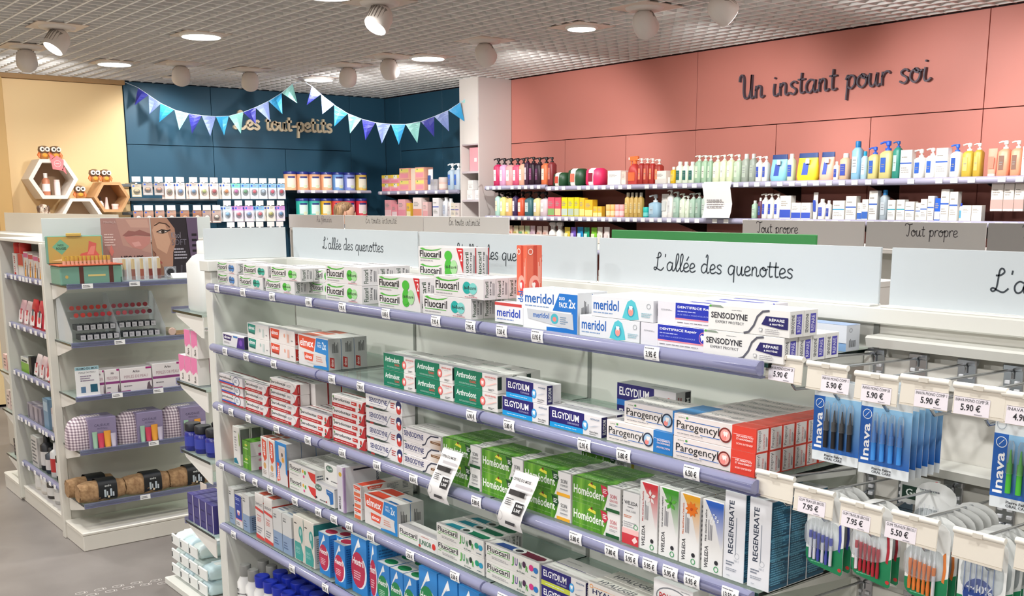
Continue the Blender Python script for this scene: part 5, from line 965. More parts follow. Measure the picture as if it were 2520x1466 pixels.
A_NAVY = [('r', '#253f9e', 0, .24, 1, 1), ('r', '#f08a90', 0, .22, 1, .25), ('m', '#b8c4f0', .1, .82, .9, .92, 2), ('m', '#8fa0e0', .1, .68, .8, .74, 1), ('m', '#8a8a90', .1, .06, .7, .16, 2)]+tooth(.5, .45, .24, '#f4e8ec', .35)+[('e', '#ee8a94', .5, .42, .12, .05)]
A_RW = [('t', '#6a6c74', 'DENTACT', .08, .74, .9, .80, 1), ('p', '#dc4a44', [(0, .70), (1, .66), (1, .60), (0, .64)]), ('t', '#e07068', 'Menthe', .2, .5, .7, .54, 0), ('m', '#e08a82', .2, .38, .8, .48, 3), ('m', '#9a9aa0', .15, .12, .8, .28, 3), ('p', '#dc4a44', [(0, 0), (1, 0), (1, .06), (0, .1)])]
A_TEAL = [('m', '#3a3a3e', .1, .8, .5, .85, 1), ('e', '#46a39a', .72, .66, .2, .14), ('p', '#46a39a', [(.52, .66), (.92, .66), (.92, .5), (.8, .40)]), ('e', '#a4d0ca', .72, .67, .1, .08), ('p', '#46a39a', [(.1, .02), (.86, .02), (.92, .2), (.7, .42), (.1, .42)]), ('t', '#9fd4cc', 'DENTS', .2, .24, .6, .3, 1), ('t', '#9fd4cc', 'DOUCE', .2, .16, .6, .22, 1), ('r', '#2c2c30', .66, .0, .9, .012)]
A_ELV = [('p', '#e2553a', [(.2, .96), (.8, .92), (.85, .5), (.5, .4), (.25, .55)]), ('v', '#ffffff', 'elmex', .3, .55, .65, .9, 1), ('e', '#d8a86a', .5, .3, .2, .08), ('m', '#b8a8a0', .2, .08, .8, .2, 3)]
A_ELV2 = [('p', '#2a86cc', [(0, .1), (0, 1), (1, 1), (1, .25), (.86, .3), (.86, .92), (.3, .92), (.3, .6), (.55, .5)]), ('p', '#d9ccc4', [(.36, .55), (.36, .88), (.84, .84), (.8, .5)]), ('p', '#e2553a', [(.1, .05), (.1, .5), (.3, .5), (.36, .1)]), ('v', '#ffffff', 'elmex', .12, .1, .3, .44, 1), ('e', '#e8a83a', .66, .6, .1, .06), ('e', '#5a4a40', .6, .72, .06, .05)]
A_KID = [('t', KK, 'Fluocaril', .04, .5, .46, .82, 1), ('r', G1_, .05, .42, .44, .45), ('e', '#f0b43a', .54, .66, .03, .12), ('e', '#4fae3d', .62, .6, .03, .14), ('e', '#e0508a', .57, .3, .03, .1), ('p', '#d83a34', [(.72, .8), (1, .8), (1, .1), (.84, .3), (.78, .5)]), ('m', '#a8a5a8', .05, .15, .45, .25, 1)]
def a_jun(d1, d2, mid, dk):
    return [('t', KK, 'Fluocaril', .03, .56, .46, .86, 1), ('p', G1_, [(.1, .88), (.3, .84), (.46, .92), (.46, .88), (.3, .8)]), ('r', G1_, .04, .50, .46, .53), ('r', '#7aa86a', .03, .38, .09, .43), ('m', '#a8a5a8', .12, .2, .45, .36, 2), ('t', '#4fae3d', 'J', .50, .3, .54, .82, 1), ('t', mid, 'U', .56, .38, .61, .8, 1), ('t', '#2a7a4a', 'N', .64, .3, .68, .66, 1), ('e', dk, .73, .62, .03, .17), ('t', G1_, 'R', .76, .28, .80, .6, 1), ('e', d1, .86, .6, .04, .17), ('e', d2, .94, .56, .04, .16), ('t', '#3a5a50', '6-12 ans', .6, .1, .74, .2, 1), ('m', '#6a7a84', .86, .14, .97, .24, 1)]
A_GUM = [('o', '#2f4a3c', .24, .76, .16, .14, .002), ('e', '#44705c', .24, .76, .15, .13), ('t', '#dfe8e2', 'GUM', .13, .70, .35, .82, 1), ('p', '#2a6fb4', [(.62, .85), (.95, .8), (.95, .2), (.8, .1), (.76, .5), (.64, .6)]), ('m', '#b8c8d8', .68, .7, .9, .76, 1), ('e', '#3a3c40', .12, .2, .05, .06), ('m', '#6a6c70', .3, .1, .6, .2, 1), ('e', '#b8323a', .62, .16, .03, .05)]
A_PUR = [('e', '#d8b03a', .5, .83, .22, .05), ('v', '#3a3c40', 'MEXYLIS', .2, .06, .5, .34, 1), ('r', '#b89ac4', .84, .0, .99, 1)]
S_PUR = [('r', '#b89ac4', 0, 0, .06, 1), ('r', '#2e2a3a', .3, .9, .85, .94), ('m', '#8a8490', .25, .1, .8, .18, 1), ('r', '#2e2a2e', .7, .1, .9, .16)]
A_GRB = [('r', 'grass_print', 0, 0, 1, 1), ('r', '#e8e060', .3, .66, .6, .76), ('m', '#d8ecc0', .1, .4, .85, .52, 1)]
A_TALL = [('m', '#5a5c60', .2, .84, .6, .88, 1), ('p', '#8fb83a', [(.86, .9), (1, .8), (1, .55), (.9, .5)]), ('m', '#b0b0b0', .25, .35, .6, .75, 6), ('p', '#1d7a94', [(.05, .03), (.75, .03), (.4, .18), (.05, .14)])]
A_EJR = [('p', '#e2553a', [(.05, .95), (.95, .9), (.9, .62), (.1, .66)]), ('m', '#f8d8d0', .15, .74, .8, .84, 1), ('m', '#3a3a3e', .2, .5, .6, .58, 1), ('r', '#e2704a', .1, .05, .9, .36)]
S_EJR = [('p', '#d84a32', [(.12, .9), (.42, .9), (.38, .6), (.14, .64)]), ('t', '#f8e0d8', 'elmex', .16, .68, .37, .84, 1), ('t', '#3a3a3e', 'JUNIOR', .16, .44, .3, .54, 1), ('m', '#9a9a9e', .5, .2, .75, .85, 6), ('m', '#7a7a7e', .8, .2, .95, .85, 5)]
A_HYA = [('o', '#e89a4a', .06, .82, .02, .06, .002), ('m', '#e8a868', .1, .78, .4, .84, 1), ('t', '#2a2e5a', 'HYALUGEL', .08, .5, .7, .74, 1), ('r', '#e89a5a', .08, .66+.14, .7, .81), ('m', '#9aa0a8', .08, .2, .7, .4, 3), ('r', '#bcd8cc', .8, 0, 1, 1)]
A_POL = [('o', '#7a7e84', .5, .80, .4, .13, .003), ('t', '#c02a34', 'POLIDENT', .16, .75, .84, .85, 1), ('m', '#9a9ca0', .7, .94, .95, .96, 1), ('r', '#c9a06a', 0, 0, 1, .5)]
A_ELY = a_elg('DENTS SENSIBLES', 'PROTECTION', '#c8d048')
A_COM = [('v', '#ffffff', 'SOIN COMPLET', .5, .58, .62, .92, 1), ('mv', '#f8c8b8', .72, .5, .9, .85, 3), ('p', '#c8442e', [(.44, .5), (.66, .5), (.66, 1), (.44, 1)]), ('e', '#f4a898', .5, .48, .36, .13), ('e', '#d84a44', .56, .46, .24, .09)]+tooth(.45, .47, .12, '#fbf0ec', .4)+[('o', '#f8e4dc', .24, .92, .12, .03, .002), ('r', '#eef0f2', 0, 0, 1, .34), ('v', BLM, 'meridol', .16, .02, .7, .40, 1)]
A_BLU = [('r', '#8fb8e8', 0, 0, 1, .3), ('m', '#3a4a6a', .1, .6, .9, .7, 2), ('r', '#2a4a7a', 0, .30, 1, .315)]
S_BLU = [('mv', '#3a3c42', .2, .15, .7, .55, 7), ('o', '#8a8c94', .3, .8, .1, .06, .001)]

PROTO = {}
def pack_mesh(key, W_, D, H, base, front, side, top):
    k = (key, round(W_, 4), round(D, 4), round(H, 4))
    if k in PROTO: return PROTO[k]
    m = MB(); m.box((0, 0, 0), (W_, D, H), base, .0008)
    m.art((0, 0, 0), X*W_, Z*H, front); m.art((W_, 0, 0), Y*D, Z*H, side or [('r', '#3c3c3c', .02, .94, .98, .955)]); m.art((0, 0, H), X*W_, Y*D, top or [('m', '#b8b8b6', .1, .4, .5, .6, 1)])
    m.v += []; PROTO[k] = m.mesh(key); return PROTO[k]
BW = '#dedbda'
def stack(zi, name, key, x0, x1, H, D, n, deep, base, front, side, top, desc, cat='toothpaste', y0=1.575, z0=0, sh=(0, 0), grp=None, rot=0):
    zs = ZR[zi]+.0085+z0; W_ = (x1-x0)*.985; me = pack_mesh(key, W_, D, H, base, front, side, top)
    LV = {1: [''], 2: ['lower', 'upper'], 3: ['bottom', 'middle', 'top'], 4: ['lowest', 'second-lowest', 'second-highest', 'topmost']}[n]
    RW = ['front', 'second row', 'third row', 'fourth row', 'fifth row', 'sixth row', 'seventh row']
    for d in range(deep):
        for k in range(n):
            jit = rnd.uniform(-.001, .001)
            o = put(me, name, None, (x0+jit+sh[1]*k+sh[0]*d, y0+d*(D+.0015)+rnd.uniform(0, .0006), zs+k*(H+.0004)), rot+rnd.uniform(-.003, .003))
            ex = [a for a in (LV[k], RW[d] if deep > 1 else '') if a]
            tag(o, desc+(', '+' '.join(ex) if ex else ''), cat, grp or ('toothpaste boxes on the %s gondola shelf' % ORD[zi+1]))
# ---- first shelf
B = 'toothpaste_box'
stack(0, B, 'fb', -3.775, -3.60, .042, .06, 2, 2, BW, a_fluo('#5b7fae', '#4d86c4'), S_FLUO, T_FLUO, 'white box with steel-blue dots at the gondola end')
stack(0, B, 'ft', -3.585, -3.385, .042, .045, 1, 2, BW, a_fluo('#1f8f78', '#3fae9a'), S_FLUO, T_FLUO, 'white box with dark teal dots, lying under its twin')
stack(0, B, 'ft', -3.545, -3.345, .042, .045, 1, 2, BW, a_fluo('#1f8f78', '#3fae9a'), S_FLUO, T_FLUO, 'white box with dark teal dots, resting on its twin', z0=.0425)
stack(0, B, 'fg', -3.37, -3.15, .043, .045, 1, 3, BW, a_fluo('#48b43a', '#a4d69a'), S_FLUO, T_FLUO, 'white box with bright green dots, low beside the teal-dot pair')
stack(0, B, 'fg', -3.325, -3.105, .043, .045, 1, 3, BW, a_fluo('#48b43a', '#a4d69a'), S_FLUO, T_FLUO, 'white box with bright green dots, high beside the teal-dot pair', z0=.0435)
stack(0, B, 'fh', -3.166, -3.0, .041, .04, 2, 1, BW, a_fluo('#48b43a', '#a4d69a'), S_FLUO, T_FLUO, 'half-hidden white box behind the large green-dot pair', y0=1.64)
stack(0, B, 'fgp', -2.94, -2.715, .0535, .055, 2, 3, BW, a_fluo('#48b43a', '#a4d69a'), S_FLUO, T_FLUO, 'large white box with green swoosh and green dots')
fl2 = stack2(a_fluo('#48b43a', '#a4d69a')[:5], a_fluo('#48b43a', '#a4d69a')[:5], [('e', '#48b43a', .68, .42, .08, .24), ('e', '#a4d69a', .80, .42, .075, .22), ('t', KK, 'bi-fluoré', .63, .38, .86, .48, 1)]+LOT)
S_F2 = S_FLUO+[('r', '#b8242e', .92, .1, 1, 1)]
stack(0, B, 'lot', -2.628, -2.405, .092, .05, 1, 2, BW, fl2, S_F2, [('m', '#c0bfbf', .1, .4, .5, .6, 1)], 'twin pack of white boxes with red corner, standing on the shelf')
stack(0, B, 'lot3', -2.606, -2.377, .0925, .043, 1, 2, BW, fl2, S_F2, None, 'twin pack of white boxes with red corner, raised before the header', y0=1.70, z0=.0775)
stack(0, B, 'lots', -2.60, -2.38, .077, .043, 1, 2, BW, a_fluo('#48b43a', '#a4d69a'), S_F2, None, 'white pack supporting the raised twin pack', y0=1.70)
stack(0, B, 'ftl', -2.43, -2.205, .0525, .055, 1, 2, BW, a_fluo('#1fa8a0', '#7ccdc6'), S_FLUO, T_FLUO, 'large white box with turquoise dots, lower', y0=1.578) if 0 else None
stack(0, B, 'ftl', -2.395, -2.17, .0525, .038, 1, 3, BW, a_fluo('#1fa8a0', '#7ccdc6'), S_FLUO, T_FLUO, 'large white box with turquoise dots on the shelf')
stack(0, B, 'ftl', -2.342, -2.117, .0525, .038, 1, 3, BW, a_fluo('#1fa8a0', '#7ccdc6'), S_FLUO, [('r', '#9fb2aa', .05, .1, .95, .9)], 'large white box with turquoise dots, on top of another', z0=.053)
stack(0, B, 'mr', -2.108, -1.952, .05, .04, 1, 1, '#eeedf0', [('r', '#d04a48', 0, .84, .7, .99)]+[('t', '#2548b8', 'meridol', .06, .3, .66, .72, 1), ('m', '#8a9cd0', .06, .12, .66, .22, 1), ('r', '#2a2f6e', .74, 0, 1, .84), ('e', '#d84a58', .92, .36, .12, .26)]+tooth(.9, .56, .06, '#ffffff', 3), S_MERI, None, 'white and navy box with a red top stripe', y0=1.60)
stack(0, B, 'com', -2.089, -2.049, .188, .05, 1, 1, '#e0684e', A_COM, A_COM, [('r', '#e0684e', 0, 0, 1, 1)], 'coral box standing upright before the header', y0=1.655)
DUO = [('t', BLM, 'meridol', .04, .66, .58, .92, 1), ('m', '#7f9cc4', .04, .56, .5, .61, 1), ('p', '#1f74c8', [(.68, .96), (1, .96), (1, 0), (.45, 0), (.45, .1), (.85, .12), (.9, .52), (.56, .52)]), ('t', '#ffffff', 'DUO', .68, .80, .78, .88, 1), ('t', '#ffffff', 'PACK', .68, .62, .83, .75, 1), ('t', '#ffffff', '2x', .85, .62, .97, .84, 1), ('p', '#c9cdd2', [(.08, .5), (.92, .48), (.94, .1), (.9, .1), (.1, .26)]), ('t', BLM, 'meridol', .2, .3, .5, .44, 1), ('e', '#4cb4c0', .6, .32, .07, .13), ('e', '#e88a80', .6, .31, .035, .06), ('m', '#7f98b0', .7, .2, .86, .4, 4)]
stack(0, B, 'duo', -1.962, -1.765, .0925, .045, 1, 2, '#eef0f2', DUO, S_MERI, [('r', '#dfe8ee', 0, 0, 1, 1), ('t', '#7aa8c8', 'meridol', .1, .3, .5, .7, 1)], 'blue and silver duo pack beside the upright coral box')
stack(0, B, 'me', -1.762, -1.57, .046, .045, 1, 3, '#e2e4e8', a_meri(), S_MERI, None, 'white box with aqua triangle on the shelf')
stack(0, B, 'me', -1.723, -1.531, .046, .045, 1, 3, '#e2e4e8', a_meri(), S_MERI, None, 'white box with aqua triangle, on top of another', z0=.0465)
stack(0, B, 'de', -1.568, -1.375, .046, .043, 1, 3, '#ece8ee', a_dent(), S_MERI, [('r', '#2334b0', .3, .7, .9, .95)], 'royal-blue and pink box on the shelf')
stack(0, B, 'de', -1.526, -1.333, .046, .043, 1, 4, '#ece8ee', a_dent(), S_MERI, [('r', '#2334b0', .3, .2, .9, .45), ('r', '#cfdcf2', 0, .5, 1, 1)], 'royal-blue and pink box, on top of another', z0=.0465, y0=1.582)
stack(0, B, 'se', -1.384, -1.188, .049, .04, 1, 4, '#e9e8e5', a_sens(), S_SENS, None, 'ivory box with navy flag on the shelf', y0=1.563)
stack(0, B, 'se', -1.374, -1.178, .049, .04, 1, 2, '#e9e8e5', a_sens(), S_SENS, None, 'ivory box with navy flag, on top of another', z0=.0495, y0=1.563)
stack(0, B, 'bw', -1.37, -1.221, .052, .045, 1, 1, '#e4e9f2', A_BLU, S_BLU, [('r', '#a9c4ee', 0, 0, 1, 1)], 'pale blue and white box behind the ivory ones', y0=1.80)
# ---- second shelf
stack(1, B, 'ep', -3.76, -3.565, .046, .05, 1, 1, '#e6e4e6', [('p', '#3a2a6a', [(.04, .92), (.44, .86), (.38, .45), (.06, .5)]), ('t', '#ffffff', 'elmex', .09, .6, .38, .82, 1), ('r', '#3a7ac0', .5, .78, .7, .92), ('m', '#a9a7ac', .06, .2, .4, .35, 2), ('p', '#4a2a86', [(.72, .85), (1, .92), (1, 0), (.64, 0)]), ('e', '#7a4ab4', .84, .45, .07, .25)], [('r', '#2a2440', 0, 0, 1, 1)], None, 'white and violet box at the gondola end')
stack(1, B, 'et', -3.535, -3.36, .051, .05, 2, 1, '#e9e6e2', a_elmex('#1f8f80', '#1a6a60'), S_ELM, None, 'white box with green trapezium')
stack(1, B, 'eo', -3.352, -3.165, .051, .05, 2, 2, '#e9e2de', a_elmex('#dd4f38', '#a83a2c'), S_ELM, None, 'white box with orange trapezium')
stack(1, B, 'ed', -3.142, -2.935, .10, .045, 1, 3, '#e2dfde', a_elmduo(), S_DUO, [('r', '#d8694e', .05, .1, .5, .9), ('r', '#e8e4e2', .5, .1, .95, .9)], 'orange and blue duo pack')
for i, (a, b) in enumerate([(-2.608, -2.442), (-2.438, -2.258), (-2.252, -2.062)]):
    stack(1, B, 'ar%d' % i, a, b, .047, .045, 2, (2, 3, 3)[i], '#e6e3e0', a_arth(), [('r', '#16302a', 0, .2, .3, .9)], [('m', '#7a7c7a', .6, .7, .95, .9, 1)], 'green and white box, %s stack of three' % ('far', 'middle', 'near')[i])
stack(1, B, 'el', -2.046, -1.866, .047, .045, 1, 2, '#eae7e8', a_elg(), S_ELG, None, 'navy and white box on the shelf beside the green ones')
stack(1, B, 'el', -2.03, -1.872, .047, .045, 1, 1, '#eae7e8', a_elg(), S_ELG, None, 'navy and white box stacked beside the green ones', z0=.0475)
stack(1, B, 'el2', -1.862, -1.683, .048, .045, 1, 2, '#eae7e8', a_elg('DENTIFRICE'), S_ELG, None, 'single navy and white box with antiplaque wording')
ELOT = stack2([('r', '#241d6e', 0, .26, .64, 1), ('r', '#2a78c8', 0, 0, .62, .26), ('t', '#ffffff', 'ELGYDIUM', .04, .46, .56, .84, 1), ('m', '#c8c8ea', .36, .32, .56, .4, 1)])+[('e', '#2a8fd6', .66, .68, .05, .14)]+tooth(.66, .70, .03, '#ffffff', 3)+[('t', '#cf2a34', 'LOT de', .71, .72, .84, .80, 1), ('t', '#cf2a34', '2', .86, .66, .94, .86, 1), ('m', '#8a8a90', .76, .56, .88, .6, 1)]
stack(1, B, 'ell', -1.766, -1.578, .104, .05, 1, 1, '#e6e4e6', ELOT, [('r', '#2a2c34', .6, .02, .95, .98), ('v', '#ffffff', 'ELGYDIUM', .68, .15, .88, .85, 1), ('mv', '#a85a60', .1, .2, .4, .9, 2)], [('m', '#b8b8b6', .5, .3, .9, .6, 2)], 'navy twin pack with red two, alone against the back', y0=1.70)
stack(1, B, 'pb', -1.668, -1.466, .047, .045, 1, 2, '#e8e2de', a_paro('#2a7cc4', 'SAIGNEMENTS', 'OCCASIONNELS', 'PROTECTION'), [('r', '#2a6aa8', 0, 0, 1, 1)], T_PAROB, 'white and blue box on the shelf')
stack(1, B, 'pb', -1.622, -1.42, .047, .045, 1, 2, '#e8e2de', a_paro('#2a7cc4', 'SAIGNEMENTS', 'OCCASIONNELS', 'PROTECTION'), [('r', '#2a6aa8', 0, 0, 1, 1)], T_PAROB, 'white and blue box, on top of another', z0=.0475, y0=1.582)
stack(1, B, 'pr', -1.462, -1.247, .047, .037, 2, 7, '#e8dedb', a_paro('#dd4232', 'INFLAMMATION', 'ET SAIGNEMENT', 'SOIN INTENSIF'), [('r', '#d8402e', 0, 0, 1, 1)]+S_PARO, T_PARO, 'white and red box in the long block', sh=(.001, 0), y0=1.568)
# ---- third shelf
stack(2, B, 'p1', -3.795, -3.60, .037, .045, 2, 1, '#e8e4e4', a_pdx('c'), [('r', '#c33', 0, 0, 1, .1)], T_PDX, 'white and blue box with shield at the gondola end')
stack(2, B, 'p1', -3.815+.02, -3.585, .037, .06, 1, 1, '#e8e4e4', a_pdx('c'), [('r', '#c33', 0, 0, 1, .1)], T_PDX, 'white and blue box with shield, topmost and jutting', z0=.075, y0=1.568)
stack(2, B, 'p2', -3.58, -3.385, .037, .045, 3, 1, '#e8e2e0', a_pdx('r'), S_PDX, T_PDX, 'white and red box with grey tube, far stack')
stack(2, B, 'p3', -3.37, -3.16, .0365, .045, 4, 1, '#e8e2e0', a_pdx('r'), S_PDX, T_PDX, 'white and red box with grey tube, tall far stack')
stack(2, B, 'p3b', -3.34, -3.13, .073, .05, 1, 2, '#dcd6d4', [], [('r', '#a82a2e', .9, 0, 1, 1)], T_PDX, 'plain grey-sided twin pack behind the tall red stack', y0=1.625, z0=.074)
stack(2, B, 'p3b', -3.34, -3.13, .073, .05, 1, 2, '#dcd6d4', [], [('r', '#a82a2e', .9, 0, 1, 1)], T_PDX, 'plain grey-sided twin pack low behind the tall red stack', y0=1.625)
stack(2, B, 'p4', -3.15, -2.945, .037, .045, 2, 4, '#e8e2e0', a_pdx('f'), S_PDX, T_PDX, 'white and red flower box, low block')
stack(2, B, 'p5', -2.925, -2.725, .0375, .045, 4, 1, '#e8e2e0', a_pdx('f'), S_PDX, T_PDX, 'white and red flower box, tall stack')
for k in range(4): stack(2, B, 's6', -2.717, -2.512, .0465, .045, 1, 1, '#e9e6e6', a_sen2(k % 2 == 1), None, None, 'white box with red and navy tooth, %s of four' % ('lowest', 'second-lowest', 'third', 'topmost')[k], z0=k*.0468)
stack(2, B, 's7', -2.51, -2.318, .0375, .045, 3, 2, '#e9e4e2', a_sen3(), None, None, 'white box fading to brown at its end')
for i, (a, b, kd, col) in enumerate([(-2.312, -2.138, 'd', 'dark-green'), (-2.134, -1.962, 'd', 'plain green'), (-1.96, -1.785, 'y', 'yellow-tabbed'), (-1.78, -1.618, 'r', 'red-flagged')]):
    stack(2, B, 'ho%d' % i, a, b, .0585, .05, 2, (3, 2, 3, 3)[i], '#e9e7e4', a_homeo('g' if kd == 'd' else kd), [('r', '#e4e2de', 0, 0, 1, 1)]+([('r', '#e8b030', .8, .1, 1, .9)] if kd == 'y' else [('m', '#8a8a8e', .1, .4, .8, .8, 3)]), T_HOM, 'leafy green box, %s %s pile' % (ORD[i+1], col))
stack(2, B, 'ho9', -2.0, -1.83, .0585, .05, 2, 1, '#e9e7e4', a_homeo('y'), [('r', '#c8b030', .3, 0, .5, 1)], T_HOM, 'leafy green box alone near the back', y0=1.80)
stack(2, 'mouthwash_box', 'w0', -1.614, -1.562, .118, .05, 1, 1, '#ecebe8', A_WEL0, None, None, 'short white and red carton left of the tall herbal ones' if 0 else 'short white and red carton before the tall herbal ones')
for i, (a, b, c, t, tc, fl_) in enumerate([(-1.560, -1.506, '#d4353f', 'Pâte dentifrice au Ratanhia', '#c8333a', flower('#f6ece8', '#c85a5a', 5)), (-1.504, -1.448, '#3f9a2a', 'Gel dentifrice végétal', '#3a3a3e', flower('#5cb83a', '#2f7a20', 5)), (-1.444, -1.388, '#eaa82a', 'Pâte dentifrice au Calendula', '#d86a2a', flower('#f07a1e', '#c84a10', 9)), (-1.383, -1.327, '#2a62c4', 'Pâte dentifrice saline', '#3a3a3e', [('r', '#f2f6fa', .35+.09*((j*7) % 5), .70+.022*(j % 6), .43+.09*((j*7) % 5), .715+.022*(j % 6)) for j in range(12)])]):
    stack(2, B, 'w%d' % (i+1), a, b, .151, .045, 1, 3, '#ecebe8', a_wel(c, t, tc)+fl_, [('m', '#8a8a8e', .1, .1, .9, .9, 12)], [('t', '#6a6a6e', 'WELEDA', .15, .4, .85, .6, 1)], 'tall upright %s herbal box' % ('crimson', 'leaf-green', 'orange-yellow', 'cobalt')[i])
stack(2, B, 'rg', -1.325, -1.272, .181, .058, 1, 3, '#e7e8ec', A_REG, S_REG, None, 'tall white box with dark teal side, beside the cobalt one')
stack(2, B, 'rg', -1.265, -1.212, .181, .058, 1, 3, '#e7e8ec', A_REG, S_REG, None, 'tall white box with dark teal side, at the shelf end')
# ---- fourth shelf
CB_ = 'oral_care_box'
stack(3, CB_, 'or', -3.79, -3.745, .13, .04, 1, 1, '#d8653c', [('m', '#b84a28', .2, .2, .8, .8, 6)], None, None, 'orange box at the gondola end, tight to the side panel', y0=1.62)
stack(3, CB_, 'ta', -3.715, -3.655, .146, .045, 1, 4, '#e6e4de', A_TALL, [('r', '#6a6e68', .1, .3, .9, .95)], None, 'tall cream box with lime and teal marks')
stack(3, CB_, 'gb', -3.63, -3.56, .053, .075, 2, 2, '#e4e2de', A_GRB, [('e', '#d88aa0', .5, .7, .1, .1), ('r', '#c83a6a', .4, 0, 1, .2)], [('r', 'grass_print', 0, 0, 1, 1)], 'small leafy green box with pink end')
stack(3, B, 'ev', -3.47, -3.415, .148, .045, 1, 3, '#e6e2de', A_ELV, S_ELM, [('r', '#b86a5a', .1, .1, .9, .9)], 'narrow upright box with orange trapezium, first')
stack(3, B, 'ev', -3.412, -3.357, .148, .045, 1, 3, '#e6e2de', A_ELV, S_ELM, [('r', '#b86a5a', .1, .1, .9, .9)], 'narrow upright box with orange trapezium, second')
stack(3, B, 'ew', -3.352, -3.262, .152, .055, 1, 3, '#ddd8d6', A_ELV2, [('r', '#b4b2b4', 0, 0, 1, 1), ('r', '#b83a30', .0, 0, .14, .4), ('mv', '#8a8890', .3, .3, .8, .7, 3)], None, 'upright orange box with blue wrap')
stack(3, B, 'kd', -3.252, -3.055, .049, .045, 2, 4, '#e8e6e0', A_KID, [('m', '#4a5a6a', .1, .3, .9, .7, 2)], [('t', '#a8aa9a', 'Fluocaril', .1, .2, .5, .7, 0)], 'white box with coloured letters and red patch')
stack(3, CB_, 'gu', -3.072, -2.93, .064, .06, 1, 1, '#e3e2df', A_GUM, None, None, 'white brush box with green oval, lower')
stack(3, CB_, 'gu', -3.04, -2.898, .064, .06, 1, 1, '#e3e2df', A_GUM, None, None, 'white brush box with green oval, upper and shifted', z0=.0645, y0=1.60)
stack(3, CB_, 'pu', -2.912, -2.868, .148, .12, 1, 1, '#dedbe0', A_PUR, S_PUR, None, 'tall white carton with lilac stripe')
for i, (a_, b_) in enumerate(((-3.12, -3.04), (-3.035, -2.955))): stack(3, CB_, 'sb', a_, b_, .155, .06, 1, 3, '#e4e2e0', [('p', '#2a6ab4', [(0, .8), (.5, .7), (1, .8), (1, 1), (0, 1)]), ('r', '#e0683a', .4, .3, .7, .6), ('v', '#2a3a6a', 'SENSODYNE', .7, .1, .92, .66, 1)], [('mv', '#2a6ab4', .1, .6, .9, .9, 2)], None, 'blue and white upright box behind the orange stack, %s' % ('farther', 'nearer')[i], y0=1.76)
stack(3, B, 'ej', -2.808, -2.762, .036, .19, 3, 1, '#e4deda', A_EJR, S_EJR, [('p', '#d84a32', [(.1, .05), (.9, .05), (.9, .5), (.1, .5)])], 'end-on white box with orange trapezium')
stack(3, B, 'eu', -2.742, -2.55, .096, .045, 1, 2, '#e4e0dd', a_elmduo(), [('r', '#cfcfcc', 0, 0, 1, 1), ('mv', '#2c2d2e', .25, .4, .75, .8, 6)], [('p', '#d84a32', [(.05, .1), (.55, .1), (.5, .9), (.1, .9)]), ('r', '#2a7cc0', .7, .1, .95, .3)], 'junior orange and blue duo pack')
stack(3, B, 'fr', -2.548, -2.345, .042, .05, 1, 1, '#e6e4e0', [('t', KK, 'Fluocaril', .03, .45, .5, .8, 1), ('r', G1_, .04, .36, .5, .4), ('t', '#2a6a4a', 'JUNIOR', .54, .15, .86, .62, 1), ('e', '#d83a30', .92, .45, .045, .22), ('e', '#c83a34', .56, .14, .03, .1), ('m', '#c86a60', .6, .8, .8, .88, 1)], None, None, 'white junior box with a red dot, single')
stack(3, B, 'fk', -2.348, -2.125, .0475, .042, 2, 3, '#e4e3dd', a_jun('#1f9a78', '#2a9ac0', '#3a9a5a', '#2a3a30'), S_FLUO, [('p', '#1f8fa0', [(.12, .2), (.16, .7), (.5, .8), (.5, .2)]), ('p', '#12704f', [(.52, .2), (.52, .8), (.94, .8), (.97, .5), (.92, .2)]), ('e', '#d8dcd8', .52, .5, .1, .35), ('e', '#2c3a34', .52, .5, .06, .2)], 'white junior box with green creatures')
stack(3, B, 'fp', -2.12, -1.897, .0485, .045, 2, 1, '#e4e3dd', a_jun('#d83a86', '#2a78c0', '#6a4aa0', '#4a2a4a'), S_FLUO, [('p', '#2a4a8a', [(.12, .2), (.16, .7), (.5, .8), (.5, .2)]), ('p', '#6a2038', [(.52, .2), (.52, .8), (.94, .8), (.97, .5), (.92, .2)]), ('e', '#d8dcd8', .52, .5, .1, .35), ('e', '#2c2a34', .52, .5, .06, .2)], 'white junior box with purple creatures')
stack(3, B, 'ey', -1.892, -1.73, .048, .045, 2, 2, '#e6e4e0', A_ELY, S_ELG, None, 'navy box with a yellow-green band')
stack(3, B, 'hy', -1.725, -1.52, .052, .05, 2, 2, '#e6e2da', A_HYA, [('r', '#9fc4b4', 0, 0, 1, 1)], [('t', '#6a6c70', 'HYALUGEL', .1, .2, .7, .6, 1)], 'cream and sea-green gel box')
stack(3, CB_, 'po', -1.515, -1.40, .172, .05, 1, 1, '#eae8e8', A_POL, [('r', '#b88a50', 0, 0, 1, .6)], None, 'white carton with red word in a silver oval')
# ---- fifth shelf
stack(4, CB_, 'tl', -3.785, -3.735, .142, .05, 1, 3, '#dbdcd9', A_TL, None, None, 'white over grey-blue carton at the gondola end')
stack(4, CB_, 'nv', -3.725, -3.667, .126, .045, 1, 1, '#e2dedc', A_NAVY, None, None, 'navy carton with a pink and white tooth')
stack(4, CB_, 'tl', -3.658, -3.598, .142, .06, 1, 2, '#dbdcd9', A_TL, [('r', '#8fa6c4', 0, 0, 1, .46), ('m', '#3a4a68', .15, .05, .9, .42, 7)], None, 'white over grey-blue carton beside the navy one')
for i, a in enumerate((-3.542, -3.470)): stack(4, CB_, 'rw', a, a+.069, .172, .07, 1, 2, '#e4e0dc', A_RW, [('r', '#c84a40', .0, .82, 1, .85), ('r', '#dcd8d4', 0, 0, .9, .8)], [('r', '#b8503e', .3, .1, 1, .9)], 'white carton with coral bands, %s of the pair' % ('farther', 'nearer')[i])
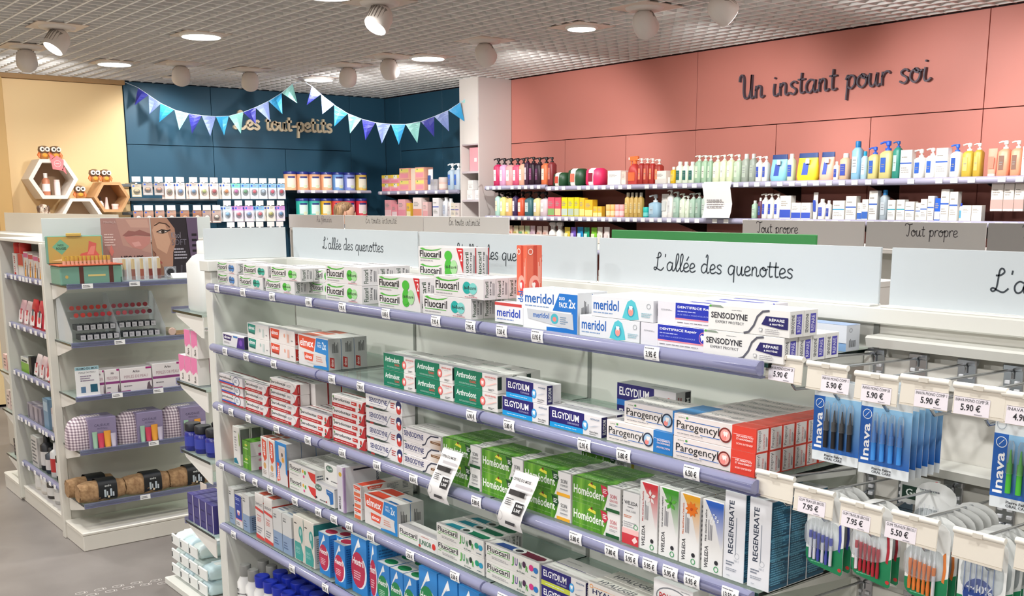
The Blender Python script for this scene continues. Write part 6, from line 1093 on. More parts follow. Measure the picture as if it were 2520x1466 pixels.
for i, a in enumerate((-3.398, -3.324)): stack(4, CB_, 'tm', a, a+.071, .142, .06, 1, 3, '#dbdcd9', A_TL, [('r', '#8fa6c4', 0, 0, 1, .46), ('m', '#3a4a68', .15, .05, .9, .42, 7)], [('m', '#7a8aa0', .1, .2, .9, .8, 2)], 'white over grey-blue carton after the coral bands, %s' % ('farther', 'nearer')[i])
for i, a in enumerate((-3.236, -3.160)): stack(4, CB_, 'te', a, a+.074, .160, .09, 1, 2, '#e2ddd2', A_TEAL, [('r', '#3a8a84', 0, .72, 1, .96), ('m', '#8a8a84', .1, .1, .9, .66, 12)], None, 'cream carton with teal drop, %s of the pair' % ('farther', 'nearer')[i])
for i, (a, y_) in enumerate(((-3.052, 1.575), (-2.995, 1.60), (-2.928, 1.563))): stack(4, 'mouthwash_box', 'hx', a, a+.072 if i != 1 else a+.06, .144, .06, 1, 2, '#2f86d0', A_HEX('#c02a4e'), S_HEX, [('r', '#d8dcdc', 0, 0, 1, 1), ('e', '#a82a48', .5, .5, .4, .3)], 'small blue mouthwash box with crimson bottle, %s' % ORD[i+1], 'mouthwash', y0=y_)
for i, a in enumerate((-2.835, -2.722)): stack(4, 'mouthwash_box', 'HX', a, a+.095 if i == 0 else a+.044, .190, .075, 1, 2, '#2f86d0', A_HEX('#c02a4e'), S_HEX, [('r', '#d8dcdc', 0, 0, 1, 1)], 'large blue mouthwash box with crimson bottle, %s' % ('whole', 'partly hidden')[i], 'mouthwash')
for i, a in enumerate((-2.677, -2.602, -2.527)): stack(4, 'mouthwash_box', 'hg', a, a+.071, .142, .06, 1, 3, '#2f86d0', A_HEX('#1f8a4e'), S_HEX, [('r', '#d8dcdc', 0, 0, 1, 1), ('e', '#1f7a48', .5, .5, .4, .3)], 'small blue mouthwash box with green bottle, %s' % ORD[i+1], 'mouthwash')
for i, a in enumerate((-2.444, -2.345, -2.246)): stack(4, 'mouthwash_box', 'HG', a, a+.094, .192, .075, 1, 2, '#2f86d0', A_HEX('#1f8a4e'), S_HEX, None, 'large blue mouthwash box with green bottle, %s' % ORD[i+1], 'mouthwash')
# ---- bottles on the base shelf
bm = MB(); bm.loft([(0, .03, .03), (.004, .033, .033), (.135, .033, .033), (.155, .022, .022), (.16, .022, .022)], '#e8e8e6:.3', 18); bme = bm.mesh('mouthwash_bottle')
bc = MB().loft([(.158, .026, .026), (.195, .029, .029), (.200, .027, .027)], '#1f33b0:.3', 20).mesh('cap'); bg_ = MB().loft([(.158, .022, .022), (.2, .022, .022), (.203, .02, .02)], '#8f8f8c:.35', 18).mesh('cap')
bl = MB(); bl.loft([(.05, .0335, .0335), (.055, .0335, .0335)], '#6a6c70', 18, cap=False); bl.loft([(.09, .0334, .0334), (.094, .0334, .0334)], '#8a8c90', 18, cap=False)
bl.art((-.012, -.0345, .02), X*.024, Z*.1, [('v', '#2c2d30', 'CB12', .2, .2, .8, .95, 1)]); blm = bl.mesh('label')
def bot(px, py, cap, lab_):
    o = tag(put(bme, 'mouthwash_bottle', None, (px, py, .0755)), lab_, 'bottle', 'mouthwash bottles on the base shelf'); put(cap, 'cap', o); put(blm, 'label', o)
bot(-3.72, 1.60, bg_, 'slim white mouthwash bottle with grey cap at the front'); bot(-3.72, 1.675, bg_, 'slim white mouthwash bottle with grey cap, one row back'); bot(-3.645, 1.60, bg_, 'white mouthwash bottle with grey cap touching the blue-capped ones')
bot(-3.645, 1.675, bg_, 'white mouthwash bottle with grey cap behind its twin')
for r_ in range(3):
    for k in range(9): bot(-3.57+k*.074, 1.60+r_*.075, bc, 'white mouthwash bottle with blue cap, %s in the %s row' % (ORD[k+1], ('front', 'second', 'third')[r_]))
# ---- offer slips stuck in the third rail
def flyer(x, lean, label):
    m = MB(); P_ = [(-.012, -.035), (-.026, -.012), (-.024, .015), (-.014, .05), (-.004, .085), (.0, .112)]; n = len(P_); W_ = .092
    vs = [];
    for j, (y, z) in enumerate(P_): sx = lean*(z+.035); vs += [(sx, y, z), (sx+W_, y-.001, z)]
    m.add(vs, [(2*j, 2*j+1, 2*j+3, 2*j+2) for j in range(n-1)], '#f3f2f2', True)
    o = m.obj('offer_slip', None, (x, YF-.012, ZR[2])); tag(o, label, 'price slip')
    q = MB(); U = Vector((W_, -.001, 0)); V = Vector((lean*.13, .028, .13)).normalized()*.13
    q.art(Vector((lean*.05, -.028, .012)), U, V*.78, [('t', '#2a2a2e', 'OFFRE DU MOIS', .12, .84, .84, .92, 1), ('r', '#c8c4c8', .3, .68, .94, .76), ('r', '#3c3a3c', .14, .46, .6, .6), ('r', '#2a2a2c', .58, .46, .8, .6), ('m', '#4a4a4e', .14, .18, .5, .38, 4), ('r', '#2c2c30', .56, .0, .9, .32), ('t', '#ffffff', '8,80€', .62, .2, .88, .28, 1), ('t', '#ffffff', '5,30€', .6, .06, .86, .16, 1)])
    q.art(Vector((lean*.0+.0, -.0272, -.02)), U, Vector((0, .002, .03)), [('o', '#b8b6b8', .18, .6, .12, .36, .001), ('r', '#3a3a3e', .45, .05, .85, .3)])
    q.obj('print', o)
flyer(-2.303, .33, 'curled white offer slip in the price rail before the dark-green boxes'); flyer(-1.995, .33, 'longer white offer slip in the price rail before the yellow-tabbed boxes')

# ================================================================== HOOK BAY (right)
for z, top in ((1.391, 1), (1.157, 0), (.915, 0)):
    m = MB(); m.prism([(1.842, z-.022), (1.836, z-.004), (1.842, z), (1.898, z), (1.898, z-.006), (1.85, z-.008), (1.848, z-.022)], -1.205, .45, PW, 0); m.obj('ledge_rail', g)
for z in (1.348, 1.114, .872):
    MB().box((-1.205, 1.866, z-.05), (.45, 1.872, z), '#dcdad2:.4', .001).obj('hook_bar', g)
    MB().box((-1.215, 1.85, z-.055), (-1.20, 1.90, z+.01), PW, .002).obj('bar_end', g)
def bracket_mesh():
    m = MB(); m.box((-.018, -.004, -.062), (.018, 0, .012), 'chrome', .001); m.box((-.019, -.008, .004), (.019, .006, .016), 'chrome', .002)
    for k in range(3):
        for s_ in (-1, 1): m.box((s_*.009-.005, -.0075, -.02-k*.015), (s_*.009+.005, -.003, -.013-k*.015), '#d8dade:.25', .001)
    m.prism([(-.018, -.062), (.018, -.062), (.012, -.078), (-.012, -.078)], -.004, 0, 'chrome', 1)
    return m.mesh('bracket')
BR = bracket_mesh()
def plate_mesh():
    m = MB(); n = 8; m.box((-.042, -.001, -.042), (.042, .0012, .0), '#e3dccf:.4', .0008)
    m.tube([(-.0425, 0, .001), (.0425, 0, .001)], .0055, '#eeeae0:.35', 10); m.box((-.008, -.0068, -.003), (.008, -.004, .004), '#cfc9bd')
    m.prism([(-.042, -.042), (.042, -.042), (.042, -.046), (-.042, -.0445)], -.001, .001, '#d8d0c2', 1)
    return m.mesh('price_plate')
PLM = plate_mesh()
def tag_mesh(t1, t2):
    m = MB(); m.box((-.029, -.0006, -.028), (.029, 0, 0), '#eee7ee:.3'); m.art((-.029, -.0006, -.028), X*.058, Z*.028, [('r', '#5a5a60', 0, .985, 1, 1), ('t', '#3a3a42', t1, .04, .74, .96, .92, 0), ('t', '#26262c', t2, .2, .24, .76, .64, 1), ('m', '#8a868e', .6, .05, .95, .13, 1)])
    return m.mesh('price_tag')
def hook(x, z, zp, yp, tg, tx, label):
    t = thing('display_hook', (x, 1.866, z), label, 'hook', 'display hooks on the perforated bay'); put(BR, 'bracket', t)
    MB().tube([(0, -.006, -.01), (0, -.006, .002), (0, -.014, .007), (0, yp-1.866+.004, zp-z-.004)], .0026, 'chrome', 8).obj('upper_wire', t)
    MB().tube([(0, -.006, -.045), (0, -.03, -.05), (0, yp-1.866+.035, zp-z-.062), (0, yp-1.866+.025, zp-z-.052)], .003, 'chrome', 8).obj('lower_wire', t)
    p = put(PLM, 'price_plate', t, (0, yp-1.866, zp-z)); p.rotation_euler = (math.radians(-4), 0, math.radians(rnd.uniform(-2, 2)))
    if tg: put(tag_mesh(*tg), 'price_tag', p, (tx, -.0014, -.016))
H1 = [(-1.195, 1.372), (-1.103, 1.367), (-1.004, 1.361), (-.916, 1.366), (-.823, 1.365), (-.745, 1.362), (-.65, 1.362)]
L1 = [(('INAVA MONO COMP SR', '5.90 €'), -.004), (('INAVA MONO COMP 1', '5.90 €'), .02), (('INAVA MONO COMP SR', '5.90 €'), .002), (('INAVA MONO COMP 1', '5.90 €'), .014), (('INAVA MONO COMP SR', '5.90 €'), -.010), (('INAVA MONO', '4.90 €'), -.004), (None, 0)]
for i, ((x, zp), (tg, tx)) in enumerate(zip(H1, L1)): hook(x, 1.348, zp, 1.572, tg, tx, 'display hook with cream price plate, %s along the upper bar' % ORD[i+1])
H2 = [(-1.197, 1.151), (-1.11, 1.141), (-1.012, 1.136), (-.91, 1.137), (-.80, 1.134), (-.70, 1.141), (-.6, 1.14)]
L2 = [(None, 0), (('GUM TRAVLER BROSS', '7.95 €'), -.002), (('GUM TRAVLER BROSSE', '7.95 €'), -.008), (('GUM TRAVLER BROS I', '5.50 €'), -.024), (None, 0), (None, 0), (None, 0)]
for i, ((x, zp), (tg, tx)) in enumerate(zip(H2, L2)): hook(x, 1.114, zp, 1.562, tg, tx, 'display hook with cream price plate, %s along the lower bar' % ORD[i+1])
for i, x in enumerate((-1.19, -1.08, -.97)): hook(x, .872, .89, 1.60, None, 0, 'display hook low in the frame corner, %s on its bar' % ORD[i+1])
def inava(x, zb, n, col, cname, wh):
    W_, H_ = .098, .150
    card = MB(); card.box((-W_/2, 0, 0), (W_/2, .0007, H_), '#dfe6ea:.3', .0003)
    card.art((-W_/2, 0, 0), X*W_, Z*H_, [('p', 'fade:#1f62b8:#8fc0e4:z:.02:.115', [(0, .12), (1, .12), (1, .80), (0, .80)]), ('p', '#1d5eb4', [(0, .12), (.24, .12), (.24, .80), (0, .80)]), ('v', '#ffffff', 'Inava', .04, .16, .20, .60, 1), ('o', '#e8f0f6', .13, .71, .08, .052, .0012), ('l', '#e8f0f6', [(.09, .68), (.17, .74)], .001), ('o', '#8a98a6', .11, .90, .07, .05, .0008), ('r', '#26262a', .24, .92, .5, .96), ('t', '#3a3c44', 'Pierre Fabre', .28, .065, .66, .095, 1), ('t', '#3a3c44', 'ORAL CARE', .28, .025, .66, .055, 1)])
    cm = card.mesh('brush_pack'); b = MB()
    for k in range(4):
        u = -.018+k*.0165; b.loft([(.028, .0044, .0035), (.076, .0044, .0035)], col, 10, cx=u, cy=-.005)
        b.loft([(.076, .003, .0025), (.084, .0022, .002), (.098, .001, .001)], col, 8, cx=u, cy=-.005)
    brm = b.mesh('brushes'); c = MB()
    for k in range(4): c.loft([(.060, .0058, .005), (.105, .0056, .005), (.112, .003, .003)], 'clear', 10, cx=-.018+k*.0165, cy=-.005)
    cvm = c.mesh('clear_sleeve')
    for k in range(n):
        o = tag(put(cm, 'brush_pack', None, (x+.001*k, 1.61+k*.018, zb+.0005*k), rnd.uniform(-.02, .02)), 'blue card with four %s interdental brushes, %s' % (cname, wh+(', front' if n > 1 and k == 0 else ', %s behind it' % ORD[k] if k else '')), 'brush pack', 'interdental brush packs on the hooks')
        put(brm, 'brushes', o); put(cvm, 'clear_sleeve', o); MB().box((-.012, -.0005, H_), (.012, .0008, H_+.012), 'clear').obj('hang_tab', o)
inava(-1.105, 1.185, 2, '#1d1c20', 'black', 'below the second plate'); inava(-1.006, 1.180, 6, '#3f8fe0', 'blue', 'below the third plate'); inava(-.765, 1.172, 4, '#4cb43a', 'green', 'by the frame edge')
def gum(x, zb, n, col, cname, wh, style=0, tilt=0, y0=1.61):
    W_, H_ = .080, .118; P_ = []
    for k in range(7): a = math.pi+k*math.pi/12; P_.append((-W_/2+.018+.018*math.cos(a), .018+.018*math.sin(a)))
    P_ += [(W_/2-.004, -.008), (W_/2, -.004), (W_/2, H_)]
    for k in range(9): a = k*math.pi/8; P_.append(((W_/2)*math.cos(a), H_+.024*math.sin(a)))
    m = MB(); m.prism(P_, 0, .0008, '#f2f4f2:.35', 1)
    q = [(p[0], p[1]) for p in P_ if p[1] < .05]
    grn = '#1d8a5a'; up = [(-W_/2, .034), *[p for p in P_[:9]], (W_/2, .034)]
    def A(pts): return [((p[0]+W_/2)/W_, p[1]/H_) for p in pts]
    els = [('p', grn, A([(-W_/2, .03)]+P_[:8]+[(W_/2, -.004), (W_/2, .046), (W_/2-.02, .036), (0, .03)])), ('m', '#7fd0a8', .15, .035, .75, .065, 1), ('m', '#8a8e94', .1, 1.02, .6, 1.07, 1), ('e', '#d83a3a', .93, .02, .05, .03)]
    if style == 0: els += [('p', col, [(.86, .72), (.92, .76), (.95, .5), (.92, .3), (.86, .32), (.88, .5)]), ('t', '#e8f2ec', 'SUNSTAR', .1, 1.0, .5, 1.05, 0)]
    if style == 1: els += [('e', '#2a4a9a', .46, .30, .34, .26), ('o', '#dfe6f2', .46, .30, .33, .25, .001), ('t', '#ffffff', '+40%', .2, .34, .74, .46, 1), ('m', '#b8c4e4', .25, .24, .7, .3, 1)]+tooth(.46, .14, .16, '#e4ecf6', .6)
    m.art((-W_/2, 0, 0), X*W_, Z*H_, els); cm = m.mesh('brush_pack'); b = MB()
    if style == 0:
        for k in range(6):
            u = -.028+k*.0088; z0 = .012-k*.0012; b.loft([(z0, .0028, .002), (z0+.012, .0036, .0028), (z0+.03, .0022, .002), (z0+.046, .0036, .003), (z0+.054, .003, .0025)], col, 8, cx=u, cy=-.004)
            b.loft([(z0+.054, .0016, .0014), (z0+.062, .0022, .0018), (z0+.066, .0007, .0007), (z0+.088, .0007, .0007)], '#e8e9ec', 8, cx=u, cy=-.004)
            if k in (0, 1, 3, 5) and col == '#4a55b4' or k == 5 and col == '#e8833a' or k == 0 and col == '#b82a3a': b.loft([(z0+.002, .003, .0028), (z0+.04, .0032, .0028)], '#e4e6ee', 8, cx=u+.0015, cy=-.0055)
    else:
        for k in range(6): b.loft([(.04, .0012, .001), (.095, .0008, .0008)], '#8a9ac0', 6, cx=-.028+k*.0098, cy=-.003)
    brm = b.mesh('brushes'); c = MB()
    c.loft([(0, .036, .028, 4), (.010, .034, .026, 4)], 'clear', 16); c.v = [(v[0]-.004, -v[2], v[1]+.062) for v in c.v] if style == 0 else [(v[0], -v[2]*.5, v[1]+.07) for v in c.v]
    cvm = c.mesh('clear_blister')
    for k in range(n):
        o = tag(put(cm, 'brush_pack', None, (x+.002*k, y0+k*.022, zb+.001*k), math.radians(tilt+rnd.uniform(-1.5, 1.5))), '%s-brush pack with green foot, %s' % (cname, wh+(', front' if n > 1 and k == 0 else ', %s behind' % ORD[k] if k else '')), 'brush pack', 'travel brush packs on the lower hooks')
        put(brm, 'brushes', o); put(cvm, 'clear_blister', o)
gum(-1.116, .985, 4, '#4a55b4', 'blue', 'under the first priced plate'); gum(-1.018, .99, 2, '#b82a3a', 'crimson', 'under the middle plate'); gum(-.912, .985, 7, '#e8833a', 'orange', 'under the plate with an offset tag')
gum(-1.0, 1.0, 1, '#8a1f30', 'dark red', 'far back between the crimson and orange packs', y0=1.78)
gum(-.815, .982, 4, '#3a4a9a', 'blue-badged white', 'under the blank plate', 1); gum(-.705, .98, 3, '#5ab43a', 'light green', 'at the frame corner')
m = MB(); m.box((-.04, 0, 0), (.04, .0008, .055), '#cfd2ce', .001); m.art((-.04, 0, 0), X*.08, Z*.055, [('r', '#1c3a2c', .05, .15, .95, .62), ('t', '#e4ece6', 'G·U·M', .15, .26, .85, .52, 1), ('e', '#c83a44', .92, .86, .06, .1)])
o = m.obj('brush_pack', None, (-1.045, 1.80, 1.085)); tag(o, 'grey card with dark green lettered label, far back on its hook', 'brush pack')
for i, x in enumerate((-1.19, -1.175, -1.16)):
    m = MB(); P_ = [(.045*math.cos(a*math.pi/8), .022*math.sin(a*math.pi/8)) for a in range(9)]+[(-.045, -.03), (.045, -.03)]
    m.prism(P_, 0, .0008, '#e6e8ea', 1); m.art((-.045, 0, -.03), X*.09, Z*.05, [('e', '#5a5f96', .75, .7, .12, .16), ('m', '#8a8e96', .1, .6, .5, .75, 1)])
    o = m.obj('brush_pack', None, (x, 1.70+.03*i, 1.075)); tag(o, 'white rounded card with violet spots behind the first lower plate, %s' % ORD[i+1], 'brush pack')

# ================================================================== END OF THE MAIN GONDOLA (faces the aisle behind)
e = thing('end_unit', (0, 0, 0), 'white end unit with small glass shelves behind the gondola end post', 'shelving')
MB().box((-3.884, YF+.02, .02), (-3.874, 2.25, 1.40), '#e1e1da').obj('back_panel', e); MB().box((-4.46, YF-.01, 0), (-3.875, 2.25, .03), PW, .003).obj('base', e)
for z in (1.232, .942, .655, .352):
    s_ = put(None, 'shelf', e, (0, 0, z)); MB().box((-4.185, YF, -.004), (-3.886, 2.23, .004), 'glass').obj('glass_sheet', s_)
    MB().box((-4.186, YF-.001, -.005), (-3.886, YF+.0005, .004), '#15211f:.2').obj('glass_edge', s_)
    MB().box((-4.2, YF, -.012), (-4.187, 2.23, .014), 'rail').obj('price_rail', s_)
    MB().prism([(-4.165, -.008), (-3.886, -.008), (-3.886, -.085), (-3.91, -.085), (-4.15, -.022)], YF+.004, YF+.008, '#e8e6e0:.4', 1).obj('bracket', s_)
    MB().prism([(-4.165, -.008), (-3.886, -.008), (-3.886, -.085), (-3.91, -.085), (-4.15, -.022)], 2.2, 2.204, '#e8e6e0:.4', 1).obj('bracket', s_)
m = MB(); m.loft([(0, .082, .055, 5), (.01, .088, .06, 5), (.185, .088, .06, 5), (.215, .06, .045, 3), (.225, .03, .03)], '#e9ebe9:.35', 22); o = m.obj('canister', None, (-4.045, 1.645, 1.2365)); tag(o, 'large white plastic canister on the top shelf of the end unit', 'canister')
MB().loft([(.224, .034, .034), (.27, .034, .034), (.274, .03, .03)], '#f2f2f0:.35', 20).obj('cap', o)
pk = MB(); pk.box((0, 0, 0), (.062, .05, .108), '#e6dfdc', .001).art((0, 0, 0), X*.062, Z*.108, [('p', '#e77fae', [(0, .38), (.12, .45), (.2, .34), (.8, .5), (1, .42), (1, 1), (0, 1)]), ('v', '#2c2a2e', 'fun', .4, .08, .72, .32, 1)]); pkm = pk.mesh('pink_box')
for i, (x, z) in enumerate([(-4.185, 0), (-4.12, 0), (-4.055, 0), (-4.11, .1085), (-4.04, .1085)]):
    for d in range(2):
        o = put(pkm, 'pink_box', None, (x, 1.562+.052*d, .9465+z)); tag(o, 'pink and white box on the end unit, %s %s, %s row' % (('lower', 'lower', 'lower', 'upper', 'upper')[i], ('outer', 'middle', 'inner', 'outer', 'inner')[i], ('near', 'far')[d]), 'box', 'pink boxes on the end unit')
jm = MB(); jm.loft([(0, .032, .032), (.004, .035, .035), (.072, .035, .035), (.08, .028, .028)], '#2a2f86:.2', 20); jm.loft([(.02, .0355, .0355), (.06, .0355, .0355)], '#3a45a4:.4', 20, cap=False); jmm = jm.mesh('pill_jar'); jc = MB().loft([(.082, .033, .033), (.108, .033, .033), (.112, .03, .03)], '#191a22:.4', 20).mesh('lid')
for i, (x, y) in enumerate([(-4.15, 1.59), (-4.07, 1.60), (-4.09, 1.68), (-3.98, 1.61)]):
    o = tag(put(jmm, 'pill_jar', None, (x, y, .6595)), 'navy jar with black lid on the end unit, '+('outermost', 'second', 'one row behind', 'innermost')[i], 'jar', 'navy jars on the end unit'); put(jc, 'lid', o)
vm = MB(); vm.box((0, 0, 0), (.064, .12, .118), '#403a7c', .001).art((0, 0, 0), X*.064, Z*.118, [('r', '#b9b4cc', .86, 0, 1, 1), ('m', '#2c2860', .1, .2, .7, .3, 1), ('m', '#2c2860', .1, .6, .7, .7, 1)]).art((0, 0, .118), X*.064, Y*.12, [('m', '#5a5690', .1, .1, .9, .9, 4)]); vmm = vm.mesh('violet_box')
for i, x in enumerate((-4.18, -4.112, -4.044, -3.976)): tag(put(vmm, 'violet_box', None, (x, 1.56, .3565)), 'violet box with pale spine on the end unit, '+('outermost', 'second', 'third', 'innermost')[i], 'box', 'violet boxes on the end unit')
m = MB(); m.box((0, 0, 0), (.07, .003, .12), '#e2d6ca', .001); m.box((0, 0, 0), (.07, .05, .003), '#e2d6ca', .001); m.prism([(0, 0), (.05, 0), (.0, .12)], 0, .003, '#d8cabd', 0); o = m.obj('leaflet_holder', None, (-4.29, 1.66, .36)); tag(o, 'cream card leaflet holder clipped beside the violet boxes', 'holder')
m = MB(); m.loft([(0, .03, .02, 3), (.05, .034, .015, 3), (.09, .028, .004, 3)], 'clear', 12); o = m.obj('plastic_bag', None, (-4.335, 1.66, .29)); tag(o, 'small clear plastic bag hanging by the leaflet holder', 'bag')
MB().box((-.02, -.0005, .06), (.05, .0005, .075), 'clear').obj('bag_strap', o)
def wipes(x, y, z, c, label):
    m = MB(); secs = []
    for k, (t_, s_) in enumerate([(0, .25), (.012, .8), (.04, 1), (.16, 1), (.188, .8), (.2, .25)]): secs.append((t_, .045, .038*s_+.002, 3))
    m.loft(secs, c, 16); m.v = [(v[0]+.004*math.sin(v[2]*90), v[2], (v[1]+.04)*.86+.002*math.sin(v[0]*160+v[2]*70)) for v in m.v]
    for yy in (-.012, .2): m.box((-.044, yy, .012), (.044, yy+.008, .058), '#eef1ee', .002)
    o = tag(put(m.mesh('wipes_pack'), 'wipes_pack', None, (x, y, z)), label, 'wipes', 'wipes packs stacked on the end unit base')
    q = MB(); q.box((-.028, .04, .066), (.028, .15, .0685), '#eef2f0', .001); q.obj('label_flap', o); MB().box((-.038, -.0135, .022), (-.031, -.0115, .045), '#3c3c3e').obj('ink_mark', o)
k = 0
for li, (z, xs) in enumerate(((.034, (-4.41, -4.31, -4.21, -4.11)), (.104, (-4.40, -4.30, -4.20, -4.10)), (.174, (-4.39, -4.29, -4.19)))):
    for i, x in enumerate(xs): k += 1; wipes(x, 1.585, z, ('#c4e2dc', '#dcebe8', '#b4dad2', '#cfe6ec')[(i+k) % 4], 'teal and white soft wipes pack, %s layer, %s' % (('bottom', 'middle', 'top')[li], ('outermost', 'second', 'third', 'innermost')[i]))

# ================================================================== LEFT GONDOLA
lg = thing('gondola', (0, 0, 0), 'white cosmetics gondola standing across the aisle', 'shelving')
CW = '#dbd7cd:.45'
LX0, LX1, LY0, LY1, LYC = -6.262, -5.412, 1.39, 2.24, 1.80
MB().box((LX1-.035, LY0-.01, 0), (LX1+.005, LY0+.03, 1.47), CW, .003).obj('corner_post', lg)
MB().box((LX1-.03, LY0+.03, .08), (LX1, LY1, 1.465), '#cfcbc1:.5').obj('end_panel', lg)
MB().box((LX1-.035, LY1-.03, 0), (LX1+.005, LY1, 1.47), CW, .003).obj('corner_post', lg)
MB().box((LX0-.045, LY0-.005, .02), (LX0, LY1, 1.465), '#d5d4ca:.45', .003).obj('divider_panel', lg)
MB().box((LX0, LYC-.01, .08), (LX1-.03, LYC+.01, 1.46), '#cdc8bf:.5').obj('centre_panel', lg)
MB().box((LX0-.04, LY0, 1.462), (LX1+.004, LY1, 1.478), CW, .002).obj('top_slab', lg)
def plinth(a, b, name):
    m = MB(); m.box((a[0], a[1], 0), (b[0], b[1], .078), CW, .004); m.box((a[0]-.003, a[1]-.003, .078), (b[0]+.003, b[1]+.003, .094), CW, .004); m.obj(name, lg)
plinth((LX0-.04, LY0+.012), (LX1-.02, LYC), 'side_base'); plinth((LX1+.006, LY0), (-5.126, LY1), 'end_base')
plinth((-6.66, LY0+.0), (LX0-.045, LY1), 'far_end_base')
for z in (1.277, 1.003, .747, .487, .222):
    s_ = put(None, 'end_shelf', lg, (0, 0, z)); MB().box((LX1+.008, LY0+.02, -.004), (-5.14, LY1-.01, .004), 'glass').obj('glass_sheet', s_)
    MB().box((LX1+.008, LY0+.0185, -.005), (-5.14, LY0+.02, .004), '#15211f:.2').obj('glass_edge', s_); MB().box((-5.139, LY0+.02, -.012), (-5.124, LY1-.01, .012), 'rail', .002).obj('price_rail', s_)
    MB().prism([(LX1+.008, -.006), (-5.15, -.006), (-5.16, -.022), (LX1+.03, -.075), (LX1+.008, -.075)], LY0+.024, LY0+.028, '#e8e4dc:.4', 1).obj('bracket', s_)
    for q in ({1.277: (1.50, 1.72), 1.003: (1.63,), .747: (1.60, 1.80), .487: (1.76,), .222: (1.70,)}[z]):
        MB().box((.0, -.025, -.011), (.0015, .025, .011), '#f4f4f2').art((.0015, -.025, -.011), Y*.05, Z*.022, [('m', '#4a4a50', .1, .2, .9, .8, 2)]).obj('price_label', s_, (-5.1235, q, 0))
tm2 = MB().box((-.02, -.002, -.011), (.02, 0, .011), '#f2f1f2').mesh('price_label')
for z in (1.28, 1.016, .752, .496, .232):
    s_ = put(None, 'side_shelf', lg, (0, 0, z)); MB().box((LX0+.003, LY0+.035, -.012), (LX1-.036, LYC-.012, -.004), 'glass').obj('glass_sheet', s_); rail_mesh(LX1-.04-LX0-.01).obj('price_rail', s_, (LX0+.006, LY0+.024, -.006))
    r_ = random.Random(int(z*100)); x = LX0+.05
    while x < LX1-.08: put(tm2, 'price_label', s_, (x, LY0+.006, -.005)); x += r_.uniform(.06, .13)
for z in (.715, .485, .217):
    s_ = put(None, 'far_shelf', lg, (0, 0, z)); MB().box((-6.60, LY0+.01, -.004), (LX0-.047, LY1-.02, .004), 'glass').obj('glass_sheet', s_); MB().box((-6.60, LY0+.008, -.005), (LX0-.047, LY0+.01, .004), '#15211f:.2').obj('glass_edge', s_)
    MB().prism([(-6.58, -.008), (LX0-.047, -.008), (LX0-.047, -.08), (-6.36, -.07), (-6.57, -.02)], LY0+.014, LY0+.018, '#e8e4dc:.4', 1).obj('bracket', s_)
# headers of the left gondola
o = MB().box((0, 0, 0), (.006, .84, .108), '#cfd6d3:.4', .001).obj('header_panel', None, (-5.42, 1.395, 1.479)); tag(o, 'pale header panel across the cosmetics gondola end, behind the posters', 'sign')
o = MB().box((0, 0, 0), (2.35, .006, .122), '#c9c2b6:.4', .001).obj('header_panel', None, (-7.90, 1.80, 1.4785)); tag(o, 'long beige header panel along the cosmetics gondola', 'sign')
o = MB().box((-7.9, 1.62, 1.39), (-6.33, 2.1, 1.4775), '#d6d0c4:.45', .003).obj('shelving_unit'); tag(o, 'beige top slab of the unit beyond the cosmetics gondola', 'shelving')
MB().box((-7.9, 1.70, 0), (-6.7, 2.0, 1.39), '#cbc4b8:.5', .003).obj('body', o)
# ---- vanity case
v = thing('vanity_case', (-5.15, 1.39, 1.2815), 'mint vanity case display with open gold lid and lipstick row', 'display case')
MT = '#719d8a:.45'
m = MB(); m.box((-.16, 0, 0), (0, .285, .088), MT, .006); m.art((0, 0, 0), Y*.285, Z*.088, [('r', '#5a2e26', .30, 0, .37, .98), ('r', '#5a2e26', .78, 0, .85, .98), ('r', '#d8c27a', .44, .44, .72, .54), ('e', '#c8a85a', .10, .45, .025, .09)]); m.obj('case_body', v)
MB().box((-.165, -.004, .088), (.004, .289, .094), '#b5563a:.4', .002).obj('rim', v)
m = MB(); m.box((-.17, -.012, .094), (-.15, .25, .225), MT, .004); m.art((-.15, -.012, .094), Y*.262, Z*.131, [('r', '#b9a25a', .03, .04, .97, .96), ('p', '#6fae8c', [(.1, .6), (.25, .88), (.4, .62), (.26, .32)]), ('t', '#26362e', 'NOS', .2, .62, .3, .7, 1), ('t', '#26362e', 'ROUGES', .17, .5, .34, .59, 1), ('p', '#c8645a', [(.5, .1), (.6, .35), (.72, .4), (.75, .8), (.88, .7), (.86, .45), (.95, .2), (.9, .1)]), ('p', '#d8887a', [(.7, .3), (.78, .6), (.86, .62), (.82, .3)]), ('p', '#d8c890', [(.05, .1), (.3, .2), (.5, .15), (.4, .08)])]); m.obj('lid', v)
MB().box((-.152, .08, .222), (-.146, .15, .236), '#c8ac5a:.3', .002).obj('title_plate', v)
for k in range(12): MB().loft([(.094, .008, .008), (.112, .008, .008)], '#d8a890:.4', 10).loft([(.112, .0082, .0082), (.134, .0082, .0082)], '#c8a24a:.2', 10).obj('lipstick', v, (-.03, .03+k*.0185, 0))
